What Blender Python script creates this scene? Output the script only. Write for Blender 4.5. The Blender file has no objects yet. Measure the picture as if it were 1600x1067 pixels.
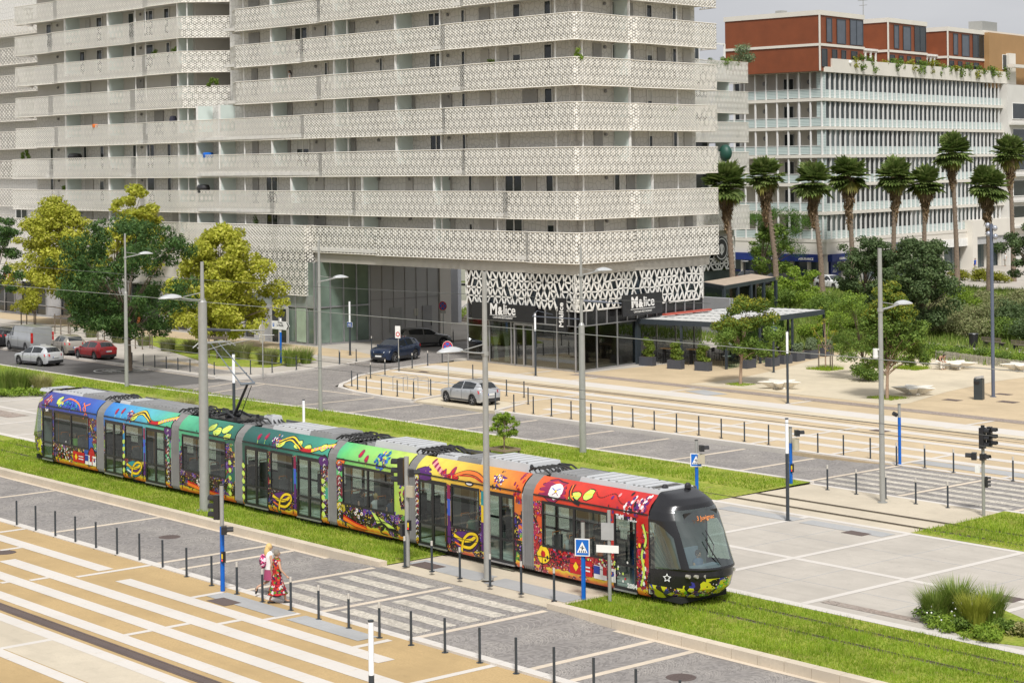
import bpy, bmesh, math, random
import numpy as np
from mathutils import Vector, Matrix
R=math.radians
scene=bpy.context.scene
COL=scene.collection
random.seed(7)
# ---------------------------------------------------------------- camera (metres; x runs along the tramway, y away from the street)
F=3050.; XL=-1800.; YH=262.; ROLL=-0.0115; H=14.0
A_=math.atan((800-XL)/F)
fw=(-math.cos(A_),math.sin(A_)); rt=(math.sin(A_),math.cos(A_))
cam=bpy.data.cameras.new('camera'); camo=bpy.data.objects.new('camera',cam); COL.objects.link(camo)
cam.sensor_width=36; cam.lens=F/1600*36; cam.shift_y=-(533.5-YH)/1600; cam.clip_end=6000; cam.clip_start=.5
c_,s_=math.cos(ROLL),math.sin(ROLL)
ex=Vector((rt[0]*c_,rt[1]*c_,s_)); ey=Vector((-s_*rt[0],-s_*rt[1],c_)); ez=ex.cross(ey)
m=Matrix((ex,ey,ez)).transposed().to_4x4(); m.translation=(0,0,H); camo.matrix_world=m
scene.camera=camo
def ray(px,py):
    X=(px-800)/F; Y=-(py-YH)/F
    X2=c_*X-s_*Y; Y2=s_*X+c_*Y
    return (fw[0]+rt[0]*X2, fw[1]+rt[1]*X2, Y2)
def G(px,py,z=0.):          # survey point on the level z
    d=ray(px,py); t=(z-H)/d[2]; return (d[0]*t,d[1]*t)
def V(px,py,v=89.):         # survey point on the wall line y=v
    d=ray(px,py); t=v/d[1]; return (d[0]*t, H+d[2]*t)
def ZH(px,py,u,v):          # height seen above (u,v)
    d=ray(px,py); t=(u*fw[0]+v*fw[1])/(d[0]*fw[0]+d[1]*fw[1]); return H+d[2]*t
# ---------------------------------------------------------------- mesh helper
class MB:
    def __init__(s): s.v=[];s.f=[];s.m=[];s.uv={}
    def face(s,pts,m=0,uv=None):
        i=len(s.v); s.v+= [tuple(p) for p in pts]; s.f.append(tuple(range(i,i+len(pts)))); s.m.append(m)
        if uv: s.uv[len(s.f)-1]=uv
    def grid(s,rows,m=0,closed=False,uvs=None):
        i=len(s.v); n=len(rows[0])
        for r in rows: s.v+=[tuple(p) for p in r]
        for a in range(len(rows)-1):
            for b in range(n if closed else n-1):
                b2=(b+1)%n
                s.f.append((i+a*n+b,i+a*n+b2,i+(a+1)*n+b2,i+(a+1)*n+b)); s.m.append(m(a,b) if callable(m) else m)
    def hexa(s,p,m=0):      # 8 points: bottom 4 ccw, top 4
        i=len(s.v); s.v+=[tuple(q) for q in p]
        for f in ((3,2,1,0),(4,5,6,7),(0,1,5,4),(1,2,6,5),(2,3,7,6),(3,0,4,7)):
            s.f.append(tuple(i+k for k in f)); s.m.append(m)
    def box(s,x0,x1,y0,y1,z0,z1,m=0):
        s.hexa([(x0,y0,z0),(x1,y0,z0),(x1,y1,z0),(x0,y1,z0),(x0,y0,z1),(x1,y0,z1),(x1,y1,z1),(x0,y1,z1)],m)
    def obox(s,c,d,rz=0,m=0,tilt=0):
        M=Matrix.Translation(c)@Matrix.Rotation(rz,4,'Z')@Matrix.Rotation(tilt,4,'Y')
        a,b,h=d[0]/2,d[1]/2,d[2]/2
        s.hexa([M@Vector(q) for q in ((-a,-b,-h),(a,-b,-h),(a,b,-h),(-a,b,-h),(-a,-b,h),(a,-b,h),(a,b,h),(-a,b,h))],m)
    def fbox(s,F_,s0,s1,o0,o1,z0,z1,m=0):   # box in facade coordinates
        s.hexa([F_(s0,o0,z0),F_(s1,o0,z0),F_(s1,o1,z0),F_(s0,o1,z0),F_(s0,o0,z1),F_(s1,o0,z1),F_(s1,o1,z1),F_(s0,o1,z1)],m)
    def prism(s,pts,z0,z1,m=0):
        n=len(pts)
        a=sum(pts[i][0]*pts[(i+1)%n][1]-pts[(i+1)%n][0]*pts[i][1] for i in range(n))
        if a<0: pts=pts[::-1]
        i=len(s.v); s.v+=[(p[0],p[1],z0) for p in pts]+[(p[0],p[1],z1) for p in pts]
        s.f.append(tuple(i+n+k for k in range(n))); s.m.append(m)
        s.f.append(tuple(i+n-1-k for k in range(n))); s.m.append(m)
        for k in range(n):
            k2=(k+1)%n; s.f.append((i+k,i+k2,i+n+k2,i+n+k)); s.m.append(m)
    def cyl(s,p,q,r0,r1=None,n=10,m=0,caps=True):
        if r1 is None: r1=r0
        p=Vector(p);q=Vector(q);d=(q-p)
        if d.length<1e-6: return
        d.normalize(); a=Vector((0,0,1)) if abs(d.z)<.9 else Vector((1,0,0))
        e1=d.cross(a).normalized(); e2=d.cross(e1)
        rows=[]
        for c,r in ((p,r0),(q,r1)):
            rows.append([c+(e1*math.cos(t)+e2*math.sin(t))*r for t in [2*math.pi*k/n for k in range(n)]])
        i=len(s.v); s.grid(rows,m,True)
        if caps:
            s.f.append(tuple(i+k for k in range(n))); s.m.append(m)
            s.f.append(tuple(i+2*n-1-k for k in range(n))); s.m.append(m)
    def tube(s,path,r,n=6,m=0):
        path=[Vector(p) for p in path]; rr=r if isinstance(r,(list,tuple)) else [r]*len(path)
        rows=[]
        for k,p in enumerate(path):
            d=(path[min(k+1,len(path)-1)]-path[max(k-1,0)]).normalized()
            a=Vector((0,0,1)) if abs(d.z)<.95 else Vector((1,0,0))
            e1=d.cross(a).normalized(); e2=d.cross(e1)
            rows.append([p+(e1*math.cos(t)+e2*math.sin(t))*rr[k] for t in [2*math.pi*j/n for j in range(n)]])
        i=len(s.v); s.grid(rows,m,True)
        s.f.append(tuple(i+k for k in range(n))); s.m.append(m)
        j=i+(len(rows)-1)*n; s.f.append(tuple(j+n-1-k for k in range(n))); s.m.append(m)
    def ball(s,c,r,nu=10,nv=7,m=0,M=None):
        if not isinstance(r,(tuple,list)): r=(r,r,r)
        rows=[]
        for a in range(nv+1):
            ph=-math.pi/2+math.pi*a/nv
            row=[]
            for b in range(nu):
                t=2*math.pi*b/nu
                q=Vector((r[0]*math.cos(ph)*math.cos(t),r[1]*math.cos(ph)*math.sin(t),r[2]*math.sin(ph)))
                if M: q=M@q
                row.append(Vector(c)+q)
            rows.append(row)
        s.grid(rows,m,True)
    def lathe(s,prof,c=(0,0,0),n=14,m=0):
        rows=[[(c[0]+r*math.cos(2*math.pi*k/n),c[1]+r*math.sin(2*math.pi*k/n),c[2]+z) for k in range(n)] for r,z in prof]
        s.grid(rows,m,True)
    def build(s,name,mats,parent=None,smooth=False,world=False,uvs=False):
        me=bpy.data.meshes.new(name); vs=s.v
        if world and parent is not None:
            L=parent.location; vs=[(a-L.x,b-L.y,c-L.z) for a,b,c in s.v]
        me.from_pydata(vs,[],s.f)
        if not isinstance(mats,(list,tuple)): mats=[mats]
        for mm in mats: me.materials.append(mm)
        if any(s.m): me.polygons.foreach_set('material_index',s.m)
        if uvs or s.uv:
            l=me.uv_layers.new(name='UVMap')
            for fi,uv in s.uv.items():
                for k,li in enumerate(me.polygons[fi].loop_indices): l.data[li].uv=uv[k]
        if smooth:
            me.shade_smooth()
            try: me.set_sharp_from_angle(angle=R(smooth if smooth is not True else 40))
            except Exception: pass
        o=bpy.data.objects.new(name,me); COL.objects.link(o)
        if parent is not None: o.parent=parent
        return o
def build_each(b,name,mats,parent,world=True,n=6):
    for i in range(0,len(b.f),n):
        c=MB(); ids=sorted({k for f in b.f[i:i+n] for k in f}); mp_={k:j for j,k in enumerate(ids)}
        c.v=[b.v[k] for k in ids]; c.f=[tuple(mp_[k] for k in f) for f in b.f[i:i+n]]; c.m=b.m[i:i+n]
        c.build(name,mats,parent,world=world)
def tag(o,label=None,cat=None,group=None,kind=None):
    if label: o['label']=label
    if cat: o['category']=cat
    if group: o['group']=group
    if kind: o['kind']=kind
    return o
def thing(name,loc,label,cat,group=None,rz=0.):
    o=bpy.data.objects.new(name,None); COL.objects.link(o); o.location=loc; o.rotation_euler=(0,0,rz); o.empty_display_size=.2
    return tag(o,label,cat,group)
KIDS={}
def copy_tree(o,loc,rz,label,sc=None):
    r=o.copy(); COL.objects.link(r); r.location=loc; r.rotation_euler=(0,0,rz)
    if label: r['label']=label
    if sc: r.scale=sc
    for ch in o.children:
        c=ch.copy(); COL.objects.link(c); c.parent=r
        for g in ch.children:
            d=g.copy(); COL.objects.link(d); d.parent=c
    return r
def text(name,body,h,M,mat,parent=None,ext=.01,bold=0,font_scale=1.,align='CENTER',sx=1.):
    cu=bpy.data.curves.new(name,'FONT'); cu.body=body; cu.size=h; cu.extrude=ext; cu.align_x=align; cu.align_y='CENTER'; cu.offset=bold; cu.resolution_u=3
    to=bpy.data.objects.new('tmp',cu); COL.objects.link(to)
    dg=bpy.context.evaluated_depsgraph_get(); me=bpy.data.meshes.new_from_object(to.evaluated_get(dg))
    bpy.data.objects.remove(to); me.materials.clear(); me.materials.append(mat)
    me.transform(M@Matrix.Diagonal((sx,1,1,1)))
    o=bpy.data.objects.new(name,me); COL.objects.link(o)
    if parent is not None: o.parent=parent
    return o
def face_mat(origin,xdir,updir=(0,0,1)):    # matrix whose X runs along xdir and whose Y is up: for lettering on a wall
    x=Vector(xdir).normalized(); y=Vector(updir).normalized(); z=x.cross(y)
    M=Matrix((x,y,z)).transposed().to_4x4(); M.translation=origin; return M
# ---------------------------------------------------------------- materials
def srgb(r,g,b):
    f=lambda c:(c/255/12.92) if c/255<=.04045 else ((c/255+.055)/1.055)**2.4
    return (f(r),f(g),f(b))
def newmat(name):
    m=bpy.data.materials.new(name); m.use_nodes=True; nt=m.node_tree; b=nt.nodes['Principled BSDF']; return m,nt,b
def nd(nt,t,**k):
    n=nt.nodes.new(t)
    for a,b in k.items():
        if a.startswith('i_'): 
            key=a[2:]; key=int(key) if key.isdigit() else key.replace('_',' ')
            n.inputs[key].default_value=b
        else: setattr(n,a,b)
    return n
def L(nt,a,b): nt.links.new(a,b)
def math_(nt,op,a,b=None,c=None):
    n=nt.nodes.new('ShaderNodeMath'); n.operation=op
    for i,x in enumerate((a,b,c)):
        if x is None: continue
        if isinstance(x,(int,float)): n.inputs[i].default_value=x
        else: nt.links.new(x,n.inputs[i])
    return n.outputs[0]
def mixc(nt,fac,a,b,mode='MIX'):
    n=nt.nodes.new('ShaderNodeMix'); n.data_type='RGBA'; n.blend_type=mode
    for i,x in ((0,fac),(6,a),(7,b)):
        if isinstance(x,(int,float)): n.inputs[i].default_value=x
        elif isinstance(x,(tuple,list)): n.inputs[i].default_value=(*x[:3],1)
        else: nt.links.new(x,n.inputs[i])
    return n.outputs[2]
def coords(nt,kind='Object',scale=(1,1,1),rot=(0,0,0)):
    t=nt.nodes.new('ShaderNodeTexCoord'); mp=nt.nodes.new('ShaderNodeMapping'); mp.inputs['Scale'].default_value=scale; mp.inputs['Rotation'].default_value=rot
    L(nt,t.outputs[kind],mp.inputs[0]); return mp.outputs[0]
def noise(nt,vec,scale,detail=4,rough=.55):
    n=nd(nt,'ShaderNodeTexNoise'); n.inputs['Scale'].default_value=scale; n.inputs['Detail'].default_value=detail; n.inputs['Roughness'].default_value=rough
    L(nt,vec,n.inputs['Vector']); return n.outputs['Fac']
def ramp(nt,fac,stops,interp='LINEAR'):
    n=nt.nodes.new('ShaderNodeValToRGB'); n.color_ramp.interpolation=interp; e=n.color_ramp.elements
    while len(e)<len(stops): e.new(.5)
    for x,(p,c) in zip(e,stops): x.position=p; x.color=(*c[:3],1) if isinstance(c,(tuple,list)) else (c,c,c,1)
    L(nt,fac,n.inputs[0]); return n.outputs[0]
def bump(nt,b,h,strength=.3,dist=.02):
    n=nt.nodes.new('ShaderNodeBump'); n.inputs['Strength'].default_value=strength; n.inputs['Distance'].default_value=dist
    L(nt,h,n.inputs['Height']); L(nt,n.outputs[0],b.inputs['Normal'])
def M_(name,col,rough=.6,metal=0.,var=.12,scale=1.5,bs=0.,bscale=15.,spec=.5,dirt=0.):
    m,nt,b=newmat(name); vec=coords(nt)
    n=noise(nt,vec,scale,5)
    lo=tuple(max(0,c*(1-var)) for c in col); hi=tuple(min(1,c*(1+var)) for c in col)
    c=ramp(nt,n,[(.3,lo),(.7,hi)])
    if dirt:
        n2=noise(nt,vec,scale*.25,6,.7); c=mixc(nt,ramp(nt,n2,[(.5,0.),(.75,dirt)]),c,tuple(x*.6 for x in col))
    L(nt,c,b.inputs['Base Color']); b.inputs['Roughness'].default_value=rough; b.inputs['Metallic'].default_value=metal
    b.inputs['Specular IOR Level'].default_value=spec
    if bs: bump(nt,b,noise(nt,vec,bscale,3),bs)
    return m
def glassy(name,col,rough=.06,trans=0.,alpha=1.,spec=.5):
    m,nt,b=newmat(name); vec=coords(nt); c=ramp(nt,noise(nt,vec,.5,2),[(.3,tuple(x*.7 for x in col)),(.7,tuple(min(1,x*1.3) for x in col))])
    L(nt,c,b.inputs['Base Color']); b.inputs['Roughness'].default_value=rough; b.inputs['Specular IOR Level'].default_value=spec
    b.inputs['Alpha'].default_value=alpha
    return m
def thin_glass(name,tint,refl=.12,rough=.02):
    m,nt,b=newmat(name); nt.nodes.remove(b); o=nt.nodes['Material Output']
    t=nd(nt,'ShaderNodeBsdfTransparent'); t.inputs[0].default_value=(*tint,1)
    g=nd(nt,'ShaderNodeBsdfGlossy'); g.inputs['Roughness'].default_value=rough; g.inputs[0].default_value=(.9,.95,.95,1)
    fr=nd(nt,'ShaderNodeFresnel'); ge=nd(nt,'ShaderNodeNewGeometry'); L(nt,math_(nt,'SUBTRACT',1.5,math_(nt,'MULTIPLY',ge.outputs['Backfacing'],.8333)),fr.inputs[0])
    mx=nd(nt,'ShaderNodeMixShader'); L(nt,math_(nt,'MULTIPLY',math_(nt,'ADD',fr.outputs[0],refl),math_(nt,'SUBTRACT',1.,ge.outputs['Backfacing'])),mx.inputs[0]); L(nt,t.outputs[0],mx.inputs[1]); L(nt,g.outputs[0],mx.inputs[2]); L(nt,mx.outputs[0],o.inputs[0])
    return m
WHITE=M_('white_paint',(.78,.77,.74),.5); BLACK=M_('black_paint',(.02,.02,.022),.35); DARK=M_('dark_rubber',(.03,.03,.03),.8)
ANTH=M_('anthracite_metal',(.045,.055,.065),.4,.2); GALV=M_('galvanised_grey',(.36,.36,.34),.45,.3,.06,4); BLUEP=M_('blue_pole_paint',(.0,.11,.48),.4)
STEEL=M_('brushed_steel',(.45,.45,.46),.35,.7); LAMPW=M_('opal_tube',(.85,.86,.88),.3,0,.02)
DGLASS=glassy('dark_window_glass',(.02,.026,.028),.05); FROST=M_('frosted_glass',(.62,.70,.66),.35,0,.05,.6)
GREENG=glassy('green_tinted_glass',(.045,.085,.07),.04,spec=.8)
# ---------------------------------------------------------------- sky and sun
w=bpy.data.worlds.new('World'); scene.world=w; w.use_nodes=True; nt=w.node_tree
bg=nt.nodes['Background']; sk=nd(nt,'ShaderNodeTexSky',sky_type='NISHITA',sun_disc=False)
SUN_EL,SUN_AZ=R(52),R(215)
sk.sun_elevation=SUN_EL; sk.sun_rotation=0; sk.air_density=1.2; sk.dust_density=4.; sk.ozone_density=1.
hs=nd(nt,'ShaderNodeHueSaturation'); hs.inputs['Saturation'].default_value=.22; hs.inputs['Value'].default_value=1.
L(nt,sk.outputs[0],hs.inputs['Color'])
tc=nd(nt,'ShaderNodeTexCoord'); mp=nd(nt,'ShaderNodeMapping'); mp.inputs['Scale'].default_value=(1,1,4); L(nt,tc.outputs['Generated'],mp.inputs[0])
cn=noise(nt,mp.outputs[0],2.2,6,.55)
cl=mixc(nt,.75,hs.outputs[0],ramp(nt,cn,[(.32,(6.0,6.15,6.6)),(.68,(8.6,8.7,9.0))]))
L(nt,cl,bg.inputs['Color']); bg.inputs['Strength'].default_value=.08
sun=bpy.data.lights.new('sun','SUN'); sun.energy=3.1; sun.angle=R(10); sun.color=(1,.98,.95)
so=bpy.data.objects.new('sun',sun); COL.objects.link(so)
# sun behind the camera to its left, high
sd=Vector((fw[0]*-.8+rt[0]*.06,fw[1]*-.8+rt[1]*.06,0)).normalized()*math.cos(SUN_EL); sd.z=math.sin(SUN_EL)
so.rotation_euler=sd.to_track_quat('Z','Y').to_euler()
sk.sun_rotation=math.atan2(sd.x,sd.y)
scene.view_settings.view_transform='Standard'; scene.view_settings.look='None'; scene.view_settings.exposure=0.3; scene.view_settings.gamma=1
scene.render.engine='CYCLES'; cy=scene.cycles; cy.max_bounces=6; cy.transparent_max_bounces=12; cy.diffuse_bounces=3; cy.glossy_bounces=3; cy.caustics_reflective=False; cy.caustics_refractive=False
cy.use_denoising=True
# ================================================================ GROUND
def ground_mat(name,col,var=.1,grain=60,blot=.12,bstr=.15):
    m,nt,b=newmat(name); v=coords(nt)
    fine=noise(nt,v,grain*.25,3,.7); big=noise(nt,v,.35,6,.65); mid=noise(nt,v,2.2,4,.6)
    c=mixc(nt,ramp(nt,fine,[(.3,0.),(.7,1.)]),tuple(x*(1-var) for x in col),tuple(min(1,x*(1+var)) for x in col))
    c=mixc(nt,ramp(nt,big,[(.42,0.),(.62,1.)]),c,tuple(x*(1-blot) for x in col),'MIX')
    c=mixc(nt,math_(nt,'MULTIPLY',ramp(nt,mid,[(.55,0.),(.8,1.)]),blot*2.6),c,tuple(x*.58 for x in col))
    tr=noise(nt,coords(nt,'Object',(.12,1.6,1)),1.3,5,.6); c=mixc(nt,math_(nt,'MULTIPLY',ramp(nt,tr,[(.52,0.),(.66,1.)]),blot*1.1),c,tuple(x*.55 for x in col))
    sp=nd(nt,'ShaderNodeTexVoronoi'); sp.inputs['Scale'].default_value=1.1; L(nt,v,sp.inputs['Vector']); c=mixc(nt,math_(nt,'MULTIPLY',ramp(nt,sp.outputs['Distance'],[(.03,1.),(.06,0.)]),.35),c,tuple(x*.5 for x in col))
    L(nt,c,b.inputs['Base Color']); b.inputs['Roughness'].default_value=.85; b.inputs['Specular IOR Level'].default_value=.25
    bump(nt,b,fine,bstr,.01); return m
OCHRE=ground_mat('ochre_stabilised_sand',(.46,.325,.16),.14)
OCHREF=ground_mat('pale_ochre_sand',(.54,.425,.275),.10)
CREAM=ground_mat('cream_sand',(.60,.52,.385),.06)
CONC=ground_mat('pale_concrete_paving',(.47,.43,.375),.06)
CONC2=ground_mat('beige_concrete',(.55,.48,.37),.06)
STONE=ground_mat('white_stone_band',(.60,.56,.51),.05,blot=.05)
STONE2=ground_mat('beige_stone_line',(.62,.53,.42),.06)
KERB=ground_mat('kerb_limestone',(.60,.52,.41),.07)
TACT=ground_mat('grey_tactile_paving',(.38,.38,.375),.1)
ASPH=ground_mat('asphalt',(.135,.128,.122),.2,90)
SOIL=ground_mat('soil',(.13,.10,.07),.3)
IRON=ground_mat('iron_cover',(.13,.10,.09),.25,120)
BASEG=ground_mat('city_ground',(.25,.25,.19),.2)
def cobble(name,col,joint,scale=9.,rows=False):
    m,nt,b=newmat(name); v=coords(nt)
    # setts laid in arcs: the coordinates are bent into fans before the cells are cut
    sx=nd(nt,'ShaderNodeSeparateXYZ'); L(nt,v,sx.inputs[0])
    fx=math_(nt,'SUBTRACT',math_(nt,'FRACT',math_(nt,'DIVIDE',sx.outputs[0],1.5)),.5)
    arc=math_(nt,'MULTIPLY',math_(nt,'MULTIPLY',fx,fx),2.2)
    yy=math_(nt,'ADD',sx.outputs[1],arc)
    cb=nd(nt,'ShaderNodeCombineXYZ'); L(nt,sx.outputs[0],cb.inputs[0]); L(nt,yy,cb.inputs[1])
    vo=nd(nt,'ShaderNodeTexVoronoi',feature='DISTANCE_TO_EDGE'); vo.inputs['Scale'].default_value=scale; vo.inputs['Randomness'].default_value=.45; L(nt,cb.outputs[0],vo.inputs['Vector'])
    vc=nd(nt,'ShaderNodeTexVoronoi'); vc.inputs['Scale'].default_value=scale; vc.inputs['Randomness'].default_value=.45; L(nt,cb.outputs[0],vc.inputs['Vector'])
    cell=nd(nt,'ShaderNodeSeparateColor'); L(nt,vc.outputs['Color'],cell.inputs[0])
    c=ramp(nt,cell.outputs[0],[(0,tuple(x*.72 for x in col)),(1,tuple(x*1.28 for x in col))])
    arcs=math_(nt,'FRACT',math_(nt,'MULTIPLY',yy,4.))
    j=mixc(nt,ramp(nt,noise(nt,v,.6,4,.6),[(.45,0.),(.62,1.)]),tuple(x*.9 for x in col),joint)
    c=mixc(nt,ramp(nt,vo.outputs['Distance'],[(.03,1.),(.12,0.)]),c,j)
    c=mixc(nt,math_(nt,'MULTIPLY',ramp(nt,arcs,[(.0,1.),(.14,0.)]),ramp(nt,noise(nt,v,.45,3),[(.42,0.),(.62,.75)])),c,joint)
    c=mixc(nt,ramp(nt,noise(nt,v,.3,6,.7),[(.4,0.),(.7,.35)]),c,tuple(x*.55 for x in col))
    L(nt,c,b.inputs['Base Color']); b.inputs['Roughness'].default_value=.75
    bump(nt,b,vo.outputs['Distance'],.5,.02); return m
COB=cobble('grey_sett_paving',(.235,.215,.20),(.46,.42,.37))
COBW=cobble('pale_sett_paving',(.52,.475,.40),(.36,.32,.27))
COBB=cobble('brown_sett_strip',(.30,.24,.20),(.44,.40,.35))
def grass_mat(name,a,b_,c_3):
    m,nt,b=newmat(name); v=coords(nt)
    c=mixc(nt,ramp(nt,noise(nt,v,.55,6,.7),[(.38,0.),(.62,1.)]),a,b_)
    c=mixc(nt,ramp(nt,noise(nt,v,9,3,.6),[(.45,0.),(.7,.8)]),c,c_3)
    L(nt,c,b.inputs['Base Color']); b.inputs['Roughness'].default_value=.9; b.inputs['Specular IOR Level'].default_value=.1
    c0=mixc(nt,ramp(nt,noise(nt,v,1.6,6,.75),[(.58,0.),(.66,.8)]),c,(.22,.17,.09)); L(nt,c0,b.inputs['Base Color'])
    bump(nt,b,noise(nt,v,14,3),.6,.05); return m
LAWN=grass_mat('lawn_turf',(.20,.29,.028),(.36,.36,.08),(.12,.17,.018))
MEAD=grass_mat('park_meadow',(.10,.14,.035),(.17,.17,.07),(.05,.08,.02))

def struct(o,kind='structure'): o['kind']=kind; return o
def slab(name,pts,z,mat,z0=-.34): b=MB(); b.prism(pts,z0,z); return struct(b.build(name,mat))
def sheet(name,polys,z,mat,th=.0):
    b=MB()
    for p in polys:
        n=len(p); a=sum(p[i][0]*p[(i+1)%n][1]-p[(i+1)%n][0]*p[i][1] for i in range(n))
        if a<0: p=p[::-1]
        b.face([(x,y,z) for x,y in p])
    return struct(b.build(name,mat))
def rc(u0,u1,v0,v1): return [(u0,v0),(u1,v0),(u1,v1),(u0,v1)]
b=MB(); b.face([(-2500,-900,-.345),(900,-900,-.345),(900,2600,-.345),(-2500,2600,-.345)]); struct(b.build('ground',BASEG))
# --- near square
slab('paved_square',rc(-150,40,-40,35.15),0,OCHRE)
sheet('paved_square_concrete_band',[rc(-140,40,25.8,27.4)],.004,CONC2)
wb=[rc(-140,-61.7,33.3,33.9),rc(-59.8,-44.7,32.9,33.5),rc(-65.8,-30,31.5,32.15),rc(-140,-30,30.15,30.75),rc(-140,-30,28.75,29.3),rc(-140,-30,27.35,27.85),rc(-140,-30,25.3,25.75)]
sheet('white_stone_bands',wb,.008,STONE)
def segs(cx,lst,w_=.13):
    out=[]
    for a,c in lst:
        p,q=G(*cx(*a)),G(*cx(*c)); u=(p[0]+q[0])/2; v0,v1=sorted((p[1],q[1])); out.append(rc(u-w_,u+w_,v0,min(v1,35.15)))
    return out
z5=lambda x,y:(x/3.262,740+y/3.262); z6=lambda x,y:(350+x/3.2,780+y/3.2)
sheet('white_cross_bands',segs(z5,[((0,300),(150,275)),((0,390),(110,375)),((150,542),(275,525)),((380,522),(820,462)),((0,555),(80,546)),((620,815),(1000,765)),((1080,770),(1230,745)),((980,630),(1135,603)),((0,890),(260,845))])+segs(z6,[((200,600),(380,570)),((600,745),(840,705)),((900,918),(1380,835))]),.006,STONE)
b=MB()
for (q0,q1,q2,q3) in ((-61.7,-90,33.3,33.9),(-44.7,-59.8,32.9,33.5),(-35,-65.8,31.5,32.15),(-35,-90,30.15,30.75),(-35,-90,28.75,29.3),(-35,-90,27.35,27.85),(-35,-90,25.3,25.75)):
    u=q1
    while u<q0: b.box(u,u+.02,q2+.01,q3-.01,.0,.0095); u+=1.25
struct(b.build('stone_joint_lines',STONE2))
b=MB(); b.box(-140,-30,28.02,28.1,.004,.012); b.box(-140,-30,28.42,28.5,.004,.012)
b.box(-140,-30,28.12,28.4,.004,.009)
struct(b.build('drain_channel',IRON))
sheet('grey_paving_strip',[rc(-55.6,-51.5,33.95,34.75),rc(-51.0,-47.2,34.0,34.75)],.011,TACT)
# --- near road with a raised crossing
def road_z(u):
    a=min(abs(u+55.6),abs(u+46.3)) if not(-55.6<u<-46.3) else 0
    t=min(1,a/3.5); t=t*t*(3-2*t); return -.02-.12*t
def strip(name,v0,v1,us,zf,mat,dz=0.):
    b=MB(); b.grid([[(u,v0,zf(u)+dz) for u in us],[(u,v1,zf(u)+dz) for u in us]]); return struct(b.build(name,mat))
US=[-160,-100,-80]+[-60.5+.25*i for i in range(76)]+[-30,20]
strip('road',35.5,41.05,US,road_z,COB)
lb=[]
for u in (G(*z5(0,105))[0],G(*z5(240,285))[0],G(*z5(780,440))[0],G(*z5(880,472))[0],-55.55,-51.2,-46.4,-41.65,-39.95,-34.6,-33.0): lb.append(u)
b=MB()
for u in lb:
    b.grid([[(u-.13,35.5,road_z(u-.13)+.005),(u+.13,35.5,road_z(u+.13)+.005)],[(u-.13,40.75,road_z(u-.13)+.005),(u+.13,40.75,road_z(u+.13)+.005)]])
struct(b.build('road_stone_lines',STONE2))
b=MB()
for (a,c) in ((-55.1,-51.6),(-50.8,-46.8)):
    for k,v in enumerate((36.2,37.2,38.2,39.2,40.15)):
        b.face([(a,v-.27,-.014),(c,v-.27,-.014),(c,v+.27,-.014),(a,v+.27,-.014)])
struct(b.build('zebra_crossing',COBW))
def kerb(name,u0,u1,v0,v1,z0,z1,step=1.0,mat=KERB):
    b=MB(); u=u0
    while u<u1-.01:
        e=min(u+step,u1); dz=0
        b.box(u+.012,e-.012,v0,v1,z0,z1); u=e
    b.box(u0+.01,u1-.01,v0+.02,v1-.02,z0,z1-.02)
    return struct(b.build(name,mat))
kerb('kerb',-140,-56.3,35.15,35.5,-.3,.035,1.0,STONE); kerb('kerb',-56.3,-46.2,35.15,35.5,-.3,-.002,1.0,STONE); kerb('kerb',-46.2,-10,35.15,35.5,-.3,.07,1.,STONE)
sheet('gutter_line',[rc(-140,-56,40.75,41.05),rc(-46.2,-10,40.75,41.05)],-.132,STONE2)
kerb('kerb',-140,-55.5,40.95,41.3,-.3,.16); kerb('kerb',-46.6,-10,40.95,41.3,-.3,.16)
# --- tramway corridor
slab('tram_crossing_paving',rc(-55.5,-46.6,41.06,46.95),0,CONC2)
sheet('grey_paving_strip',[rc(-55.3,-51.3,41.9,42.9),rc(-50.9,-46.8,41.9,42.9),rc(-55.3,-51.3,57.9,58.7),rc(-50.9,-46.8,57.9,58.7)],.009,TACT)
def turf(name,u0,u1,v0,v1,hv,nu=40,nv=10):
    b=MB(); rows=[]
    for i in range(nv+1):
        v=v0+(v1-v0)*i/nv; rows.append([(u0+(u1-u0)*j/nu,v,hv(u0+(u1-u0)*j/nu,v)) for j in range(nu+1)])
    b.grid(rows); return struct(b.build(name,LAWN))
def hv1(u,v): return .01+max(0,(43.4-v)/2.1)*.12*min(1,max(0,min(abs(u+55.5),abs(u+46.6))/1.5))
turf('lawn',-150,-55.55,41.3,46.85,hv1); turf('lawn',-46.55,0,41.3,46.85,hv1)
slab('tramway_paving',rc(-260,60,46.95,59.2),0,CONC)
sheet('white_stone_line',[rc(-260,60,46.9,47.35),rc(-260,60,52.42,52.72),rc(-260,60,59.05,59.35)],.005,STONE)
us=[-41.45-5.02*k for k in range(40)]+[-36.4,-31.4]
sheet('white_stone_line',[rc(u-.14,u+.14,47.35,59.05) for u in us],.008,STONE)
b=MB()
for u in us: 
    b.box(u+2.5,u+2.53,47.4,59,.0,.0045)
for v in (49.9,55.8): b.box(-260,40,v,v+.03,.0,.0042)
struct(b.build('paving_joint_lines',TACT))
sheet('brown_sett_strip',[rc(-41.2,-37.4,47.85,48.3),rc(-35.5,-31.5,57.6,58.1),rc(-112,-104,50.5,51.8),rc(-106,-99,54,55.2)],.010,COBB)
slab('tram_crossing_paving',rc(-56.7,-46.6,59.2,65.4),0,CONC2)
KL=[(-260,63.6),(-114,63.7),(-91,65.1),(-56.7,65.4)]
b=MB()
rows=[[],[]]
for u in [-260,-200,-114,-102,-91,-80,-70,-56.7]:
    vk=np.interp(u,[k[0] for k in KL],[k[1] for k in KL]); rows[0].append((u,59.35,.01)); rows[1].append((u,float(vk),.09))
b.grid(rows); struct(b.build('lawn',LAWN))
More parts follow.
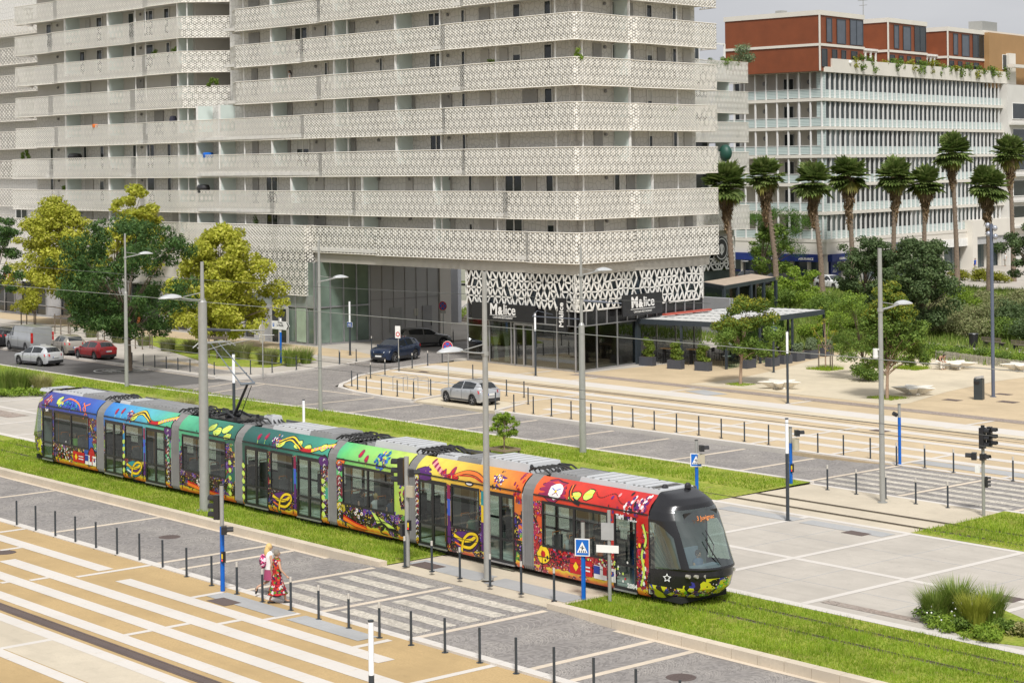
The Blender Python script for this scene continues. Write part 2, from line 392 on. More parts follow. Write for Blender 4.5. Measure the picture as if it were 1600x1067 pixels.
turf('lawn',-46.6,60,59.35,65.4,lambda u,v:.01+max(0,(v-63)/2.4)*.09)
# rails: real steel bars in their grooves
b=MB()
for v in (44.35,45.79,60.35,61.85):
    for o,(z) in ((0,.035),): b.box(-260,60,v-.035,v+.035,-.02,z-.0)
struct(b.build('rail',M_('rail_steel',(.11,.08,.06),.5,.5,.2,8)))
b=MB()
for v in (44.35,45.79,60.35,61.85):
    b.box(-260,60,v-.13,v-.035,-.02,.0135); b.box(-260,60,v+.035,v+.11,-.02,.0135)
struct(b.build('rail_groove',M_('rail_groove_dirt',(.14,.12,.08),.9)))
# --- far road
RZ=-.12
def kv(u): return float(np.interp(u,[k[0] for k in KL],[k[1] for k in KL]))
far=[(-300,63.7)]+[(-114,63.85)]+[(-91,65.25),(-56.7,65.55),(60,65.55),(60,72.25),(-94,71.6),(-94.6,73),(-104.4,73.6),(-108,77.6),(-110,82),(-113,90),(-113,103),(-126,103),(-124,90),(-116.5,86),(-114.6,81.8),(-113.4,76),(-112.4,72.3),(-114,70.6),(-300,70.6)]
sheet('road',[[(-300,63.9),(-114,63.9),(-112.4,63.95),(-112.4,70.8),(-300,70.8)]],RZ,ASPH)
sheet('road',[[(-112.4,63.95),(-91,65.25),(-91,73),(-104.4,73.6),(-112.4,72.3)],[(-91,65.25),(-56.7,65.55),(60,65.55),(60,72.3),(-91,71.75)]],RZ-.001,COB)
sheet('side_street',[[(-112.4,72.3),(-104.4,73.6),(-108,77.6),(-109.8,82),(-112,89.5),(-112,130),(-124,130),(-124,91),(-116.5,87),(-114.6,81.8),(-113.2,76)]],RZ+.003,COB)
# raised table of the far crossing
strip('raised_crossing',65.55,72.2,[-61+.25*i for i in range(74)],lambda u:-.115+.105*(lambda t:t*t*(3-2*t))(max(0,min(1,1-max(0,(-57.3-u),(u+46.6))/3))),COB)
b=MB()
for (a,c) in ((-57.0,-52.4),(-51.8,-47.0),(-46.4,-43.0)):
    for v in (66.3,67.3,68.3,69.3,70.3,71.3): b.face([(a,v-.24,-.003),(c,v-.24,-.003),(c,v+.24,-.003),(a,v+.24,-.003)])
struct(b.build('zebra_crossing',COBW))
b=MB()
for u in (-57.3,-52.1,-46.6): b.face([(u-.14,65.6,.0),(u+.14,65.6,.0),(u+.14,72.3,.0),(u-.14,72.3,.0)])
for u in (-62,-66.5,-71.8,-76,-82.2,-87,-92.6,-97.5): b.face([(u-.13,65.6,RZ+.006),(u+.13,65.6,RZ+.006),(u+.13,71.7,RZ+.006),(u-.13,71.7,RZ+.006)])
for a,c in (((-109.3,65.0),(-111.1,70.2)),((-106.9,65.5),(-108.9,71.2)),((-112.4,71.0),(-94,72.2))):
    d=Vector((c[0]-a[0],c[1]-a[1],0)).normalized(); n=Vector((-d.y,d.x,0))*.1
    b.face([(a[0]-n.x,a[1]-n.y,RZ+.007),(c[0]-n.x,c[1]-n.y,RZ+.007),(c[0]+n.x,c[1]+n.y,RZ+.007),(a[0]+n.x,a[1]+n.y,RZ+.007)])
b.face([(-300,70.35,RZ+.006),(-114,70.35,RZ+.006),(-114,70.5,RZ+.006),(-300,70.5,RZ+.006)])
struct(b.build('road_stone_lines',STONE2))
# painted rings on the asphalt
b=MB()
for cx,cy_,r in ((G(207,581.5)[0]-3.,G(207,581.5)[1],1.5),(G(207,575)[0],G(207,575)[1]+.8,1.5)):
    pts=[(cx+math.cos(t)*r,cy_+math.sin(t)*r*.8) for t in [2*math.pi*k/28 for k in range(28)]]; pin=[(cx+math.cos(t)*(r-.14),cy_+math.sin(t)*(r*.8-.14)) for t in [2*math.pi*k/28 for k in range(28)]]
    for k in range(28):
        q=(k+1)%28; b.face([(*pts[k],RZ+.005),(*pts[q],RZ+.005),(*pin[q],RZ+.005),(*pin[k],RZ+.005)])
    for y in (-.35,0,.35): b.face([(cx-.8,cy_+y-.08,RZ+.005),(cx+.8,cy_+y-.08,RZ+.005),(cx+.7,cy_+y+.08,RZ+.005),(cx-.7,cy_+y+.08,RZ+.005)])
struct(b.build('road_marking_rings',WHITE))
def pkerb(path,w,z0,z1,mat=STONE,name='kerb'):
    b=MB()
    for (a,c) in zip(path[:-1],path[1:]):
        a=Vector((*a,0));c=Vector((*c,0)); d=(c-a); Ln=d.length; d.normalize(); n=Vector((-d.y,d.x,0))*w
        k=max(1,int(Ln/1.2))
        for i in range(k):
            p=a+d*(Ln*i/k+.005); q=a+d*(Ln*(i+1)/k-.005)
            b.hexa([(p.x,p.y,z0),(q.x,q.y,z0),(q.x+n.x,q.y+n.y,z0),(p.x+n.x,p.y+n.y,z0),(p.x,p.y,z1),(q.x,q.y,z1),(q.x+n.x,q.y+n.y,z1),(p.x+n.x,p.y+n.y,z1)])
    return struct(b.build(name,mat))
pkerb([(-300,63.6),(-114,63.62),(-91,64.98),(-56.7,65.3)],.26,-.3,.11); pkerb([(-56.7,65.3),(-46.6,65.3)],.25,-.3,.001); pkerb([(-46.6,65.3),(60,65.3)],.26,-.3,.11)
# far side kerb
pkerb([(-85.9,71.85),(-57.8,72.25)],.35,-.3,.06); pkerb([(-57.8,72.25),(60,72.3)],.35,-.3,.004)
pkerb([(-86.2,72.2),(-87.7,75.7)],.2,-.3,.06)
isl=[(-93.6,71.7),(-96.5,71.55),(-100,71.9),(-102.8,72.7),(-104.3,73.9),(-105.4,75.3),(-107.6,77.7),(-109.3,81.6),(-110.6,86)]
pkerb(isl,-.3,-.3,.06); pkerb([(-93.6,71.7),(-94.6,75.3)],.2,-.3,.06)
# --- far square
slab('paved_square',[(60,72.5),(-85.9,72.1),(-87.9,75.6),(-94.7,75.3),(-93.6,71.8),(-100,72.1),(-104.2,74.1),(-107.5,77.9),(-109.3,82),(-110.4,86),(-110.4,89.6),(-98,89.6),(-98,112),(-92,118),(-60,128),(60,128)],0,OCHREF)
sheet('parking_bay',[[(-94.5,75.3),(-93.6,71.9),(-86.1,72.2),(-87.8,75.6)]],-.02,CREAM); slab('parking_bay_base',[(-94.5,75.3),(-93.6,71.9),(-86.1,72.2),(-87.8,75.6)],-.025,CREAM)
sb=[]
for v0,v1,ul in ((74.5,75.2,-85),(76.5,77.15,-86.6),(78.8,79.4,-107),(80.95,81.75,-108.4),(74.0,74.5,-104),(84.3,86.0,-109.5),(76.3,76.9,-106)):
    if ul<-100 and v1<78: sb.append(rc(ul,-95,v0,v1))
    else: sb.append(rc(ul,60,v0,v1))
sheet('white_stone_bands',sb,.006,STONE)
sheet('pale_platform_band',[rc(-109.5,60,83.2,84.3)],.004,CREAM)
sheet('white_cross_bands',[rc(u-.14,u+.14,v0,v1) for u,v0,v1 in ((-88.6,75.3,82),(-83,72.6,77.2),(-78.4,72.6,79.4),(-72.4,72.6,79.4),(-67.,72.6,81.),(-61.8,72.6,76.5),(-57.6,72.6,77),(-51.8,72.6,77),(-46.6,72.6,77),(-76.5,86,88.2),(-63.6,84,88.2),(-86,86,88.2),(-95,84,88.3),(-100.5,75,89))],.009,STONE)
sheet('grey_paving_strip',[rc(-57.4,-47,73.2,74.3)],.0105,TACT)
sheet('brown_sett_strip',[rc(-97.8,60,88.2,89.3)],.011,COBB)
sheet('grey_paving_strip',[G_ for G_ in [[G(1070,611),G(1100,609),G(1137,616),G(1105,618)]]],.0115,TACT)
b=MB()
for v in (82.35,83.0): b.box(-130,60,v-.04,v+.04,0,.012)
struct(b.build('rail',M_('rail_steel_brown',(.2,.16,.12),.6,.3)))
# cream round area
cr=[G(*p) for p in ((1075,600),(1110,597),(1150,592),(1215,578),(1268,563),(1330,550),(1400,548),(1480,552),(1560,560),(1640,572),(1640,585),(1560,595),(1480,612),(1420,630),(1395,633),(1300,622),(1180,609))]
sheet('cream_sand_area',[cr],.0075,CREAM)
# --- left pavement
slab('pavement',[(-300,70.8),(-114.2,70.8),(-112.7,72.4),(-113.5,76),(-114.9,81.9),(-116.8,87),(-124.2,91),(-124.2,130),(-300,130)],0,CONC)
sheet('parking_lane',[rc(-300,-127.5,70.8,72.5)],.004,ASPH)
sheet('pavement_ochre',[[(-300,85),(-127,84.5),(-118,84.5),(-117,86.8),(-122,88.2),(-300,88.6)]],.005,OCHREF)
sheet('grey_sett_bay',[[(-127,71.4),(-116,71.4),(-115,73.4),(-127,73.4)]],.006,COB)
sheet('ochre_strip',[[(-127,73.6),(-118,73.6),(-117.4,74.6),(-127,74.6)]],.006,OCHREF)
pkerb([(-300,70.6),(-114.2,70.62),(-112.5,72.3),(-113.3,76),(-114.7,81.9),(-116.6,87)],.22,-.3,.03)
# building forecourt / passage paving
slab('passage_paving',rc(-112,-98,89.65,140),-.002,CONC)
# manholes
for k,(px,py,r,sq) in enumerate(((265,833,.42,0),(1064,1050,.42,0),(350,940,.55,1),(8,863,.4,0),(668,884,.6,1),(1338,833,.5,1),(1568,934,.6,1),(1488,625,.55,1),(1575,628,.6,1),(1569,628,.01,1),(1568,616,.5,1),(120,585,.4,0),(1375,673,.5,1),(660,581,.45,1))):
    if r<.1: continue
    g=G(px,py); z=.012
    if 35.5<g[1]<41: z=road_z(g[0])+.006
    elif 63<g[1]<70: z=RZ+.006
    elif 41.3<g[1]<43.5: z=.02
    b=MB()
    if sq: b.box(g[0]-r,g[0]+r,g[1]-r*.6,g[1]+r*.6,z-.01,z)
    else:
        b.cyl((g[0],g[1],z-.01),(g[0],g[1],z),r,r,20)
        for q in range(-3,4): b.box(g[0]-r*.7,g[0]+r*.7,g[1]+q*.1-.015,g[1]+q*.1+.015,z,z+.006)
    struct(b.build('manhole_cover',IRON))
# gully in the kerb
g=G(1445,1027); b=MB(); b.box(-32.6,-31.9,40.93,40.96,-.12,-.03); struct(b.build('kerb_gully',BLACK))
# grass blades
def blades(name,regions,mat,seed=1):
    rng=np.random.default_rng(seed); P=[];
    for (poly,dens,h,w,zf) in regions:
        (u0,u1,v0,v1)=poly; n=int((u1-u0)*(v1-v0)*dens)
        x=rng.uniform(u0,u1,n); y=rng.uniform(v0,v1,n)
        cl=np.sin(x*1.7+np.sin(y*2.1))*np.sin(y*1.9+1.3*np.sin(x*.8)); hh=h*(.55+.45*rng.random(n))*(1+.35*cl)
        a=rng.uniform(0,2*np.pi,n); z=np.array([zf(float(p),float(q)) for p,q in zip(x,y)]); lean=rng.normal(0,.35,(n,2))*hh[:,None]
        dx=np.cos(a)*w/2; dy=np.sin(a)*w/2
        P.append(np.stack([np.stack([x-dx,y-dy,z],1),np.stack([x+dx,y+dy,z],1),np.stack([x+lean[:,0],y+lean[:,1],z+hh],1)],1))
    P=np.concatenate(P); n=len(P); me=bpy.data.meshes.new(name)
    me.vertices.add(n*3); me.vertices.foreach_set('co',P.reshape(-1).astype(np.float32))
    me.loops.add(n*3); me.loops.foreach_set('vertex_index',np.arange(n*3,dtype=np.int32))
    me.polygons.add(n); me.polygons.foreach_set('loop_start',np.arange(0,n*3,3,dtype=np.int32)); me.update(); me.validate()
    me.materials.append(mat); o=bpy.data.objects.new(name,me); COL.objects.link(o); return tag(o,None,None,None,'stuff')
def leafmat(name,a,b_,trans=.3,c3=None):
    m,nt,b=newmat(name); o=nt.nodes['Material Output']
    g=nd(nt,'ShaderNodeNewGeometry'); v=coords(nt)
    f=g.outputs['Random Per Island']
    c=ramp(nt,f,[(0,a),(.6,b_),(1,c3 or b_)])
    c=mixc(nt,ramp(nt,noise(nt,v,.5,3),[(.35,0.),(.65,.5)]),c,tuple(x*.55 for x in a))
    if name=='grass_blade': c=mixc(nt,ramp(nt,noise(nt,v,.9,5,.7),[(.56,0.),(.68,.75)]),c,(.46,.40,.14))
    L(nt,c,b.inputs['Base Color']); b.inputs['Roughness'].default_value=.6; b.inputs['Specular IOR Level'].default_value=.25
    t=nd(nt,'ShaderNodeBsdfTranslucent'); L(nt,c,t.inputs[0]); mx=nd(nt,'ShaderNodeMixShader'); mx.inputs[0].default_value=trans
    L(nt,b.outputs[0],mx.inputs[1]); L(nt,t.outputs[0],mx.inputs[2]); L(nt,mx.outputs[0],o.inputs[0]); return m
BLADE=leafmat('grass_blade',(.20,.33,.02),(.34,.47,.035),.4,(.46,.50,.08))
blades('grass',[((-95,-55.7,41.35,46.7),170,.15,.03,hv1),((-46.5,-28,41.35,46.7),330,.14,.025,hv1),((-112,-56.9,62.1,65.),120,.15,.045,lambda u,v:.05),((-112,-56.9,59.5,62.1),70,.06,.04,lambda u,v:.015),
  ((-150,-112,59.5,63.4),60,.18,.06,lambda u,v:.04),((-46.5,-38,59.5,65.2),160,.15,.035,lambda u,v:.05)],BLADE)
# ================================================================ BUILDINGS
def perf(name,col,period,thr,var=.05):
    """perforated metal screen: small triangular holes on a honeycomb, in metres along the screen"""
    m,nt,b=newmat(name); uv=nd(nt,'ShaderNodeTexCoord').outputs['UV']; sx=nd(nt,'ShaderNodeSeparateXYZ'); L(nt,uv,sx.inputs[0])
    x,y=sx.outputs[0],sx.outputs[1]; k=2*math.pi/period; s=None
    for a in (0,60,120):
        d=math_(nt,'ADD',math_(nt,'MULTIPLY',x,k*math.cos(R(a))),math_(nt,'MULTIPLY',y,k*math.sin(R(a))))
        c=math_(nt,'COSINE',d); s=c if s is None else math_(nt,'ADD',s,c)
    # wider stars: every third hole opens larger
    s2=None; k2=k/3.
    for a in (30,90,150):
        d=math_(nt,'ADD',math_(nt,'MULTIPLY',x,k2*math.cos(R(a))),math_(nt,'MULTIPLY',y,k2*math.sin(R(a))))
        c=math_(nt,'COSINE',d); s2=c if s2 is None else math_(nt,'ADD',s2,c)
    tot=math_(nt,'ADD',s,math_(nt,'MULTIPLY',s2,.22))
    hole=math_(nt,'LESS_THAN',tot,thr); edge=ramp(nt,math_(nt,'SUBTRACT',tot,thr),[(.0,1.),(.32,0.)])  # edge: dark rim round each hole, shade painted into the screen colour
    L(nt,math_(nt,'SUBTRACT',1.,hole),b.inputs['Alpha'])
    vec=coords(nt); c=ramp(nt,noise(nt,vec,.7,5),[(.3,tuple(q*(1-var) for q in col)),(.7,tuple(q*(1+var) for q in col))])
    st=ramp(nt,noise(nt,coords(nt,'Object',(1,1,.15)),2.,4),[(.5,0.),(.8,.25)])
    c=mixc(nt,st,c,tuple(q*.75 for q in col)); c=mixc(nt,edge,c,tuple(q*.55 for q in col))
    L(nt,c,b.inputs['Base Color']); b.inputs['Roughness'].default_value=.6
    rel=math_(nt,'MAXIMUM',tot,-.9); bump(nt,b,rel,.6,.02)
    return m
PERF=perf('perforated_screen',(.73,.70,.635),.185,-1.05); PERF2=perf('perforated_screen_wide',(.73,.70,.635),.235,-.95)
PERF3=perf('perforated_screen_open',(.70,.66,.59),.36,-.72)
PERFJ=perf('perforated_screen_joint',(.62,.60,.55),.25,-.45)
def lattice(name,col,scale,w,stretch=1.):
    m,nt,b=newmat(name); uv=nd(nt,'ShaderNodeTexCoord').outputs['UV']; mp=nd(nt,'ShaderNodeMapping'); mp.inputs['Scale'].default_value=(1,stretch,1); L(nt,uv,mp.inputs[0])
    vo=nd(nt,'ShaderNodeTexVoronoi',feature='DISTANCE_TO_EDGE',voronoi_dimensions='2D'); vo.inputs['Scale'].default_value=scale; vo.inputs['Randomness'].default_value=.62; L(nt,mp.outputs[0],vo.inputs['Vector'])
    L(nt,math_(nt,'LESS_THAN',vo.outputs['Distance'],w),b.inputs['Alpha']); b.inputs['Base Color'].default_value=(*col,1); b.inputs['Roughness'].default_value=.5
    return m
LATT=lattice('white_lattice_screen',(.78,.76,.71),1.95,.115,.9)
# wall colour with a branching net of slightly darker lines
m,nt,b=newmat('patterned_wall'); v=coords(nt,'UV'); vo=nd(nt,'ShaderNodeTexVoronoi',feature='DISTANCE_TO_EDGE',voronoi_dimensions='2D'); vo.inputs['Scale'].default_value=2.1; vo.inputs['Randomness'].default_value=.8; L(nt,v,vo.inputs['Vector'])
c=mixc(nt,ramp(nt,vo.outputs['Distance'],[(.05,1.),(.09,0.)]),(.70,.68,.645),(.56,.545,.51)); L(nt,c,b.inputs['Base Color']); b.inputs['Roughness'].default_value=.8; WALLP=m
WALLG=M_('grey_beige_wall',(.60,.575,.53),.8,0,.06,.5); WALLW=M_('off_white_wall',(.62,.60,.56),.75,0,.04,.5); CONCF=M_('beige_concrete_fascia',(.40,.375,.33),.8,0,.08,.8,dirt=.2)
CLAD=M_('grey_metal_cladding',(.40,.39,.37),.5,.2,.05,.5); CREAMW=M_('cream_render',(.68,.64,.57),.8,0,.05,.4,dirt=.12)
SHUT=M_('white_shutter',(.60,.59,.56),.6); SOFF=M_('soffit',(.62,.60,.56),.8)
m,nt,b=newmat('office_glass'); g=nd(nt,'ShaderNodeNewGeometry'); c=ramp(nt,g.outputs['Random Per Island'],[(0,(.03,.04,.045)),(.35,(.07,.10,.11)),(.6,(.15,.20,.215)),(.82,(.28,.34,.35)),(.93,(.48,.49,.48))],'CONSTANT')
L(nt,c,b.inputs['Base Color']); b.inputs['Roughness'].default_value=.12; OFFG=m
m,nt,b=newmat('frosted_striped_glass'); v=coords(nt); sx=nd(nt,'ShaderNodeSeparateXYZ'); L(nt,v,sx.inputs[0]); f=math_(nt,'FRACT',math_(nt,'MULTIPLY',sx.outputs[2],5.5))
c=mixc(nt,math_(nt,'GREATER_THAN',f,.45),(.33,.41,.40),(.54,.61,.59)); L(nt,c,b.inputs['Base Color']); b.inputs['Roughness'].default_value=.2; FROSTS=m
def mkF(O,d,L0=None):
    d=Vector((d[0],d[1],0)).normalized(); n=Vector((-d.y,d.x,0))
    if n.dot(Vector((-O[0],-O[1],0)))<0: n=-n
    def F_(s,o,z): return (O[0]+d.x*s+n.x*o, O[1]+d.y*s+n.y*o, z)
    F_.O=O; F_.d=d; F_.n=n; return F_
def s_at(F_,px,o=0.,py=300):      # where the sight line of a column meets the facade plane
    r=ray(px,py); O=F_(0,o,0); det=r[0]*-F_.d.y+F_.d.x*r[1]
    return (r[0]*O[1]-r[1]*O[0])/det
def corner_pts(Fa,Fb,sa,sb_,oa,ob,deep=-14,ia=None):
    # plan of a body behind two facades that share a corner
    pa=Vector(Fa(0,oa,0)); pb=Vector(Fb(0,ob,0)); det=Fa.d.x*-Fb.d.y+Fb.d.x*Fa.d.y; r=pb-pa
    t=(r.x*-Fb.d.y+Fb.d.x*r.y)/det; X=pa+Fa.d*t
    A=Fa(sa,oa,0)[:2]; A2=Fa(sa,deep,0)[:2]; B2=Fb(sb_,deep,0)[:2]; B=Fb(sb_,ob,0)[:2]
    qa=Vector(Fa(0,deep,0)); qb=Vector(Fb(0,deep,0)); r=qb-qa; t=(r.x*-Fb.d.y+Fb.d.x*r.y)/det; Y=qa+Fa.d*t
    return [A,A2,(Y.x,Y.y),B2,B,(X.x,X.y)]
T=[9.5,12.3,15.35,18.4,21.45,24.5,27.55,30.6]; Bt=[7.4,10.4,13.45,16.5,19.55,22.65,25.7,28.8,31.85]
def band(root,pts,z0,z1,mat,name='balcony_parapet',uo=0.):
    b=MB(); c=uo
    for a,q in zip(pts[:-1],pts[1:]):
        Ln=math.hypot(q[0]-a[0],q[1]-a[1])
        b.face([(a[0],a[1],z0),(q[0],q[1],z0),(q[0],q[1],z1),(a[0],a[1],z1)],2 if (.4<Ln<2.4 and .25<abs(a[1]-q[1])<.6) else 0,[(c,z0),(c+Ln,z0),(c+Ln,z1),(c,z1)]); c+=Ln
    # rails at top and bottom edge
    for z in (z0,z1):
        for a,q in zip(pts[:-1],pts[1:]):
            b.cyl((a[0],a[1],z),(q[0],q[1],z),.035,.035,4,1)
    return b.build(name,[mat,CREAMW,PERFJ],root,world=True)
FL=mkF((-98,89.3),(-1,0)); FR=mkF((-98,89.3),(-3.0,17.))
mb=thing('apartment_building',(-98,89.3,0),'long off white apartment building in perforated balcony bands, restaurant in its corner','building')
def Lp(px,o): return FL(s_at(FL,px),o,0)[:2]
REC=1.7
joints={0:[(587,593),(820,832)],1:[(421,435),(550,562),(785,800)],2:[(498,510),(722,734)],3:[(471,483),(692,704)],4:[(496,510),(720,734)],5:[(471,483),(690,705)],6:[(498,510),(722,734)],7:[(471,483),(692,704)]}
ljoints={0:[],1:[(90,99),(219,232)],2:[(77,90),(205,219)],3:[(86,98),(224,238)],4:[(77,90),(205,219)],5:[(86,98),(224,238)],6:[(77,90),(205,219)],7:[(86,98),(226,240)]}
Eright=FR(16.75,.35,0)[:2]
for k in range(8):
    pts=[]
    js=joints[k]
    if k>=4:   # the two towers stand apart: this one closes round its own left end
        pts+=[(Lp(350,0)[0],91.6),(Lp(348 if k%2 else 352,.0)[0],90.2),Lp(376,.35)]
        lt=[]
    else: lt=None
    def zig(js):
        out=[]
        for a,c in js: out+=[Lp(a,.0),Lp(c,.42)]
        return out
    if k<4:
        pts+=[Lp(30 if k>=3 else 24,.3)]+zig(ljoints[k])+[Lp(290,.25),Lp(317,-.1)]
    pts+=zig(js)+[FL(0,.2,0)[:2],FR(0,.2,0)[:2]]
    pts+=[FR(6.,.05 if k%2 else .5,0)[:2],FR(6.6,.5 if k%2 else .05,0)[:2],Eright,(Eright[0]-2.,Eright[1]+.3)]
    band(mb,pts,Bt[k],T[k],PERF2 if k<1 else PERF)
    if k>=4:
        pr=G(377,{4:88,5:64,6:31,7:5}[k]+ (0 if k>4 else 0),T[k] if k in(6,) else T[k])
        e=Lp(30,.3); q=[(e[0]-.3,e[1]+2.2),e]+zig(ljoints[k])+[Lp(290,.25)]
        q+=[(q[-1][0]+3.3,q[-1][1]+3.6),(q[-1][0]+4.2,q[-1][1]+9)]
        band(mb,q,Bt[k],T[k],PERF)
# lowest band: tall screen at the left of the passage
x0=Lp(487,.42); x1=Lp(373,.3)
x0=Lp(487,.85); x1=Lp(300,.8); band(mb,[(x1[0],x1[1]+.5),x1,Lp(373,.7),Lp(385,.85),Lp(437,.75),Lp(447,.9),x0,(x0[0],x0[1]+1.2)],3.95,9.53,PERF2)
# floor slabs and walls
for k in range(9):
    z=Bt[k]+.12
    b=MB()
    sA=s_at(FL,348); 
    b.prism(corner_pts(FL,FR,sA-.4 if k>=4 else s_at(FL,30),16.5,.02,.0,-9),z,z+.26)
    b.build('floor_slab',SOFF,mb,world=True)
    if k>=4:
        b=MB(); b.fbox(FL,s_at(FL,290)-.2,s_at(FL,31),-14,.0,z+.002,z+.258); b.fbox(FL,s_at(FL,290)-3.6,s_at(FL,290)-.2,-14,-3.2,z+.004,z+.252); b.build('floor_slab',SOFF,mb,world=True)
def wallq(b,F_,s0,s1,o,z0,z1,m=0):
    b.face([F_(s0,o,z0),F_(s1,o,z0),F_(s1,o,z1),F_(s0,o,z1)],m,[(s0,z0),(s1,z0),(s1,z1),(s0,z1)])
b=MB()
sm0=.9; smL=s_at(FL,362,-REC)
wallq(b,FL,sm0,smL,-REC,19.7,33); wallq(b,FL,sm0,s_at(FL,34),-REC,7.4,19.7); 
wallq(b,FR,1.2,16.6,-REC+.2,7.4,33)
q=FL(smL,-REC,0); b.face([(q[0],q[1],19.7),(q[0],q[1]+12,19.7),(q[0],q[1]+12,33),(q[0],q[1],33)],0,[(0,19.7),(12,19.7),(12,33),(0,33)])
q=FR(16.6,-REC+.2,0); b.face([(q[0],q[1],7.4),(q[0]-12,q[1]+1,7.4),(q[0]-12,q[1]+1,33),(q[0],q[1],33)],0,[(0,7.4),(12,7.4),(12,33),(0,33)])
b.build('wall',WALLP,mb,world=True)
b=MB(); sa=s_at(FL,308,-REC-.2); sb_=s_at(FL,57,-REC)
wallq(b,FL,sa,sb_,-REC-.25,19.7,33)
q=FL(sa,-REC-.25,0); b.face([(q[0],q[1],19.7),(q[0]+1.2,q[1]+14,19.7),(q[0]+1.2,q[1]+14,33),(q[0],q[1],33)],0,[(0,19.7),(14,19.7),(14,33),(0,33)])
q=FL(sb_,-REC-.25,0); b.face([(q[0],q[1],19.7),(q[0],q[1]+14,19.7),(q[0],q[1]+14,33),(q[0],q[1],33)],0,[(0,19.7),(14,19.7),(14,33),(0,33)])
b.build('wall',WALLG,mb,world=True)
# windows: (columns in the survey, level) -> each its own frame with a pane
def window(F_,s0,s1,o,z0,z1,root,pane=DGLASS,fr=WHITE,split=False,low=0):
    s0,s1=min(s0,s1),max(s0,s1); b=MB(); t=.07
    b.fbox(F_,s0,s0+t,o,o+.08,z0,z1); b.fbox(F_,s1-t,s1,o,o+.08,z0,z1); b.fbox(F_,s0+t,s1-t,o,o+.078,z1-t,z1); b.fbox(F_,s0+t,s1-t,o,o+.078,z0,z0+t)
    if split: b.fbox(F_,(s0+s1)/2-.05,(s0+s1)/2+.05,o,o+.076,z0+t,z1-t)
    if low: b.fbox(F_,s0+t,s1-t,o+.01,o+.05,z1-t-low,z1-t,1)
    f=b.build('window',[fr,SHUT],root,world=True)
    b=MB(); b.fbox(F_,s0+t,s1-t,o+.005,o+.03,z0+t,z1-t-low); p=b.build('pane',pane,f,world=False); p.data.transform(Matrix.Translation((-root.location.x,-root.location.y,-root.location.z)))
    return f
WIN={6:[(204,213,0),(228,243,0),(260,268,0),(154,163,0),(76,84,0)],
 5:[(673,692,0),(724,730,0),(805,817,0),(854,865,0),(464,484,0),(510,515,0),(208,214,0),(230,243,0),(263,269,0),(154,163,0),(128,136,0)],
 4:[(596,601,0),(674,694,0),(724,730,0),(804,817,.55),(853,866,0),(510,515,0)],
 3:[(724,730,0),(853,866,0)],
 2:[(674,693,0),(724,730,0),(465,485,.75),(80,85,0),(132,137,0),(158,164,0),(209,215,0),(229,243,0),(263,269,0)],
 1:[(733,739,0),(790,817,0),(854,866,0),(417,435,0),(80,85,0),(157,164,.3),(230,243,0),(263,269,0)],
 0:[(733,739,.5),(790,817,0),(855,867,.45),(417,435,0),(25,43,0)]}
WINR={5:[(958,968,0),(1012,1021,0),(1052,1060,0)],4:[(958,967,0),(1012,1021,.6),(1052,1060,0)],3:[(1012,1020,.8)],2:[(1014,1020,.3),(1052,1060,0)],1:[(959,968,0)],6:[(958,968,0)]}
for k,l in WIN.items():
    for a,c,low in l:
        o=-REC+.02 if (a>340 or k<4) else -REC-.22
        window(FL,s_at(FL,a,o),s_at(FL,c,o),o,T[k]-1.1,Bt[k+1]+.02,mb,split=(c-a)>13,low=low)
for k,l in WINR.items():
    for a,c,low in l:
        o=-REC+.22; window(FR,s_at(FR,a,o),s_at(FR,c,o),o,T[k]-1.1,Bt[k+1]+.02,mb,low=low)
# closed shutters and grey door leaves between the windows
rng=random.Random(3)
b=MB(); b2=MB()
for k in range(7):
    for px in [400,450,500,548,585,640,700,760,790,830,870]+([110,140,180,220,250,275]):
        o=-REC+.03 if (px>340 or k<4) else -REC-.2
        if any(a-6<px<c+12 for a,c,_ in WIN.get(k,[])) or rng.random()<.3: continue
        s=s_at(FL,px,o); w_=rng.choice((.9,1.2,1.6)); (b if rng.random()<.5 else b2).fbox(FL,s-w_/2,s+w_/2,o,o+.05,T[k]-1.1,Bt[k+1]-.02)
    for px in (935,985,1035,1075):
        if rng.random()<.4: continue
        s=s_at(FR,px,-REC+.2); (b if rng.random()<.5 else b2).fbox(FR,s-.5,s+.5,-REC+.22,-REC+.27,T[k]-1.1,Bt[k+1]-.02)
build_each(b,'door_leaf',M_('grey_door_leaf',(.33,.32,.31),.6),mb); build_each(b2,'shutter',M_('beige_shutter',(.50,.48,.45),.6,0,.05),mb)
# frosted partitions with white posts, posts, small wall lamps
def partition(F_,px,k,dep=REC,lean=1,mat=FROST):
    s=s_at(F_,px,-.05); b=MB()
    b.fbox(F_,s-.02,s+.02,-dep,-.22,T[k]-1.0,Bt[k+1]+.1,0); b.fbox(F_,s-.05,s+.05,-.22,-.06,T[k]-1.2,Bt[k+1]+.12,1)
    b.build('partition',[mat,WHITE],mb,world=True)
for k in range(7):
    if k>=3: ps=[(619,),(523,),(425,)] 
    elif k in(1,0): ps=[(565,),(677,),(454,)]
    else: ps=[(619,),(523,),(425,)]
    for p, in ps: partition(FL,p,k)
    for p in ((987,) if k>1 else (1021,)): partition(FR,p,k)
    for p in (103,170,279,308) : 
        if not(k>=4 and p>300): partition(FL,p,k)
    if k<4: partition(FL,343,k)
b=MB()
for k in range(7):
    for px in (690,777,870,383,545): s=s_at(FL,px,-.3); b.fbox(FL,s-.04,s+.04,-.35,-.27,T[k]-1,Bt[k+1]+.12)
    for px in (912,1060): s=s_at(FR,px,-.3); b.fbox(FR,s-.04,s+.04,-.35,-.27,T[k]-1,Bt[k+1]+.12)
    for px in (214,230,295): s=s_at(FL,px,-.3); b.fbox(FL,s-.04,s+.04,-.35,-.27,T[k]-1,Bt[k+1]+.12)
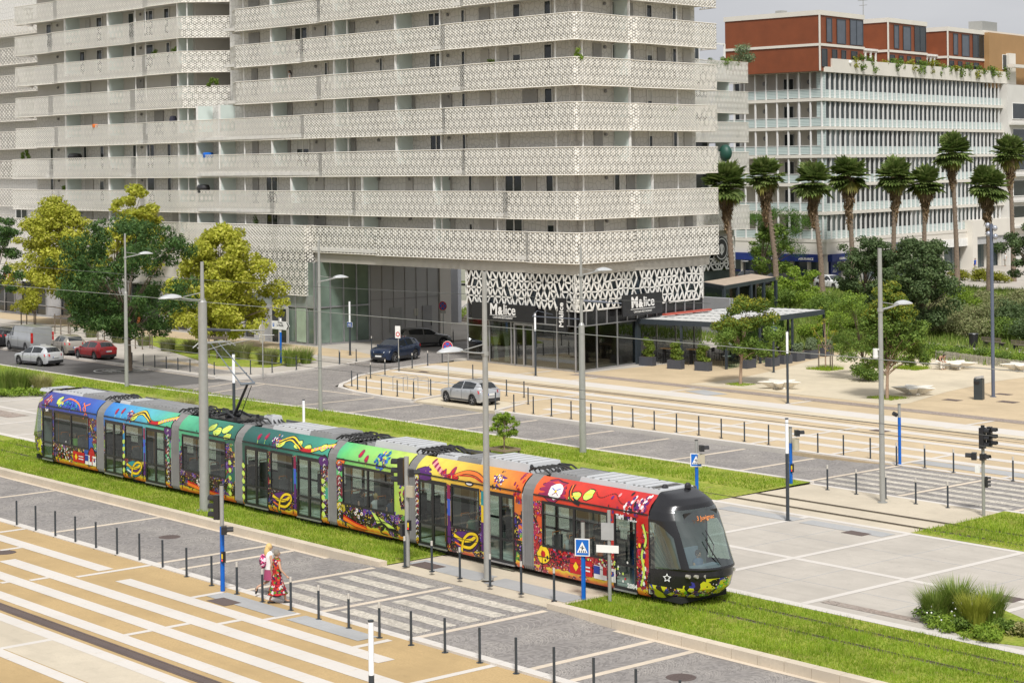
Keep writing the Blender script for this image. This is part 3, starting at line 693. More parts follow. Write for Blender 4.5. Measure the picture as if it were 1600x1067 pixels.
build_each(b,'balcony_post',WHITE,mb)
b=MB()
for k in range(7):
    for px in (495,702,640,592,430,222,92):
        o=-REC+.1 if (px>340 or k<4) else -REC-.15
        p=FL(s_at(FL,px,o),o,Bt[k+1]-.25); b.ball(p,.13,8,5)
    p=FR(s_at(FR,948,-1.4),-1.4,Bt[k+1]-.25); b.ball(p,.13,8,5)
build_each(b,'wall_lamp',M_('grey_lamp',(.25,.25,.25),.4),mb,True,40)
# ground floor: fascia, restaurant glass, lattice
b=MB(); b.prism(corner_pts(FL,FR,s_at(FL,487),16.3,-.25,-.22,-9),6.62,7.42); b.build('fascia',CONCF,mb,world=True)
sR=s_at(FL,727,-.3); eR=s_at(FR,1095,-.4)
def lattice_net(F_,s0,s1,z0,z1,o,root,seed,px_=.62,w_=.055):
    r_=random.Random(seed); b=MB(); nc=int((s1-s0)/px_)+1; nr=int((z1-z0)/.6)+2; N={}
    for j in range(nr):
        for i in range(-1,nc+1): N[i,j]=(s0+(i+(.5 if j%2 else 0))*px_+r_.uniform(-.1,.1),z0-.05+(z1-z0+.1)*j/(nr-1)+(r_.uniform(-.08,.08) if 0<j<nr-1 else 0))
    def bar(p,q,ww):
        (a,z),(c,y)=p,q; a,c=[min(max(k,s0),s1) for k in (a,c)]; d=math.hypot(c-a,y-z)
        if d<.1: return
        nx,nz=-(y-z)/d*ww,(c-a)/d*ww
        b.hexa([F_(a-nx,o,z-nz),F_(c-nx,o,y-nz),F_(c-nx,o-.05,y-nz),F_(a-nx,o-.05,z-nz),F_(a+nx,o,z+nz),F_(c+nx,o,y+nz),F_(c+nx,o-.05,y+nz),F_(a+nx,o-.05,z+nz)])
    for (i,j),p in N.items():
        if (i+1,j) in N and r_.random()<.72: bar(p,N[i+1,j],w_*r_.uniform(.8,1.25))
        for di in ((0,1) if j%2 else (-1,0)):
            if (i+di,j+1) in N and r_.random()<.93: bar(p,N[i+di,j+1],w_*r_.uniform(.8,1.3))
    return b.build('lattice_screen',M_('lattice_white',(.76,.74,.69),.5) if 'lattice_white' not in bpy.data.materials else bpy.data.materials['lattice_white'],root,world=True)
lattice_net(FL,.05,sR,4.2,6.6,-.26,mb,1); lattice_net(FR,.05,eR,4.2,6.6,-.26,mb,2)
b=MB(); b.fbox(FL,.4,sR-.05,-.62,-.58,4.2,6.6); b.fbox(FR,.7,eR-.1,-.62,-.58,4.2,6.6)
b.build('glazing_behind_lattice',glassy('blue_black_glass',(.04,.055,.07),.08),mb,world=True)
b=MB(); b.fbox(FL,.3,sR,-.5,-.38,3.1,4.2); b.fbox(FR,.3,eR,-.5,-.38,3.1,4.2); b.build('black_panel_band',M_('black_gloss_panel',(.015,.015,.016),.25),mb,world=True)
b=MB()
for F_,ss in ((FL,[i*(sR-.2)/10+.1 for i in range(11)]),(FR,[i*(eR-.1)/13+.1 for i in range(14)])):
    for i,s in enumerate(ss):
        b.fbox(F_,s-.04,s+.04,-.37,-.29,3.12,4.2)
        if i%2==0: b.fbox(F_,s-.05,s+.05,-.372,-.28,0,3.12)
    b.fbox(F_,ss[0],ss[-1],-.36,-.3,3.06,3.14)
    b.fbox(F_,ss[0],ss[-1],-.36,-.3,0,.12)
b.build('glazing_frame',STEEL,mb,world=True)
RG=thin_glass('restaurant_glass',(.60,.61,.60),.12)
b=MB(); b.fbox(FL,.15,sR-.1,-.345,-.33,.1,3.08); b.fbox(FR,.15,eR-.2,-.345,-.33,.1,3.08); b.build('shop_glass',RG,mb,world=True)
b=MB(); b.fbox(FL,3.4,sR,-7,-6.9,0,6.6); b.fbox(FL,sR-.1,sR,-6.9,-.4,0,6.62)
b.build('inner_wall',M_('dark_interior',(.30,.25,.20),.8),mb,world=True)
b=MB(); b.fbox(FL,3.2,sR,-7,-.5,3.1,3.2); b.build('inner_ceiling',M_('ceiling_inner',(.3,.28,.25),.8),mb,world=True)
# side wall of restaurant on the passage
b=MB(); q=FL(sR,-.4,0); b.box(q[0]-.12,q[0]-.0,q[1],q[1]+9,0,6.62); b.build('side_wall',CLAD,mb,world=True)
# entrance doors
sa,sb_=s_at(FL,797),s_at(FL,826)
b=MB(); 
for s in (sa,(sa+sb_)/2,sb_): b.fbox(FL,s-.06,s+.06,-.3,-.22,0,3.0)
b.fbox(FL,sb_,sa,-.3,-.222,2.9,3.04); d=b.build('entrance_door',STEEL,mb,world=True)
# light green curtains
for px in (772,789):
    s=s_at(FL,px,-.6); b=MB(); rows=[]
    for z,w_ in ((3.0,.55),(2.2,.42),(1.4,.22),(1.1,.14),(.8,.2),(.2,.3)):
        rows.append([FL(s-w_+2*w_*i/10,-.62+.05*(i%2),z) for i in range(11)])
    b.grid(rows); b.build('curtain',M_('pale_green_curtain',(.45,.52,.42),.8),mb,world=True)
# interior furniture, as seen through the glass
# signs
SGNW=M_('white_letters',(.8,.79,.76),.5,0,.02)
SB=M_('sign_black',(.018,.018,.02),.35)
def bigsign(F_,px0,px1,o,z0,z1,txt,sub,hh):
    s0,s1=sorted((s_at(F_,px0,o),s_at(F_,px1,o))); b=MB(); b.fbox(F_,s0,s1,o-.1,o,z0,z1)
    sg=b.build('shop_sign',SB,mb,world=True); right=-F_.d if F_ is FL else F_.d
    sm=(s0+s1)/2
    def at(s,z): p=F_(s,o+.015,z); return Matrix.Translation(Vector(p)-mb.location)@face_mat((0,0,0),right)
    for (a,t,sc,dz,dx) in txt: text('letters',a,hh*sc,at(sm+dx,z0+(z1-z0)*dz),SGNW,sg,.01,.012*t)
    text('subtitle',sub,hh*.2,at(sm,z0+(z1-z0)*.17),SGNW,sg,.005,.0)
    b=MB(); b.fbox(F_,sm-hh*1.45,sm+hh*1.45,o+.002,o+.02,z0+(z1-z0)*.29,z0+(z1-z0)*.315); b.build('underline',SGNW,sg,world=False).data.transform(Matrix.Translation(-mb.location))
bigsign(FL,735,834,.05,3.15,4.35,[('M',3,1.05,.63,1.0),('&',3,.75,.56,.28),('lice',1,1.0,.63,-.72)],'CAFÉ-BAR-RESTAURANT',1.0)
bigsign(FR,971,1033,.25,3.5,5.0,[('M',3,1.05,.6,-1.0),('&',3,.75,.54,-.28),('lice',1,1.,.6,.72)],'CAFÉ-BAR-RESTAURANT',1.0)
# vertical sign by the corner
b=MB(); q=FL(.75,.1,0); b.box(q[0]-.06,q[0]+.06,q[1]-.65,q[1]+.1,2.95,5.0)
q=FL(1.35,.0,0); b=MB(); b.fbox(FL,.95,1.75,.2,.32,2.8,5.05); vs=b.build('shop_sign',SB,mb,world=True)
Mv=Matrix.Translation(Vector(FL(1.35,.335,3.9))-mb.location)@face_mat((0,0,0),(0,0,1),(-1,0,0))
text('letters','M&lice',.62,Mv,SGNW,vs,.008,.012)
# passage: side wall, glass bay, door, column
GL2=glassy('green_shop_glass',(.15,.20,.165),.05,spec=.7)
PW=-128.6
PV=lambda px: PW*ray(px,500)[1]/ray(px,500)[0]
vE=PV(687); vC=PV(704)
b=MB(); b.box(PW-.3,PW,94.2,vE,0,6.65); b.build('passage_wall',CLAD,mb,world=True)
b=MB()
for i in range(7): v=94.3+i*(vE-94.4)/6; b.box(PW,PW+.05,v-.02,v+.02,0,6.6)
b.box(PW,PW+.045,94.2,vE,3.3,3.36)
b.build('cladding_joint',M_('dark_joint',(.28,.27,.26),.6),mb,world=True)
b=MB(); b.box(PW,PW+.08,PV(660),PV(674),0.,2.6); d=b.build('door',M_('grey_door',(.27,.265,.26),.5),mb,world=True); b=MB(); b.box(PW+.08,PW+.16,PV(672.5),PV(673),.9,1.3); h=b.build('handle',BLACK,d,world=False); h.data.transform(Matrix.Translation(-mb.location))
b=MB(); b.box(PW,PW+.06,PV(609),PV(627),.5,2.6); b.build('grille',M_('grille_grey',(.3,.3,.28),.5),mb,world=True)
b=MB(); b.box(PW,PW+.05,PV(647),PV(653),1.8,2.4); b.build('wall_box',M_('cream_box',(.5,.48,.4),.5),mb,world=True)
b=MB(); b.box(PW-.5,PW+.1,vE,vC,0,6.65); b.build('column',CREAMW,mb,world=True)
b=MB(); b.box(-127.9,-111,118,118.5,0,3); b.build('back_wall',M_('back_wall_grey',(.33,.33,.34),.7,0,.05),mb,world=True)
b=MB()
uA=V(716,500,112)[0]; uB=V(731,500,112)[0]
for i in range(16): b.box(uA,uB,112+i*.35,120,i*.18,i*.18+.18)
b.build('stair',M_('stair_stone',(.36,.31,.26),.8),mb,world=True)
b=MB()
for z in (1.0,): b.tube([(uA+.1,111.9,z),(uA+.1,117.6,z+2.9)],.04,5)
for i in range(6): b.cyl((uA+.1,112+i,i*.5),(uA+.1,112+i,i*.5+1.),.025,n=4)
b.build('stair_rail',STEEL,mb,world=True)
b=MB(); b.box(V(696,500,111)[0],V(716,500,111)[0],111,111.4,0,9.); b.build('alley_wall',M_('alley_panel',(.38,.39,.42),.6,0,.05),mb,world=True)
# glass corner box left of the passage
b=MB(); b.box(-137.3,PW,88.85,88.9,.15,6.6); b.box(PW-.05,PW,88.9,94.2,.15,6.6); b.build('shop_glass',GL2,mb,world=True)
b=MB()
for u in (-137.3,-136.1,-134.,-132.9,-131.2,-129.6,PW): b.box(u-.05,u+.05,88.72,88.84,0,6.6)
for v in (89.,90.3,91.6,92.9,94.15): b.box(PW,PW+.08,v-.05,v+.05,0,6.6)
b.box(-137.3,PW,88.73,88.83,2.95,3.07); b.box(PW+.0,PW+.075,88.9,94.1,2.95,3.07); b.box(-137.3,PW,88.735,88.83,0,.14); b.box(PW,PW+.07,88.9,94.1,0,.14)
b.build('glazing_frame',STEEL,mb,world=True)
b=MB(); b.box(-137.3,PW,88.74,88.86,3.07,3.95); b.build('grey_panel',M_('grey_green_panel',(.26,.29,.27),.4),mb,world=True)
sgl=M_('light_grey_panel',(.40,.40,.41),.5)
b=MB(); b.box(-137.2,-134.6,88.66,88.72,0,2.95); b.build('grey_panel',sgl,mb,world=True)
b=MB()
for u in (-134.5,-133.35,-132.2): b.box(u-.09,u+.09,88.55,88.7,0,2.9)
b.box(-134.5,-132.2,88.56,88.69,2.75,2.95); d=b.build('entrance_door',M_('alu_frame',(.55,.54,.52),.4,.3),mb,world=True)
b=MB(); b.box(-134.41,-132.3,88.6,88.64,.05,2.75); p=b.build('pane',DGLASS,d); p.data.transform(Matrix.Translation(-mb.location))
b=MB(); b.box(-131.1,-129.7,88.86,88.95,.2,2.9)
b=MB(); b.box(-131.0,-129.7,88.68,88.71,.2,2.9); b.build('glass_poster_panel',M_('pale_green_panel',(.36,.45,.34),.4),mb,world=True)
# shopfronts along the left facade
b=MB();g=MB();p_=MB();rr=random.Random(5)
u=-137.4; i=0
while u>-200:
    w_=rr.choice((2.2,3.0,1.6)); 
    if i%3==1: p_.box(u-w_,u,88.95,89.05,0,3.9)
    else:
        g.box(u-w_+.08,u-.08,89.0,89.03,.15,3.85); b.box(u-w_,u,88.9,88.98,1.0,1.07)
    b.box(u-.07,u+.07,88.88,89.02,0,3.95); u-=w_; i+=1
b.box(-200,-137.4,88.9,89.0,3.85,3.95); b.box(-200,-137.4,88.9,89.,0,.14)
b.build('glazing_frame',STEEL,mb,world=True); build_each(g,'shop_glass',DGLASS,mb); build_each(p_,'grey_panel',sgl,mb)
b=MB(); b.box(-200,-137.4,89.1,89.4,3.9,7.45); b.build('upper_wall',WALLG,mb,world=True)
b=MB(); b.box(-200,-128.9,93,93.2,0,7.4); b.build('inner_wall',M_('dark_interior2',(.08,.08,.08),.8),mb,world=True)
OR=M_('orange_sticker',(.65,.16,.03),.5)
b=MB()
for u in (-151.5,-157,-163.2): b.face([(u,88.86,.3),(u+.6,88.86,.3),(u+.75,88.86,1.5),(u+.5,88.86,1.5)]); 
b.build('orange_window_mark',OR,mb,world=True)
# white canopy with red letters at the far left
q0=V(14,425,88.0); q1=V(47,425,88.)
cn_=MB(); cn_.box(q0[0]-1,q1[0]+2,86.9,88.8,4.15,4.35); cn_.box(q0[0]-1,q1[0]+2,86.85,86.95,3.5,4.36)
cp=cn_.build('shop_canopy',WHITE,mb,world=True)
RED=M_('red_letters',(.55,.03,.03),.5)
text('letters','MONO',.8,Matrix.Translation(Vector(((q0[0]+q1[0])/2+.2,86.83,3.92))-mb.location)@face_mat((0,0,0),(1,0,0)),RED,cp,.01,.02)
# ---------------------------------------------------------------- building farther left
fb=thing('apartment_building',(-190,97,0),'off white block with star patterned bands behind the long building, far left','building')
FF=mkF((-178.3,96.5),(-1,0))
for k in range(3,8):
    c=fb; q=[FF(0,0,0)[:2],FF(9.5 if k%2 else 11,.3 if k%2 else .0,0)[:2],FF(30,.3,0)[:2]]
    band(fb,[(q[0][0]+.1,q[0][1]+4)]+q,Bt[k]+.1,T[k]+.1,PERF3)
    b=MB(); b.fbox(FF,.2,30,-8,-.1,Bt[k]+.1,Bt[k]+.4); b.build('floor_slab',SOFF,fb,world=True)
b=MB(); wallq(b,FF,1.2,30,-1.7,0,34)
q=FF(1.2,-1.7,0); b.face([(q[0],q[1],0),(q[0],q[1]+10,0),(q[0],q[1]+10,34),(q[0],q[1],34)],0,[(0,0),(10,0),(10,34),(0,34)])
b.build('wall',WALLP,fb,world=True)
for k in (0,1,2):
    band(fb,[FF(-2,.2,0)[:2],FF(30,.2,0)[:2]],Bt[k],T[k],PERF3)
# ---------------------------------------------------------------- wing behind, right of the corner
E=[c*199 for c in ray(1171,300)[:2]]
wg=thing('apartment_building',(E[0],E[1],0),'off white apartment wing behind the corner, planted roof terrace, round emblem on lattice','building')
FG=mkF((E[0],E[1]),(3.0,-17.))
zt={0:(7.5,9.9),1:(10.2,12.3),2:(13.15,15.3),3:(16.3,18.3),4:(19.2,21.4),5:(22.35,24.4)}
for k,(z0,z1) in zt.items():
    if k==1: continue
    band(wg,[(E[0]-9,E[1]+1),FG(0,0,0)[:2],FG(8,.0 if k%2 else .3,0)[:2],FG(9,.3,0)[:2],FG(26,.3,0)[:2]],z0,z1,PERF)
    b=MB(); b.fbox(FG,.2,26,-7,-.05,z0+.1,z0+.38); b.build('floor_slab',SOFF,wg,world=True)
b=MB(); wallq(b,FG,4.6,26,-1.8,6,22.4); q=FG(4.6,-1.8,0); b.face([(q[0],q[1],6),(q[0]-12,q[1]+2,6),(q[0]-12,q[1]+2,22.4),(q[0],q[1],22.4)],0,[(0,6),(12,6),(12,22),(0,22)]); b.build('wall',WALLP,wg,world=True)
for z0,z1 in ((18.4,19.3),(21.5,22.4),(15.3,16.4),(12.3,13.2)):
    window(FG,4.9,7.2,-1.78,z0-.8,z1,wg); 
    b=MB(); b.fbox(FG,3.4,3.44,-1.8,-.1,z0-.9,z1+.05); b.build('partition',FROST,wg,world=True)
lattice_net(FG,1.6,16,3.6,6.7,-.8,wg,3,.8,.07)
b=MB(); b.fbox(FG,1.6,26,-1.4,-1.2,3.4,7.4); b.fbox(FG,1.6,26,-1.4,-.9,6.7,7.5,1); b.fbox(FG,1.6,26,-1.6,-1.1,0,3.4,2); b.build('back_panel',[DGLASS,CONCF,M_('dark_green_wall',(.035,.05,.045),.6)],wg,world=True)
# round emblem
s=s_at(FG,1126,-.6); c=FG(s,-.6,5.6); M=face_mat((0,0,0),-FG.d)
def ring(b,c,M,r0,r1,o,m=0,n=28):
    pts=[[(Vector(c)+M.to_3x3()@Vector((math.cos(t)*r,math.sin(t)*r,o))) for t in [2*math.pi*k/n for k in range(n)]] for r in (r0,r1)]
    b.grid(pts,m,True)
b=MB(); ring(b,c,M,.001,1.25,.02,0); ring(b,c,M,.98,1.08,.035,1); ring(b,c,M,.001,.5,.035,1); ring(b,c,M,.001,.36,.045,0)
b.face([Vector(c)+M.to_3x3()@Vector(q) for q in ((-.12,-.6,.055),(.12,-.6,.055),(.3,.45,.055),(-.3,.45,.055))],1)
b.build('emblem',[SB,SGNW],wg,world=True)
# roof terrace frame and low wall
b=MB(); 
for s in (2.0,7.5): b.fbox(FG,s-.08,s+.08,-1.6,-1.45,22.4,26.3); b.fbox(FG,s-.08,s+.08,-5,-4.85,22.4,26.3)
b.fbox(FG,2.0,7.5,-1.6,-1.45,26.2,26.35); b.fbox(FG,4.2,7.0,-3.2,-3.1,24.2,26.); b.build('terrace_frame',WHITE,wg,world=True)
b=MB(); b.fbox(FG,4.4,6.8,-3.12,-3.05,24.5,25.9); b.build('terrace_glass',DGLASS,wg,world=True)
b=MB(); b.fbox(FG,6,26,-9,-2.5,26,29.5); b.build('upper_wall',WALLW,wg,world=True)
band(wg,[FG(6.2,.2,0)[:2],FG(26,.2,0)[:2]],25.5,27.6,PERF); 
# ---------------------------------------------------------------- white office and flats building with red penthouses
Wc=[c*225 for c in ray(1290,300)[:2]]
wh=thing('office_building',(Wc[0],Wc[1],0),'long white building with close vertical fins and three rust red rooftop penthouses','building')
FWr=mkF(Wc,ray(3140,230)[:2]); FWl=mkF(Wc,ray(-2300,290)[:2])
LR=s_at(FWr,1587); LL=s_at(FWl,1128)
zl=[24.6,21.35,18.05,14.8,11.5,8.2,5.0]
FIN=M_('white_fin',(.74,.73,.71),.5,0,.03)
N=44
b=MB()
b.prism(corner_pts(FWr,FWl,LR,LL,-1.3,-2.6,-16),4.9,25.4)
b.build('wall',CREAMW,wh,world=True)
for i,z in enumerate(zl[:-1]):
    zb=zl[i+1]
    b=MB(); b.prism(corner_pts(FWr,FWl,LR,LL,.16,.16,-3.5),zb-.08,zb+.28); b.build('floor_slab',CREAMW,wh,world=True)
    fb_=MB(); wg_=MB(); gl=MB()
    for j in range(N+1):
        s=.25+(LR-.5)*j/N; fb_.fbox(FWr,s-.05,s+.05,-.22,.0,zb+.28,z-.02)
        if j<N:
            s2=.25+(LR-.5)*(j+1)/N
            if i<2:
                bb=MB(); bb.fbox(FWr,s+.07,s2-.07,-.95,-.9,zb+.3,z-.05); bb.build('window',OFFG,wh,world=True)
            else: wg_.fbox(FWr,s+.07,s2-.07,-.95,-.9,zb+.3,z-.05)
            gl.fbox(FWr,s+.07,s2-.07,-.2,-.17,zb+.32,zb+1.25)
    fb_.build('fins',FIN,wh,world=True); gl.build('glass_railing',FROSTS,wh,world=True)
    if wg_.f: tag(wg_.build('window',OFFG,wh,world=True),kind='stuff')
    # balconies of the left facade
    gl=MB(); ps=MB(); 
    M=9
    for j in range(M+1):
        s=.4+(LL-.8)*j/M; ps.fbox(FWl,s-.09,s+.09,-.1,.06,zb+.28,z)
        if j<M: s2=.4+(LL-.8)*(j+1)/M; gl.fbox(FWl,s+.1,s2-.1,-.06,-.03,zb+.35,zb+1.3)
    ps.fbox(FWl,.4,LL,-.05,.03,zb+1.3,zb+1.36); 
    for s in (4.5,13,22): 
        q=FWl(s,-1.2,zb); ps.cyl((q[0],q[1],zb+.2),(q[0],q[1],z),.24,n=10)
    ps.build('balcony_post',FIN,wh,world=True); gl.build('glass_railing',FROSTS,wh,world=True)
    for a in (6.2,13.5,21): window(FWl,a,a+1.5,-2.58,zb+.3,z-.45,wh)
    b=MB(); 
    for a in (4.,10.5,18): q=FWl(a,-2.55,zb+2.3); b.ball(q,.28,10,6)
    b.build('wall_lamp',M_('round_lamp',(.3,.3,.3),.4),wh,world=True)
    b=MB(); b.fbox(FWl,-.0,1.2,-.2,-.12,zb+.3,z-.03) ; b.build('louvre_panel',FROSTS,wh,world=True)
# parapet on top with the planter
b=MB(); b.fbox(FWr,1.5,LR,-.6,.25,24.6,26.2); b.fbox(FWr,-.1,1.5,-.6,.22,24.6,25.2); b.fbox(FWr,LR-2.2,LR,-5,.22,26.2,28.8); b.build('roof_parapet',CREAMW,wh,world=True)
b=MB(); b.fbox(FWl,-.1,LL,-.6,.2,24.62,25.15); b.build('roof_parapet',CREAMW,wh,world=True)
RUST=M_('rust_red_cladding',(.21,.055,.018),.6,0,.10,.8); 
# fins of rust cladding: vertical joints
pent=[(1283,1352,16,30,1143),(1390,1450,28,40,1352),(1483,1540,42,52,1450)]
for idx,(pa,pb,ya,yb,pl) in enumerate(pent):
    o=-1.0 if idx else .05
    s0=s_at(FWr,pa,o); s1=s_at(FWr,pb,o); c0=FWr(s0,o,0); zt_=ZH(pa,ya,c0[0],c0[1])
    ld=(s_at(FWl,1143) if idx==0 else 14)
    FA=mkF((c0[0],c0[1]),FWl.d)   # left face of this penthouse
    FRr=mkF((c0[0],c0[1]),FWr.d)
    pl_=[c0[:2],FWr(s1,o,0)[:2],(FWr(s1,o,0)[0]+FA.d.x*ld,FWr(s1,o,0)[1]+FA.d.y*ld),FA(ld,0,0)[:2]]
    b=MB(); b.prism(pl_,24.7,zt_-.5); b.build('penthouse_wall',RUST,wh,world=True)
    cx_=sum(p[0] for p in pl_)/4; cy2=sum(p[1] for p in pl_)/4
    b=MB(); b.prism([(cx_+(p[0]-cx_)*1.02,cy2+(p[1]-cy2)*1.02) for p in pl_],zt_-.55,zt_)
    zm=24.7+(zt_-24.7)*.44
    b.fbox(FWr,s0-.12,s1+.1,o,o+.12,zm-.2,zm+.1); b.fbox(FA,-.1,ld+.1,-.02,.12,zm-.2,zm+.1); b.fbox(FWr,s0-.14,s0+.1,o,o+.12,24.7,zt_-.5)
    b.build('penthouse_trim',CREAMW,wh,world=True)
    w_=s1-s0; BG=M_('blue_grey_blind',(.09,.105,.13),.4)
    for (f0,f1,z0,z1,mt) in ((.15,.27,zm+.3,zt_-.8,BG),(.38,.58,zm+.2,zt_-.8,BG),(.68,.98,zm+.2,zt_-.65,BG if idx==0 else DGLASS),(.04,.16,25.2,zm-.5,DGLASS),(.27,.38,25,zm-.5,DGLASS),(.48,.58,25,zm-.5,DGLASS),(.70,.84,25,zm-.5,DGLASS)):
        window(FWr,s0+w_*f0,s0+w_*f1,o+.02,z0,z1,wh,pane=mt,fr=ANTH,split=(f1-f0)>.25)
    q=FWr(s0+w_*.64,o+.2,25.9); bb=MB(); bb.ball(q,.25,10,6); bb.build('wall_lamp',WHITE,wh,world=True)
    # link set back with white posts
    nx=pent[idx+1][0]-40 if idx<2 else 1572
    sa=s1; sb2=s_at(FWr,{0:1388,1:1481,2:1565}[idx],-2.5); bb=MB()
    for j in range(9): s=sa+(sb2-sa)*j/8; bb.fbox(FWr,s-.08,s+.08,-2.7,-2.5,26.2,27.9)
    bb.fbox(FWr,sa,sb2,-4.,-2.4,27.8,28.05); bb.build('pergola_posts',WHITE,wh,world=True)
b=MB(); q=FWr(2,-4,0)
for (s,o,zz) in ((s_at(FWr,1352,-2),-2,0),): 
    q=FWr(s,o,31.4); b.cyl(q,(q[0],q[1],34),.05,n=5); b.cyl((q[0]-.8,q[1],33.8),(q[0]+.8,q[1],33.8),.04,n=4); b.cyl((q[0]-.6,q[1],33.2),(q[0]+.6,q[1],33.2),.03,n=4)
b.build('antenna',GALV,wh,world=True)
b=MB(); q=FWl(9,-4,31.4); b.box(q[0]-.5,q[0]+.5,q[1]-.5,q[1]+.5,31.2,32.4); q=FWl(5,-4,31.4); b.box(q[0]-1.,q[0]+1.,q[1]-.5,q[1]+.5,31.2,32.1,0); b.build('roof_vent',GALV,wh,world=True)
# base: cream fascia, shops
b=MB(); b.prism(corner_pts(FWr,FWl,LR,LL,.1,.1,-3.),3.55,5.0); b.build('fascia',CREAMW,wh,world=True)
b=MB(); b.prism(corner_pts(FWr,FWl,LR,LL,-.88,-.88,-3.),0,3.55); b.build('shop_glass',OFFG,wh,world=True)
b=MB()
for F_,LN,n in ((FWr,LR,12),(FWl,LL,6)):
    for j in range(n+1): s=.3+(LN-.6)*j/n; b.fbox(F_,s-.14,s+.14,-.6,-.2,0,3.56)
build_each(b,'column',CREAMW,wh)
BLU=M_('blue_awning',(.008,.025,.16),.6)
sx_=s_at(FWr,1330)
b=MB(); b.fbox(FWr,.5,sx_,-.3,.5,2.7,3.54); b.fbox(FWl,.5,16,-.3,.5,2.7,3.54); 
b.fbox(FWr,.6,sx_,-.83,-.8,1.2,1.45); b.fbox(FWl,.6,16,-.83,-.8,1.2,1.45); aw=b.build('awning',BLU,wh,world=True)
for F_,ss,rt_ in ((FWl,(2.5,7.),-1),(FWr,(3.2,6.2),1)):
    for i,s in enumerate(ss):
        p=Vector(F_(s,.53,3.0)); text('letters','AXA' if i else 'ASSURANCE',.55 if i else .38,Matrix.Translation(p-wh.location)@face_mat((0,0,0),F_.d*rt_),SGNW,aw,.01,.01)
b=MB(); b.fbox(FWr,1.8,3.6,-.7,-.4,1.0,2.7); sg=b.build('hanging_sign',BLU,wh,world=True)
text('letters','AXA',.5,Matrix.Translation(Vector(FWr(2.7,-.38,1.5))-wh.location)@face_mat((0,0,0),FWr.d),SGNW,sg,.01)
s0,s1=s_at(FWr,1388),s_at(FWr,1418); b=MB(); b.fbox(FWr,s0,s1,.1,.25,3.3,4.3,0); b.fbox(FWr,s0,s1,.1,.27,3.15,3.3,1); sg=b.build('shop_sign',[M_('grey_sign',(.10,.11,.13),.5),RED],wh,world=True)
text('letters','Chez Paulette · épicerie'[:12],.6,Matrix.Translation(Vector(FWr((s0+s1)/2,.28,3.8))-wh.location)@face_mat((0,0,0),FWr.d),SGNW,sg,.01) if False else None
s0,s1=s_at(FWr,1470),s_at(FWr,1510); b=MB(); b.fbox(FWr,s0,s1,.1,.2,3.1,4.1); sg=b.build('shop_sign',WHITE,wh,world=True)
# entrance block farther right with dark opening
s0,s1=s_at(FWr,1520,1.),s_at(FWr,1590,1.)
b=MB(); b.fbox(FWr,s0,s1+6,-3,.9,4.2,6.4); b.fbox(FWr,s0,s0+1.5,-3,.9,0,4.2); b.fbox(FWr,s1+3,s1+6,-3,.9,0,4.2); b.build('porch',CREAMW,wh,world=True)
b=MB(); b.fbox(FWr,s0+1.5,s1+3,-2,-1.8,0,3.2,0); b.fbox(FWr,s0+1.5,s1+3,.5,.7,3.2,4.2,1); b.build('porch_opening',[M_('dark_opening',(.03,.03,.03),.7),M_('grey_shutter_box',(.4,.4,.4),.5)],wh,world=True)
# brown building at the far right, behind
Q=[c*262 for c in ray(1548,300)[:2]]
br=thing('apartment_building',(Q[0],Q[1],0),'ochre brown block partly hidden behind the right end of the white building','building')
FB=mkF(Q,ray(3140,230)[:2]); FBl=mkF(Q,ray(-2300,290)[:2])
OC=M_('ochre_render',(.36,.21,.09),.8,0,.06,.5)
b=MB(); b.fbox(FB,0,25,-12,0,24,31.4); b.build('upper_wall',OC,br,world=True)
b=MB(); b.fbox(FB,3.5,30,-10,1.0,0,24.5); b.build('wall',WALLW,br,world=True)
b=MB(); b.fbox(FB,4,30,.9,1.8,31.4-4.6,31.8-4.6) ; b.fbox(FB,0,25,-11,-.5,31.4,31.7); b.build('roof_edge',CREAMW,br,world=True)
for z in (22,18.5,15,11.5,8.): window(FB,5,9.5,1.02,z-2.2,z,br); b=MB(); b.fbox(FB,4,30,1.0,1.9,z-3.,z-2.7); b.build('floor_slab',WALLW,br,world=True)
for z in (28.6,): window(FB,4.2,8,.02,z-2,z,br)
b=MB(); b.fbox(FB,.2,5,-3,-1,31.7,33); b.build('roof_plant',GALV,br,world=True)
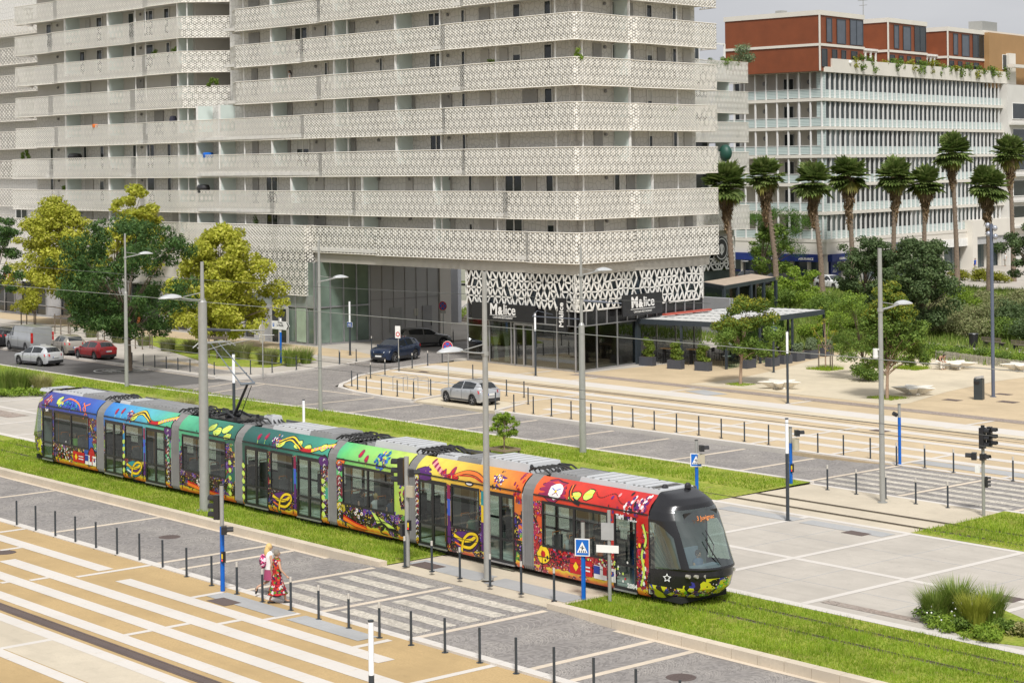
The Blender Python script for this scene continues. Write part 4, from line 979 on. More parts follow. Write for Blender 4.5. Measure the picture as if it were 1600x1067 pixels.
# ================================================================ TRAM
TX,TY=-65.65,45.07
tram=thing('tram',(TX,TY,0.02),'long seven part tram in a rainbow flower painted livery passing on the grass track','tram')
PZ=[.2,.34,2.75,2.95,3.12,3.27,3.36,3.4]; PY=[1.25,1.32,1.325,1.28,1.17,1.0,.86,.8]
def prof(z): return float(np.interp(z,PZ,PY))
def liv():
    m,nt,b=newmat('painted_livery'); v=coords(nt); sx=nd(nt,'ShaderNodeSeparateXYZ'); L(nt,v,sx.inputs[0]); X,Y,Z=sx.outputs
    st=[(-23.2,(60,30,90)),(-21,(45,50,150)),(-17,(30,75,185)),(-15,(35,110,205)),(-13.6,(35,150,225)),(-11.,(85,190,205)),(-8.9,(90,200,140)),(-7.4,(85,200,150)),(-5,(30,130,105)),(-3,(15,85,75)),(0,(20,110,100)),(3,(70,175,145)),(4,(105,215,120)),(7.6,(195,225,95)),(9,(245,225,85)),(12,(250,195,60)),(14.4,(240,120,40)),(16,(232,70,35)),(19,(220,40,30)),(23.2,(200,30,30))]
    wob=math_(nt,'MULTIPLY',math_(nt,'SUBTRACT',noise(nt,v,.8,3),.5),2.2)
    fx=math_(nt,'DIVIDE',math_(nt,'ADD',math_(nt,'ADD',X,wob),23.2),46.4)
    base=ramp(nt,fx,[((a+23.2)/46.4,tuple(q*.82 for q in srgb(*c))) for a,c in st])
    # art work of the lower panels and pillars
    vo=nd(nt,'ShaderNodeTexVoronoi'); vo.inputs['Scale'].default_value=3.4; vo.inputs['Randomness'].default_value=1; L(nt,v,vo.inputs['Vector'])
    sc=nd(nt,'ShaderNodeSeparateColor'); L(nt,vo.outputs['Color'],sc.inputs[0])
    pal=ramp(nt,sc.outputs[0],[(0,srgb(38,20,40)),(.3,srgb(75,28,60)),(.47,srgb(100,60,150)),(.56,srgb(60,50,140)),(.64,srgb(22,16,22)),(.82,srgb(130,25,45)),(.9,srgb(210,190,60)),(.95,srgb(90,150,60))],'CONSTANT')
    v2=nd(nt,'ShaderNodeTexVoronoi'); v2.inputs['Scale'].default_value=8.5; L(nt,v,v2.inputs['Vector'])
    s2=nd(nt,'ShaderNodeSeparateColor'); L(nt,v2.outputs['Color'],s2.inputs[0])
    spot=ramp(nt,s2.outputs[1],[(0,srgb(235,230,225)),(.35,srgb(225,60,60)),(.55,srgb(245,210,60)),(.7,srgb(90,60,190)),(.85,srgb(20,20,20))],'CONSTANT')
    sm=math_(nt,'MULTIPLY',math_(nt,'LESS_THAN',v2.outputs['Distance'],.33),math_(nt,'GREATER_THAN',s2.outputs[0],.45))
    art=mixc(nt,sm,pal,spot)
    wv=noise(nt,v,1.1,3); red=mixc(nt,.75,art,mixc(nt,sm,srgb(200,30,35),spot))
    art=mixc(nt,math_(nt,'GREATER_THAN',X,15),art,red)
    zz=math_(nt,'ADD',Z,math_(nt,'MULTIPLY',math_(nt,'SUBTRACT',noise(nt,v,2.2,3),.5),.35))
    low=math_(nt,'LESS_THAN',zz,1.12); 
    pil=math_(nt,'MULTIPLY',math_(nt,'LESS_THAN',zz,2.62),math_(nt,'GREATER_THAN',wv,.47))
    c=mixc(nt,pil,base,art); lowm=math_(nt,'MULTIPLY',low,math_(nt,'GREATER_THAN',noise(nt,v,.9,2),.4)); c=mixc(nt,lowm,c,art)
    v3=nd(nt,'ShaderNodeTexVoronoi',feature='DISTANCE_TO_EDGE'); v3.inputs['Scale'].default_value=3.4; L(nt,v,v3.inputs['Vector']); v4=nd(nt,'ShaderNodeTexVoronoi'); v4.inputs['Scale'].default_value=19; L(nt,v,v4.inputs['Vector']); s4=nd(nt,'ShaderNodeSeparateColor'); L(nt,v4.outputs['Color'],s4.inputs[0])
    artm=math_(nt,'MAXIMUM',pil,lowm)
    ln=math_(nt,'MULTIPLY',math_(nt,'LESS_THAN',v3.outputs['Distance'],.035),artm); c=mixc(nt,ln,c,srgb(18,14,16))
    tiny=math_(nt,'MULTIPLY',math_(nt,'MULTIPLY',math_(nt,'LESS_THAN',v4.outputs['Distance'],.36),math_(nt,'GREATER_THAN',s4.outputs[0],.55)),artm); c=mixc(nt,tiny,c,ramp(nt,s4.outputs[1],[(0,srgb(225,220,210)),(.4,srgb(20,16,20)),(.7,srgb(200,60,70)),(.85,srgb(220,190,70))],'CONSTANT'))
    c=mixc(nt,math_(nt,'MULTIPLY',ramp(nt,noise(nt,v,1.8,5,.7),[(.45,0.),(.7,1.)]),.22),c,srgb(30,40,40))
    bz=ramp(nt,zz,[(.22,srgb(215,80,40)),(.32,srgb(240,150,50)),(.42,srgb(225,215,60)),(.52,srgb(225,215,60))])
    c=mixc(nt,math_(nt,'MULTIPLY',math_(nt,'LESS_THAN',zz,.43),math_(nt,'GREATER_THAN',noise(nt,v,1.7,3),.44)),c,bz)
    L(nt,c,b.inputs['Base Color']); b.inputs['Roughness'].default_value=.28; b.inputs['Coat Weight'].default_value=.3; b.inputs['Coat Roughness'].default_value=.1
    return m
LIV=liv(); TBLK=M_('tram_black',(.018,.018,.02),.3,0,.05); TBLK2=M_('tram_gloss_black',(.014,.014,.016),.22,0,.0); ROOFG=M_('tram_roof_grey',(.12,.12,.12),.6,0,.15,2); ROOFW=M_('roof_box_white',(.50,.51,.52),.5,0,.06,2,dirt=.3); ROOFM=M_('roof_box_grey',(.24,.24,.24),.6,0,.1,2)
TGL=thin_glass('tram_window_glass',(.50,.56,.53),.06,.02); TGD=thin_glass('tram_door_glass',(.52,.62,.57),.05,.02)
INNER=M_('tram_interior',(.62,.63,.61),.6); SEAT=M_('seat_fabric',(.10,.10,.11),.8); ORG=M_('orange_handrail',(.70,.22,.03),.4)
BEL=M_('bellows_grey',(.19,.185,.18),.75,0,.08,3)
def D(x,z,side=-1,off=.006): return (x,side*(prof(z)+off),z)
mods=[(-20.85,-15.45,[('d1',-20.8,-19.75),('w',-19.6,-16.2,2)]),(-14.75,-8.8,[('d',-14.65,-13.),('w',-12.8,-11.2,1),('d',-10.95,-9.25)]),(-8.1,-3.65,[('w',-7.85,-4.35,2)]),
 (-3.05,3.05,[('d',-2.85,-1.15),('w',-.95,.65,1),('d',.95,2.6)]),(3.65,8.15,[('w',4.05,7.35,2)]),(8.65,14.65,[('d',8.85,10.5),('w',10.75,12.35,1),('d',12.75,14.25)]),(15.25,20.85,[('w',15.7,18.95,2),('d1',19.25,20.3)])]
ZW0,ZW1=1.1,2.66
for (x0,x1,ops) in mods:
    b=MB(); 
    zs_low=[.2,.34,1.1]; zs_up=[2.66,2.75,2.95,3.12,3.27,3.36,3.4]
    cuts=sorted({x0,x1}|{o[1] for o in ops}|{o[2] for o in ops})
    for s in (-1,1):
        for a,c in zip(cuts[:-1],cuts[1:]):
            kind=None
            for o in ops:
                if abs(o[1]-a)<1e-6: kind=o[0]
            n=max(1,int((c-a)/.5)); xs=[a+(c-a)*i/n for i in range(n+1)]
            def g(zs): b.grid([[(x,s*prof(z),z) for x in xs] for z in zs])
            g(zs_up)
            if kind is None: g([.2,.34,1.1,1.6,2.2,2.66])
            elif kind=='w': g(zs_low)
    # end walls
    body=b.build('body_section',[LIV],tram,smooth=35)
    # roof deck
    b=MB(); b.box(x0,x1,-.82,.82,3.28,3.33); b.box(x0,x1,.86,.92,3.36,3.5); b.build('roof_deck',ROOFG,body)
    b=MB(); b.box(x0,x1,-1.2,1.2,.28,.36); b.box(x0,x1,-1.15,1.15,2.92,2.96); b.build('interior_floor',INNER,body)
    b=MB()
    for s in (-1,1):
        for a,c in zip(cuts[:-1],cuts[1:]):
            kd=[o for o in ops if abs(o[1]-a)<1e-6]; y=s*1.27
            if kd and kd[0][0]=='w': b.face([(a,y,.3),(c,y,.3),(c,y,1.1),(a,y,1.1)])
            elif not kd: b.face([(a,y,.3),(c,y,.3),(c,y,2.7),(a,y,2.7)])
        b.face([(x0,s*1.26,2.66),(x1,s*1.26,2.66),(x1,s*.9,2.93),(x0,s*.9,2.93)])
    b.build('interior_lining',INNER,body)
    b=MB()
    for s in (-1,1): b.box(x0+.02,x1-.02,s*1.334-.012,s*1.334+.012,2.80,2.845)
    b.build('black_trim_line',TBLK,body)
    b=MB()
    for a,c in zip(cuts[:-1],cuts[1:]):
        if not any(abs(o[1]-a)<1e-6 and o[0]!='w' for o in ops): b.box(a+.02,c-.02,-1.342,-1.322,.74,.76); b.box(c-.012,c+.004,-1.343,-1.32,.3,.98)
    for x in (x0+(x1-x0)*.33,x0+(x1-x0)*.67): b.box(x-.006,x+.006,-1.335,-1.31,2.86,2.93)
    b.build('panel_seam',TBLK,body)
    for o in ops:
        a,c=o[1],o[2]
        for s in (-1,1):
            if o[0]=='w':
                b=MB(); y=s*1.315; n=o[3]
                b.box(a,c,y-.025,y+.025,ZW0,ZW0+.07); b.box(a,c,y-.025,y+.025,ZW1-.1,ZW1)
                for x in [a+(c-a)*i/n for i in range(n+1)]: b.box(x-.05 if x>a else x,x+.05 if x<c else x,y-.028,y+.028,ZW0+.07,ZW1-.1)
                b.box(a,c,y-.02,y+.02,2.2,2.23)
                wf=b.build('window',TBLK,tram)
                b=MB(); b.face([(a,y,ZW0),(c,y,ZW0),(c,y,ZW1),(a,y,ZW1)]); b.build('pane',TGL,wf)
            else:
                b=MB(); y=s*1.31; md=(a+c)/2
                xs=[a,md,c] if o[0]=='d' else [a,c]
                b.box(a,c,y-.02,y+.02,.24,.34); b.box(a,c,y-.02,y+.02,2.52,2.66); b.box(a,c,y-.022,y+.022,1.02,1.1)
                for x in xs: b.box(max(a,x-.07),min(c,x+.07),y-.024,y+.024,.34,2.52)
                wf=b.build('door',TBLK,tram)
                b=MB(); b.face([(a,y,.3),(c,y,.3),(c,y,2.55),(a,y,2.55)]); b.build('pane',TGD,wf)
                b=MB(); b.box(a,c,s*1.34-.03,s*1.34+.03,.2,.25); b.build('sill',STEEL,wf)
# bellows
for a,c in ((-15.45,-14.75),(-8.8,-8.1),(-3.65,-3.05),(3.05,3.65),(8.15,8.65),(14.65,15.25)):
    b=MB(); n=10; rows=[]
    for i in range(n+1):
        x=a+(c-a)*i/n; k=0 if i%2 else -.10
        pr=[(-(prof(z)+k-.0),z) for z in PZ]; row=[(x,y,z) for y,z in pr]+[(x,-y,z) for y,z in pr[::-1]]; rows.append(row)
    b.grid(rows); b.build('bellows',BEL,tram)
b=MB(); b.box(-22,22,-1.05,1.05,.12,.3)
for x in (-18.5,-11.5,-1.5,1.5,10.5,12.5,18.3,-5.8,5.8): b.box(x-1,x+1,-1.1,1.1,.05,.2)
b.build('underframe',M_('underframe_black',(.015,.015,.015),.9),tram)
# seats, rails, passengers' poles
b=MB(); ob=MB(); rr=random.Random(9)
for (x0,x1,ops) in mods:
    for o in ops:
        if o[0]=='w':
            x=o[1]+.35
            while x<o[2]-.2:
                for s in (-1,1):
                    b.box(x-.05,x+.05,s*.95-.2,s*.95+.2,.8,1.5); b.box(x-.05,x+.4,s*.95-.2,s*.95+.2,.72,.82); b.box(x+.1,x+.2,s*.95-.1,s*.95+.1,.36,.72)
                    ob.tube([(x-.03,s*.95-.18,1.45),(x-.03,s*.95-.18,1.6),(x-.03,s*.95+.18,1.6),(x-.03,s*.95+.18,1.45)],.02,4)
                x+=.85
        else:
            for s in (-1,1): ob.cyl(((o[1]+o[2])/2,s*.75,.36),((o[1]+o[2])/2,s*.75,2.9),.02,n=5); 
build_each(b,'seat',SEAT,tram,False,18)
ob.build('handrails',ORG,tram)
# ---- cab ends
CABL=M_('cab_art',(.1,.1,.1))
def cabart():
    m,nt,b=newmat('cab_livery'); v=coords(nt); sx=nd(nt,'ShaderNodeSeparateXYZ'); L(nt,v,sx.inputs[0])
    vo=nd(nt,'ShaderNodeTexVoronoi'); vo.inputs['Scale'].default_value=5.; L(nt,v,vo.inputs['Vector']); s=nd(nt,'ShaderNodeSeparateColor'); L(nt,vo.outputs['Color'],s.inputs[0])
    v2=nd(nt,'ShaderNodeTexVoronoi'); v2.inputs['Scale'].default_value=13; L(nt,v,v2.inputs['Vector']); s2=nd(nt,'ShaderNodeSeparateColor'); L(nt,v2.outputs['Color'],s2.inputs[0])
    a=ramp(nt,s.outputs[0],[(0,srgb(205,205,45)),(.24,srgb(45,35,45)),(.5,srgb(90,60,120)),(.62,srgb(205,205,45)),(.72,srgb(120,190,60)),(.8,srgb(60,60,150)),(.9,srgb(30,30,30))],'CONSTANT')
    c2=ramp(nt,s2.outputs[0],[(0,srgb(230,225,225)),(.25,srgb(220,80,40)),(.45,srgb(30,30,30)),(.65,srgb(90,90,190)),(.8,srgb(230,170,60))],'CONSTANT')
    mask=math_(nt,'MULTIPLY',math_(nt,'LESS_THAN',v2.outputs['Distance'],.35),math_(nt,'GREATER_THAN',noise(nt,v,1.6,2),.5))
    L(nt,mixc(nt,mask,a,c2),b.inputs['Base Color']); b.inputs['Roughness'].default_value=.25; return m
CABM=cabart(); WSH=thin_glass('windshield_glass',(.52,.62,.58),.12,.02)
def cab(sgn):
    X0=20.85; NZ=170; NC=150
    zn=[.2,.35,.6,1.0,1.25,1.5,2.2,3.0,3.14,3.3,3.44,3.53,3.56]; xn=[1.15,1.6,1.9,2.05,2.02,1.88,1.52,1.02,.98,.75,.3,-.15,-.6]
    zw=[.2,.5,2.7,2.95,3.12,3.3,3.45,3.56]; yw=[1.1,1.3,1.325,1.25,1.12,.95,.82,.6]
    zs=[.2+(3.56-.2)*i/NZ for i in range(NZ+1)]
    P=[]
    for z in zs:
        tip=float(np.interp(z,zn,xn)); wd=float(np.interp(z,zw,yw)); row=[]; e=2.5 if z>1.2 else 2.2
        for j in range(NC+1):
            t=-math.pi/2+math.pi*j/NC; cx,sy=math.cos(t),math.sin(t)
            row.append((max(tip,-.6)*abs(cx)**(2/e) if tip>0 else tip, wd*math.copysign(abs(sy)**(2/e),sy), z))
        P.append(row)
    groups={k:MB() for k in ('cab_shell','windshield','side_window','cab_art_panel')}
    for i in range(NZ):
        for j in range(NC):
            q=[P[i][j],P[i][j+1],P[i+1][j+1],P[i+1][j]]; x=sum(p[0] for p in q)/4; y=sum(p[1] for p in q)/4; z=sum(p[2] for p in q)/4; ay=abs(y)
            g='cab_shell'
            tip=float(np.interp(z,zn,xn))
            if 1.28<z<3.0 and abs(j+.5-NC/2)<38: g='windshield'
            elif abs(j+.5-NC/2)>47 and x>.06 and 1.12+.10*x<z<2.62-.75*(max(0,x-.25))**1.5 and x<1.5: g='side_window'
            elif z<.72+.0*x or (z<1.05-.25*x+.0 and x<.0): g='cab_art_panel'
            if g=='cab_art_panel' and x<1.25 and z>.62-.6*abs(x-.2)*.0 and z>.5: g='cab_shell'
            if g=='cab_shell' and .95>z>.5 and x>1.5: g='cab_art_panel'
            if sgn<0: q=[(-X0-p[0],p[1],p[2]) for p in q][::-1]
            else: q=[(X0+p[0],p[1],p[2]) for p in q]
            groups[g].face(q)
    out={}
    gl=groups['side_window']; groups['side_r']=MB()
    keep=[]; 
    for f in gl.f: keep.append(sum(gl.v[k][1] for k in f)<0)
    g2=MB(); g1=MB(); [ (g1 if kf else g2).face([gl.v[k] for k in f]) for f,kf in zip(gl.f,keep)]; groups['side_window']=g1; groups['side_r']=g2
    for n_,mt in (('side_r',WSH),('cab_shell',TBLK2 if sgn>0 else CABM),('windshield',WSH),('side_window',WSH),('cab_art_panel',CABM)):
        g=groups[n_]; o=g.build('side_window' if n_=='side_r' else n_,mt,tram)
        bm=bmesh.new(); bm.from_mesh(o.data); bmesh.ops.remove_doubles(bm,verts=bm.verts,dist=1e-4); bm.to_mesh(o.data); bm.free(); o.data.shade_smooth(); out[n_]=o
    b=MB(); s=sgn
    b.box(*sorted((s*(X0+.1),s*(X0+.16))),-1.15,1.15,.36,3.0); b.build('cab_rear_wall',M_('cab_bulkhead',(.20,.23,.21),.6),out['cab_shell'])
    b=MB(); b.box(*sorted((s*(X0+.95),s*(X0+1.3))),-.62,.62,.4,1.2); b.box(*sorted((s*(X0+.5),s*(X0+.62))),-.3,.3,.9,1.7); b.box(*sorted((s*(X0+.5),s*(X0+1.)),),-.3,.3,.8,.9)
    b.build('driver_console',M_('console_blue_grey',(.25,.30,.38),.6),out['cab_shell'])
    return out
CF=cab(1); CR=cab(-1)
# front details
b=MB()
for y in (-1.02,-.84,-.62,.84): 
    x=20.85+2.03-.42*(y*y)**1.3; b.cyl((x-.2,y,1.03),(x-.06,y,1.03),.06,n=10)
hl=b.build('headlight',M_('headlight_lens',(.35,.33,.28),.15),tram)
b=MB(); 
b.tube([(22.85,-.1,1.36),(22.7,-.32,1.75),(22.5,-.42,2.15)],.022,5); b.tube([(22.73,-.36,1.65),(22.6,-.14,1.95),(22.35,-.26,2.4)],.016,5)
b.build('wiper',BLACK,tram)
# destination display
EM,nt,b_=newmat('orange_led'); b_.inputs['Emission Color'].default_value=(1,.28,.04,1); b_.inputs['Emission Strength'].default_value=.8; b_.inputs['Base Color'].default_value=(.3,.1,.02,1)
up=Vector((-.26,0,1)).normalized()
b=MB(); b.box(21.86,21.9,-.75,.75,2.62,2.92); dd=b.build('destination_display',TBLK,tram)
text('letters','3 Juvignac',.2,face_mat((22.16,-.05,2.76),(0,1,0),up),EM,dd,.0,.0)
# lettering on the side
def side_text(t,x,z,h,mat,sx=1.,bold=0): return text('letters',t,h,face_mat((x,-1.345,z),(1,0,0)),mat,tram,.002,bold,sx=sx)
WL=M_('white_lettering',(.8,.8,.8),.4)
side_text('2084',20.1,.42,.21,WL,1.1,.008); side_text('TaM',19.55,2.6,.2,WL,1,.012); side_text('transdev',20.15,2.55,.12,WL,1,.002)
side_text('TaM',-20.3,2.6,.17,WL,1,.01)
def surf_poly(b,pts,m=0,side=-1,off=.012): b.face([D(x,z,side,off) for x,z in pts],m)
SR=M_('red_panel',srgb(190,20,30),.4); SBL=M_('blue_panel',srgb(30,60,150),.4); YEL=M_('yellow_art',srgb(240,205,40),.35); GRN=M_('lime_art',srgb(200,225,100),.35); PUR=M_('purple_art',srgb(85,35,110),.35); MAG=M_('magenta_art',srgb(140,30,75),.35); ORA=M_('orange_art',srgb(240,120,40),.35); PNK=M_('pink_art',srgb(235,150,150),.4); TEAL=M_('teal_art',srgb(40,150,160),.35); KBL=M_('black_art',(.015,.013,.015),.35); WHT=M_('white_art',(.8,.78,.76),.4); BLA=M_('blue_art',srgb(60,90,200),.35)
ART=[SR,SBL,YEL,GRN,PUR,MAG,ORA,PNK,TEAL,KBL,WHT,BLA]; (aR,aB,aY,aG,aP,aM,aO,aK,aT,aX,aW,aL)=range(12)
art=MB()
def blob(x,z,rx,rz,m,n=12,rot=0,jag=0.,off=.010,seed=0):
    if x>20.72: return
    r_=random.Random(seed+int(x*97)); pts=[]
    for k in range(n):
        t=2*math.pi*k/n; j=1+jag*(r_.random()-.5)*2; a=rx*math.cos(t)*j; c=rz*math.sin(t)*j
        pts.append((x+a*math.cos(rot)-c*math.sin(rot), min(3.38,max(.22,z+a*math.sin(rot)+c*math.cos(rot)))))
    if max(rx,rz)>.15 and m!=9 and off<.015: blob(x,z,rx+.03,rz+.03,9,n,rot,jag,off-.003,seed)
    # as a fan so that it follows the curved roof edge
    for k in range(n):
        p,q=pts[k],pts[(k+1)%n]; mid=((p[0]+x)/2,(p[1]+z)/2); mid2=((q[0]+x)/2,(q[1]+z)/2)
        art.face([D(x,z,-1,off),D(*mid,-1,off),D(*mid2,-1,off)],m); art.face([D(*mid,-1,off),D(*p,-1,off),D(*q,-1,off),D(*mid2,-1,off)],m)
def ribbon(path,w,m,off=.014,w1=None):
    if w>.085 and m!=9: ribbon(path,w+.045,9,off-.003,(w1+.04) if w1 else None)
    n=len(path)
    for k in range(n-1):
        (x0,z0),(x1,z1)=path[k],path[k+1]; d=math.hypot(x1-x0,z1-z0)+1e-6; nx,nz=-(z1-z0)/d,(x1-x0)/d
        a=w/2 if w1 is None else (w+(w1-w)*k/(n-1))/2; c=w/2 if w1 is None else (w+(w1-w)*(k+1)/(n-1))/2
        art.face([D(x0-nx*a,z0-nz*a,-1,off),D(x1-nx*c,z1-nz*c,-1,off),D(x1+nx*c,z1+nz*c,-1,off),D(x0+nx*a,z0+nz*a,-1,off)],m)
def curve(pts,n=8):
    out=[]
    for k in range(len(pts)-1):
        p0=pts[max(k-1,0)];p1=pts[k];p2=pts[k+1];p3=pts[min(k+2,len(pts)-1)]
        for i in range(n):
            t=i/n; out.append(tuple(.5*((2*p1[c])+(-p0[c]+p2[c])*t+(2*p0[c]-5*p1[c]+4*p2[c]-p3[c])*t*t+(-p0[c]+3*p1[c]-3*p2[c]+p3[c])*t**3) for c in (0,1)))
    out.append(pts[-1]); return out
def rose(x,z,r=.11,m=aM): blob(x,z,r,r*1.15,m,9,0,.15,.014); blob(x,z,r*.45,r*.5,aR,6,0,.1,.018); ribbon([(x,z-r),(x+.02,z-r-.16)],.03,aG,.012)
def star(x,z,r,m1,m2):
    pts=[]
    for k in range(10): t=math.pi/2+math.pi*k/5; rr_=r if k%2==0 else r*.5; pts.append((x+rr_*math.cos(t),min(3.36,z+rr_*math.sin(t))))
    for k in range(10): art.face([D(x,z,-1,.013),D(*pts[k],-1,.013),D(*pts[(k+1)%10],-1,.013)],m1)
    r_=random.Random(int(x*31)+5)
    for i in range(34):
        t=r_.random()*6.28; q=r*.72*r_.random(); blob(x+q*math.cos(t),z+q*math.sin(t),.035,.035,r_.choice(m2),6,0,0,.018)
# repeated motifs on the roof edge of the long sections, as painted
for xo in (-14.2,-2.4):
    rose(xo+.45,3.1); rose(xo+.95,3.15,.12); star(xo+1.75,3.02,.38,aP,[aW,aO,aB,aX,aM])
    ribbon(curve([(xo+2.0,3.0),(xo+2.6,3.22),(xo+3.2,3.1),(xo+3.7,2.92),(xo+4.3,2.93),(xo+4.9,3.1),(xo+5.6,3.25)]),.16,aY,.014,.1)
    ribbon(curve([(xo+2.0,3.0),(xo+2.6,3.22),(xo+3.2,3.1),(xo+3.7,2.92)]),.06,aX,.018)
    ribbon(curve([(xo+3.5,2.95),(xo+3.9,2.9),(xo+4.3,2.93)]),.13,aR,.018)
    for k in range(7): blob(xo+4.5+k*.18,3.0+k*.035,.05,.07,aK,6,.5,0,.018)
    blob(xo+2.1,2.98,.3,.14,aG,10,.3); blob(xo+5.2,2.62,.32,.22,aP,9,0,.2)
for x,z,rx,rz in ((-19.3,3.12,.2,.16),(-19.0,2.98,.22,.12),(-5.6,3.12,.22,.14),(-5.1,3.0,.28,.16),(-4.5,3.15,.3,.15),(-4.25,2.88,.3,.12),(.9,3.05,.26,.14),(1.6,2.98,.24,.12),(2.6,3.1,.2,.12),(17.3,2.98,.3,.12),(17.9,3.1,.22,.16)): blob(x,z,rx,rz,aG,11,.2,.12); ribbon([(x-rx*.7,z),(x+rx*.7,z+.03)],.02,aY,.018)
star(-20.3,3.02,.42,aP,[aW,aO,aK,aX]); 
r_=random.Random(4)
for k in range(60): blob(-18.2+r_.gauss(0,.55),3.0+r_.gauss(0,.12),.07,.06,r_.choice([aL,aB,aL,aT]),6,0,0,.012)
ribbon(curve([(-19,3.05),(-18.6,3.25),(-17.8,3.2),(-17.2,3.05),(-16.9,2.8)]),.05,aO,.016); ribbon(curve([(-17,3.2),(-16.5,2.9),(-16.7,2.5)]),.05,aO); ribbon(curve([(-16.4,3.2),(-16.8,3.0),(-16.3,2.7)]),.05,aO)
blob(-20.45,3.02,.25,.2,aM,10,0,.3)
# light green section
rose(5.1,3.12,.13); rose(5.55,3.0,.12)
for k in range(70): t=r_.random()*6.28; q=.42*math.sqrt(r_.random()); blob(6.5+q*math.cos(t),3.02+q*.75*math.sin(t),.06,.05,r_.choice([aL,aB,aY,aT]),6,0,0,.014)
blob(3.95,2.7,.28,.14,aO,8,.2,.2); blob(3.9,2.55,.25,.2,aP,8)
# yellow section
blob(9.2,2.86,.45,.24,aP,9,0,.25); 
for k in range(9): blob(9.4+k*.13,3.28-k*.05,.09,.1,aK if k%2 else aM,6,.3,0,.014)
rose(10.3,3.0,.11); rose(10.75,3.08,.13); blob(10.8,2.9,.35,.1,aR,9)
ribbon(curve([(10.9,2.95),(11.4,3.12),(12.0,3.12),(12.5,2.98),(12.75,2.8),(12.8,2.6)]),.1,aO); ribbon(curve([(11.2,3.0),(11.9,3.03),(12.5,2.9)]),.04,aR,.018)
star(13.3,3.05,.4,aP,[aW,aO,aB,aX,aY]); 
for k in range(26): blob(14.4+r_.gauss(0,.1),2.95+r_.gauss(0,.28),.05,.07,r_.choice([aR,aM,aO]),6)
blob(11.8,2.78,.25,.09,aX,10); blob(11.8,2.78,.17,.05,aW,10,off=.02)
# red section: pale flower, dark ribbons, black dots
blob(16.2,3.02,.65,.33,aM,14,0,.15); blob(16.3,3.02,.34,.25,aW,12,0,.12,.016); ribbon(curve([(16.1,3.12),(16.3,3.06),(16.5,3.14)]),.025,aL,.022); ribbon(curve([(16.2,2.9),(16.35,3.0),(16.5,2.92)]),.02,aM,.022); blob(16.32,3.04,.06,.04,aY,7,off=.026)
ribbon(curve([(16.95,3.3),(17.05,3.05),(17.3,2.85),(17.6,2.78)]),.16,aX); ribbon(curve([(16.95,3.3),(17.1,3.0),(17.3,2.85)]),.05,aO,.02)
for k in range(26): t=k/25; x=18.2+1.6*t; blob(x,3.2-.33*math.sin(t*9)*.3-.1*t,.022,.022,aX,6)
for k in range(60): blob(20.2+r_.gauss(0,.4),3.0+r_.gauss(0,.17),.06,.06,r_.choice([aP,aP,aW,aM,aK,aX]),6,off=.014+.0004*(k%9))
# snake loops on panels below the centre windows
for xc,mm in ((-12.,aT),(-.15,aP),(11.55,aP)):
    blob(xc,.72,.72,.34,mm,14,0,.12,.010); blob(xc+.1,.62,.5,.22,aP if mm==aT else aX,12,0,.1,.012)
    ribbon(curve([(xc-.65,.85),(xc-.2,.72),(xc+.3,.78),(xc+.62,.98)]),.12,aY,.016); ribbon(curve([(xc-.2,.28),(xc-.12,.7),(xc+.2,.98),(xc+.6,1.0),(xc+.66,.8),(xc+.3,.52),(xc-.15,.5)]),.1,aY,.02); ribbon(curve([(xc-.6,.6),(xc-.1,.5),(xc+.5,.6)]),.06,aW if mm==aT else aO,.014)
# lime and black figure panel (light green section)
art.face([D(5.9,1.05),D(7.3,.62),D(8.05,.3),D(8.05,.24),D(5.4,.24),D(6.3,.6)],aG)
ribbon(curve([(6.1,.5),(6.6,.66),(7.1,.5),(7.9,.42)]),.13,aX,.018,.04); ribbon(curve([(6.7,.6),(6.5,.35),(6.9,.28)]),.1,aX,.018,.04); ribbon(curve([(6.6,.64),(6.4,.85),(6.2,.98)]),.07,aX,.018,.03)
for x,z in ((4.9,.85),(5.1,.75),(5.0,.98),(5.3,.88),(-6.6,.75),(-6.4,.85),(-6.5,.62),(-6.2,.7)): blob(x,z,.08,.08,aW,8,off=.02); blob(x,z,.03,.03,aR,6,off=.024)
for x0_,x1_ in ((4.1,5.6),(-7.4,-4.4)): ribbon(curve([(x0_,.6),((x0_+x1_)/2,.42),(x1_,.34)]),.2,aO,.016,.08); ribbon(curve([(x0_,.68),((x0_+x1_)/2,.5),(x1_,.4)]),.07,aR,.02,.04)
# white strokes on purple pillars
for xc in (-9.0,2.85,8.75,3.85,-.0):
    for k in range(12):
        if xc==-.0: break
        z=.4+k*.2+r_.random()*.05; ribbon(curve([(xc-.07,z),(xc,z+.1),(xc+.07,z+.05)]),.035,aW,.016)
for xc,w_ in ((12.55,.1),(10.62,.09),(-11.07,.08),(.8,.08)):
    art.face([D(xc-w_,.5,-1,.009),D(xc+w_,.5,-1,.009),D(xc+w_,1.5,-1,.009),D(xc-w_,1.5,-1,.009)],aP); art.face([D(xc-w_,1.5,-1,.009),D(xc+w_,1.5,-1,.009),D(xc+w_,2.1,-1,.009),D(xc-w_,2.1,-1,.009)],aL if xc<12 else aY); art.face([D(xc-w_,2.1,-1,.009),D(xc+w_,2.1,-1,.009),D(xc+w_,2.6,-1,.009),D(xc-w_,2.6,-1,.009)],aM if xc<12 else aT)
for xc in (-4.0,-13.0+.1,-2.98,2.75): 
    for k in range(5): blob(xc,.55+k*.32,.12,.11,aG,8,0,.2,.018)
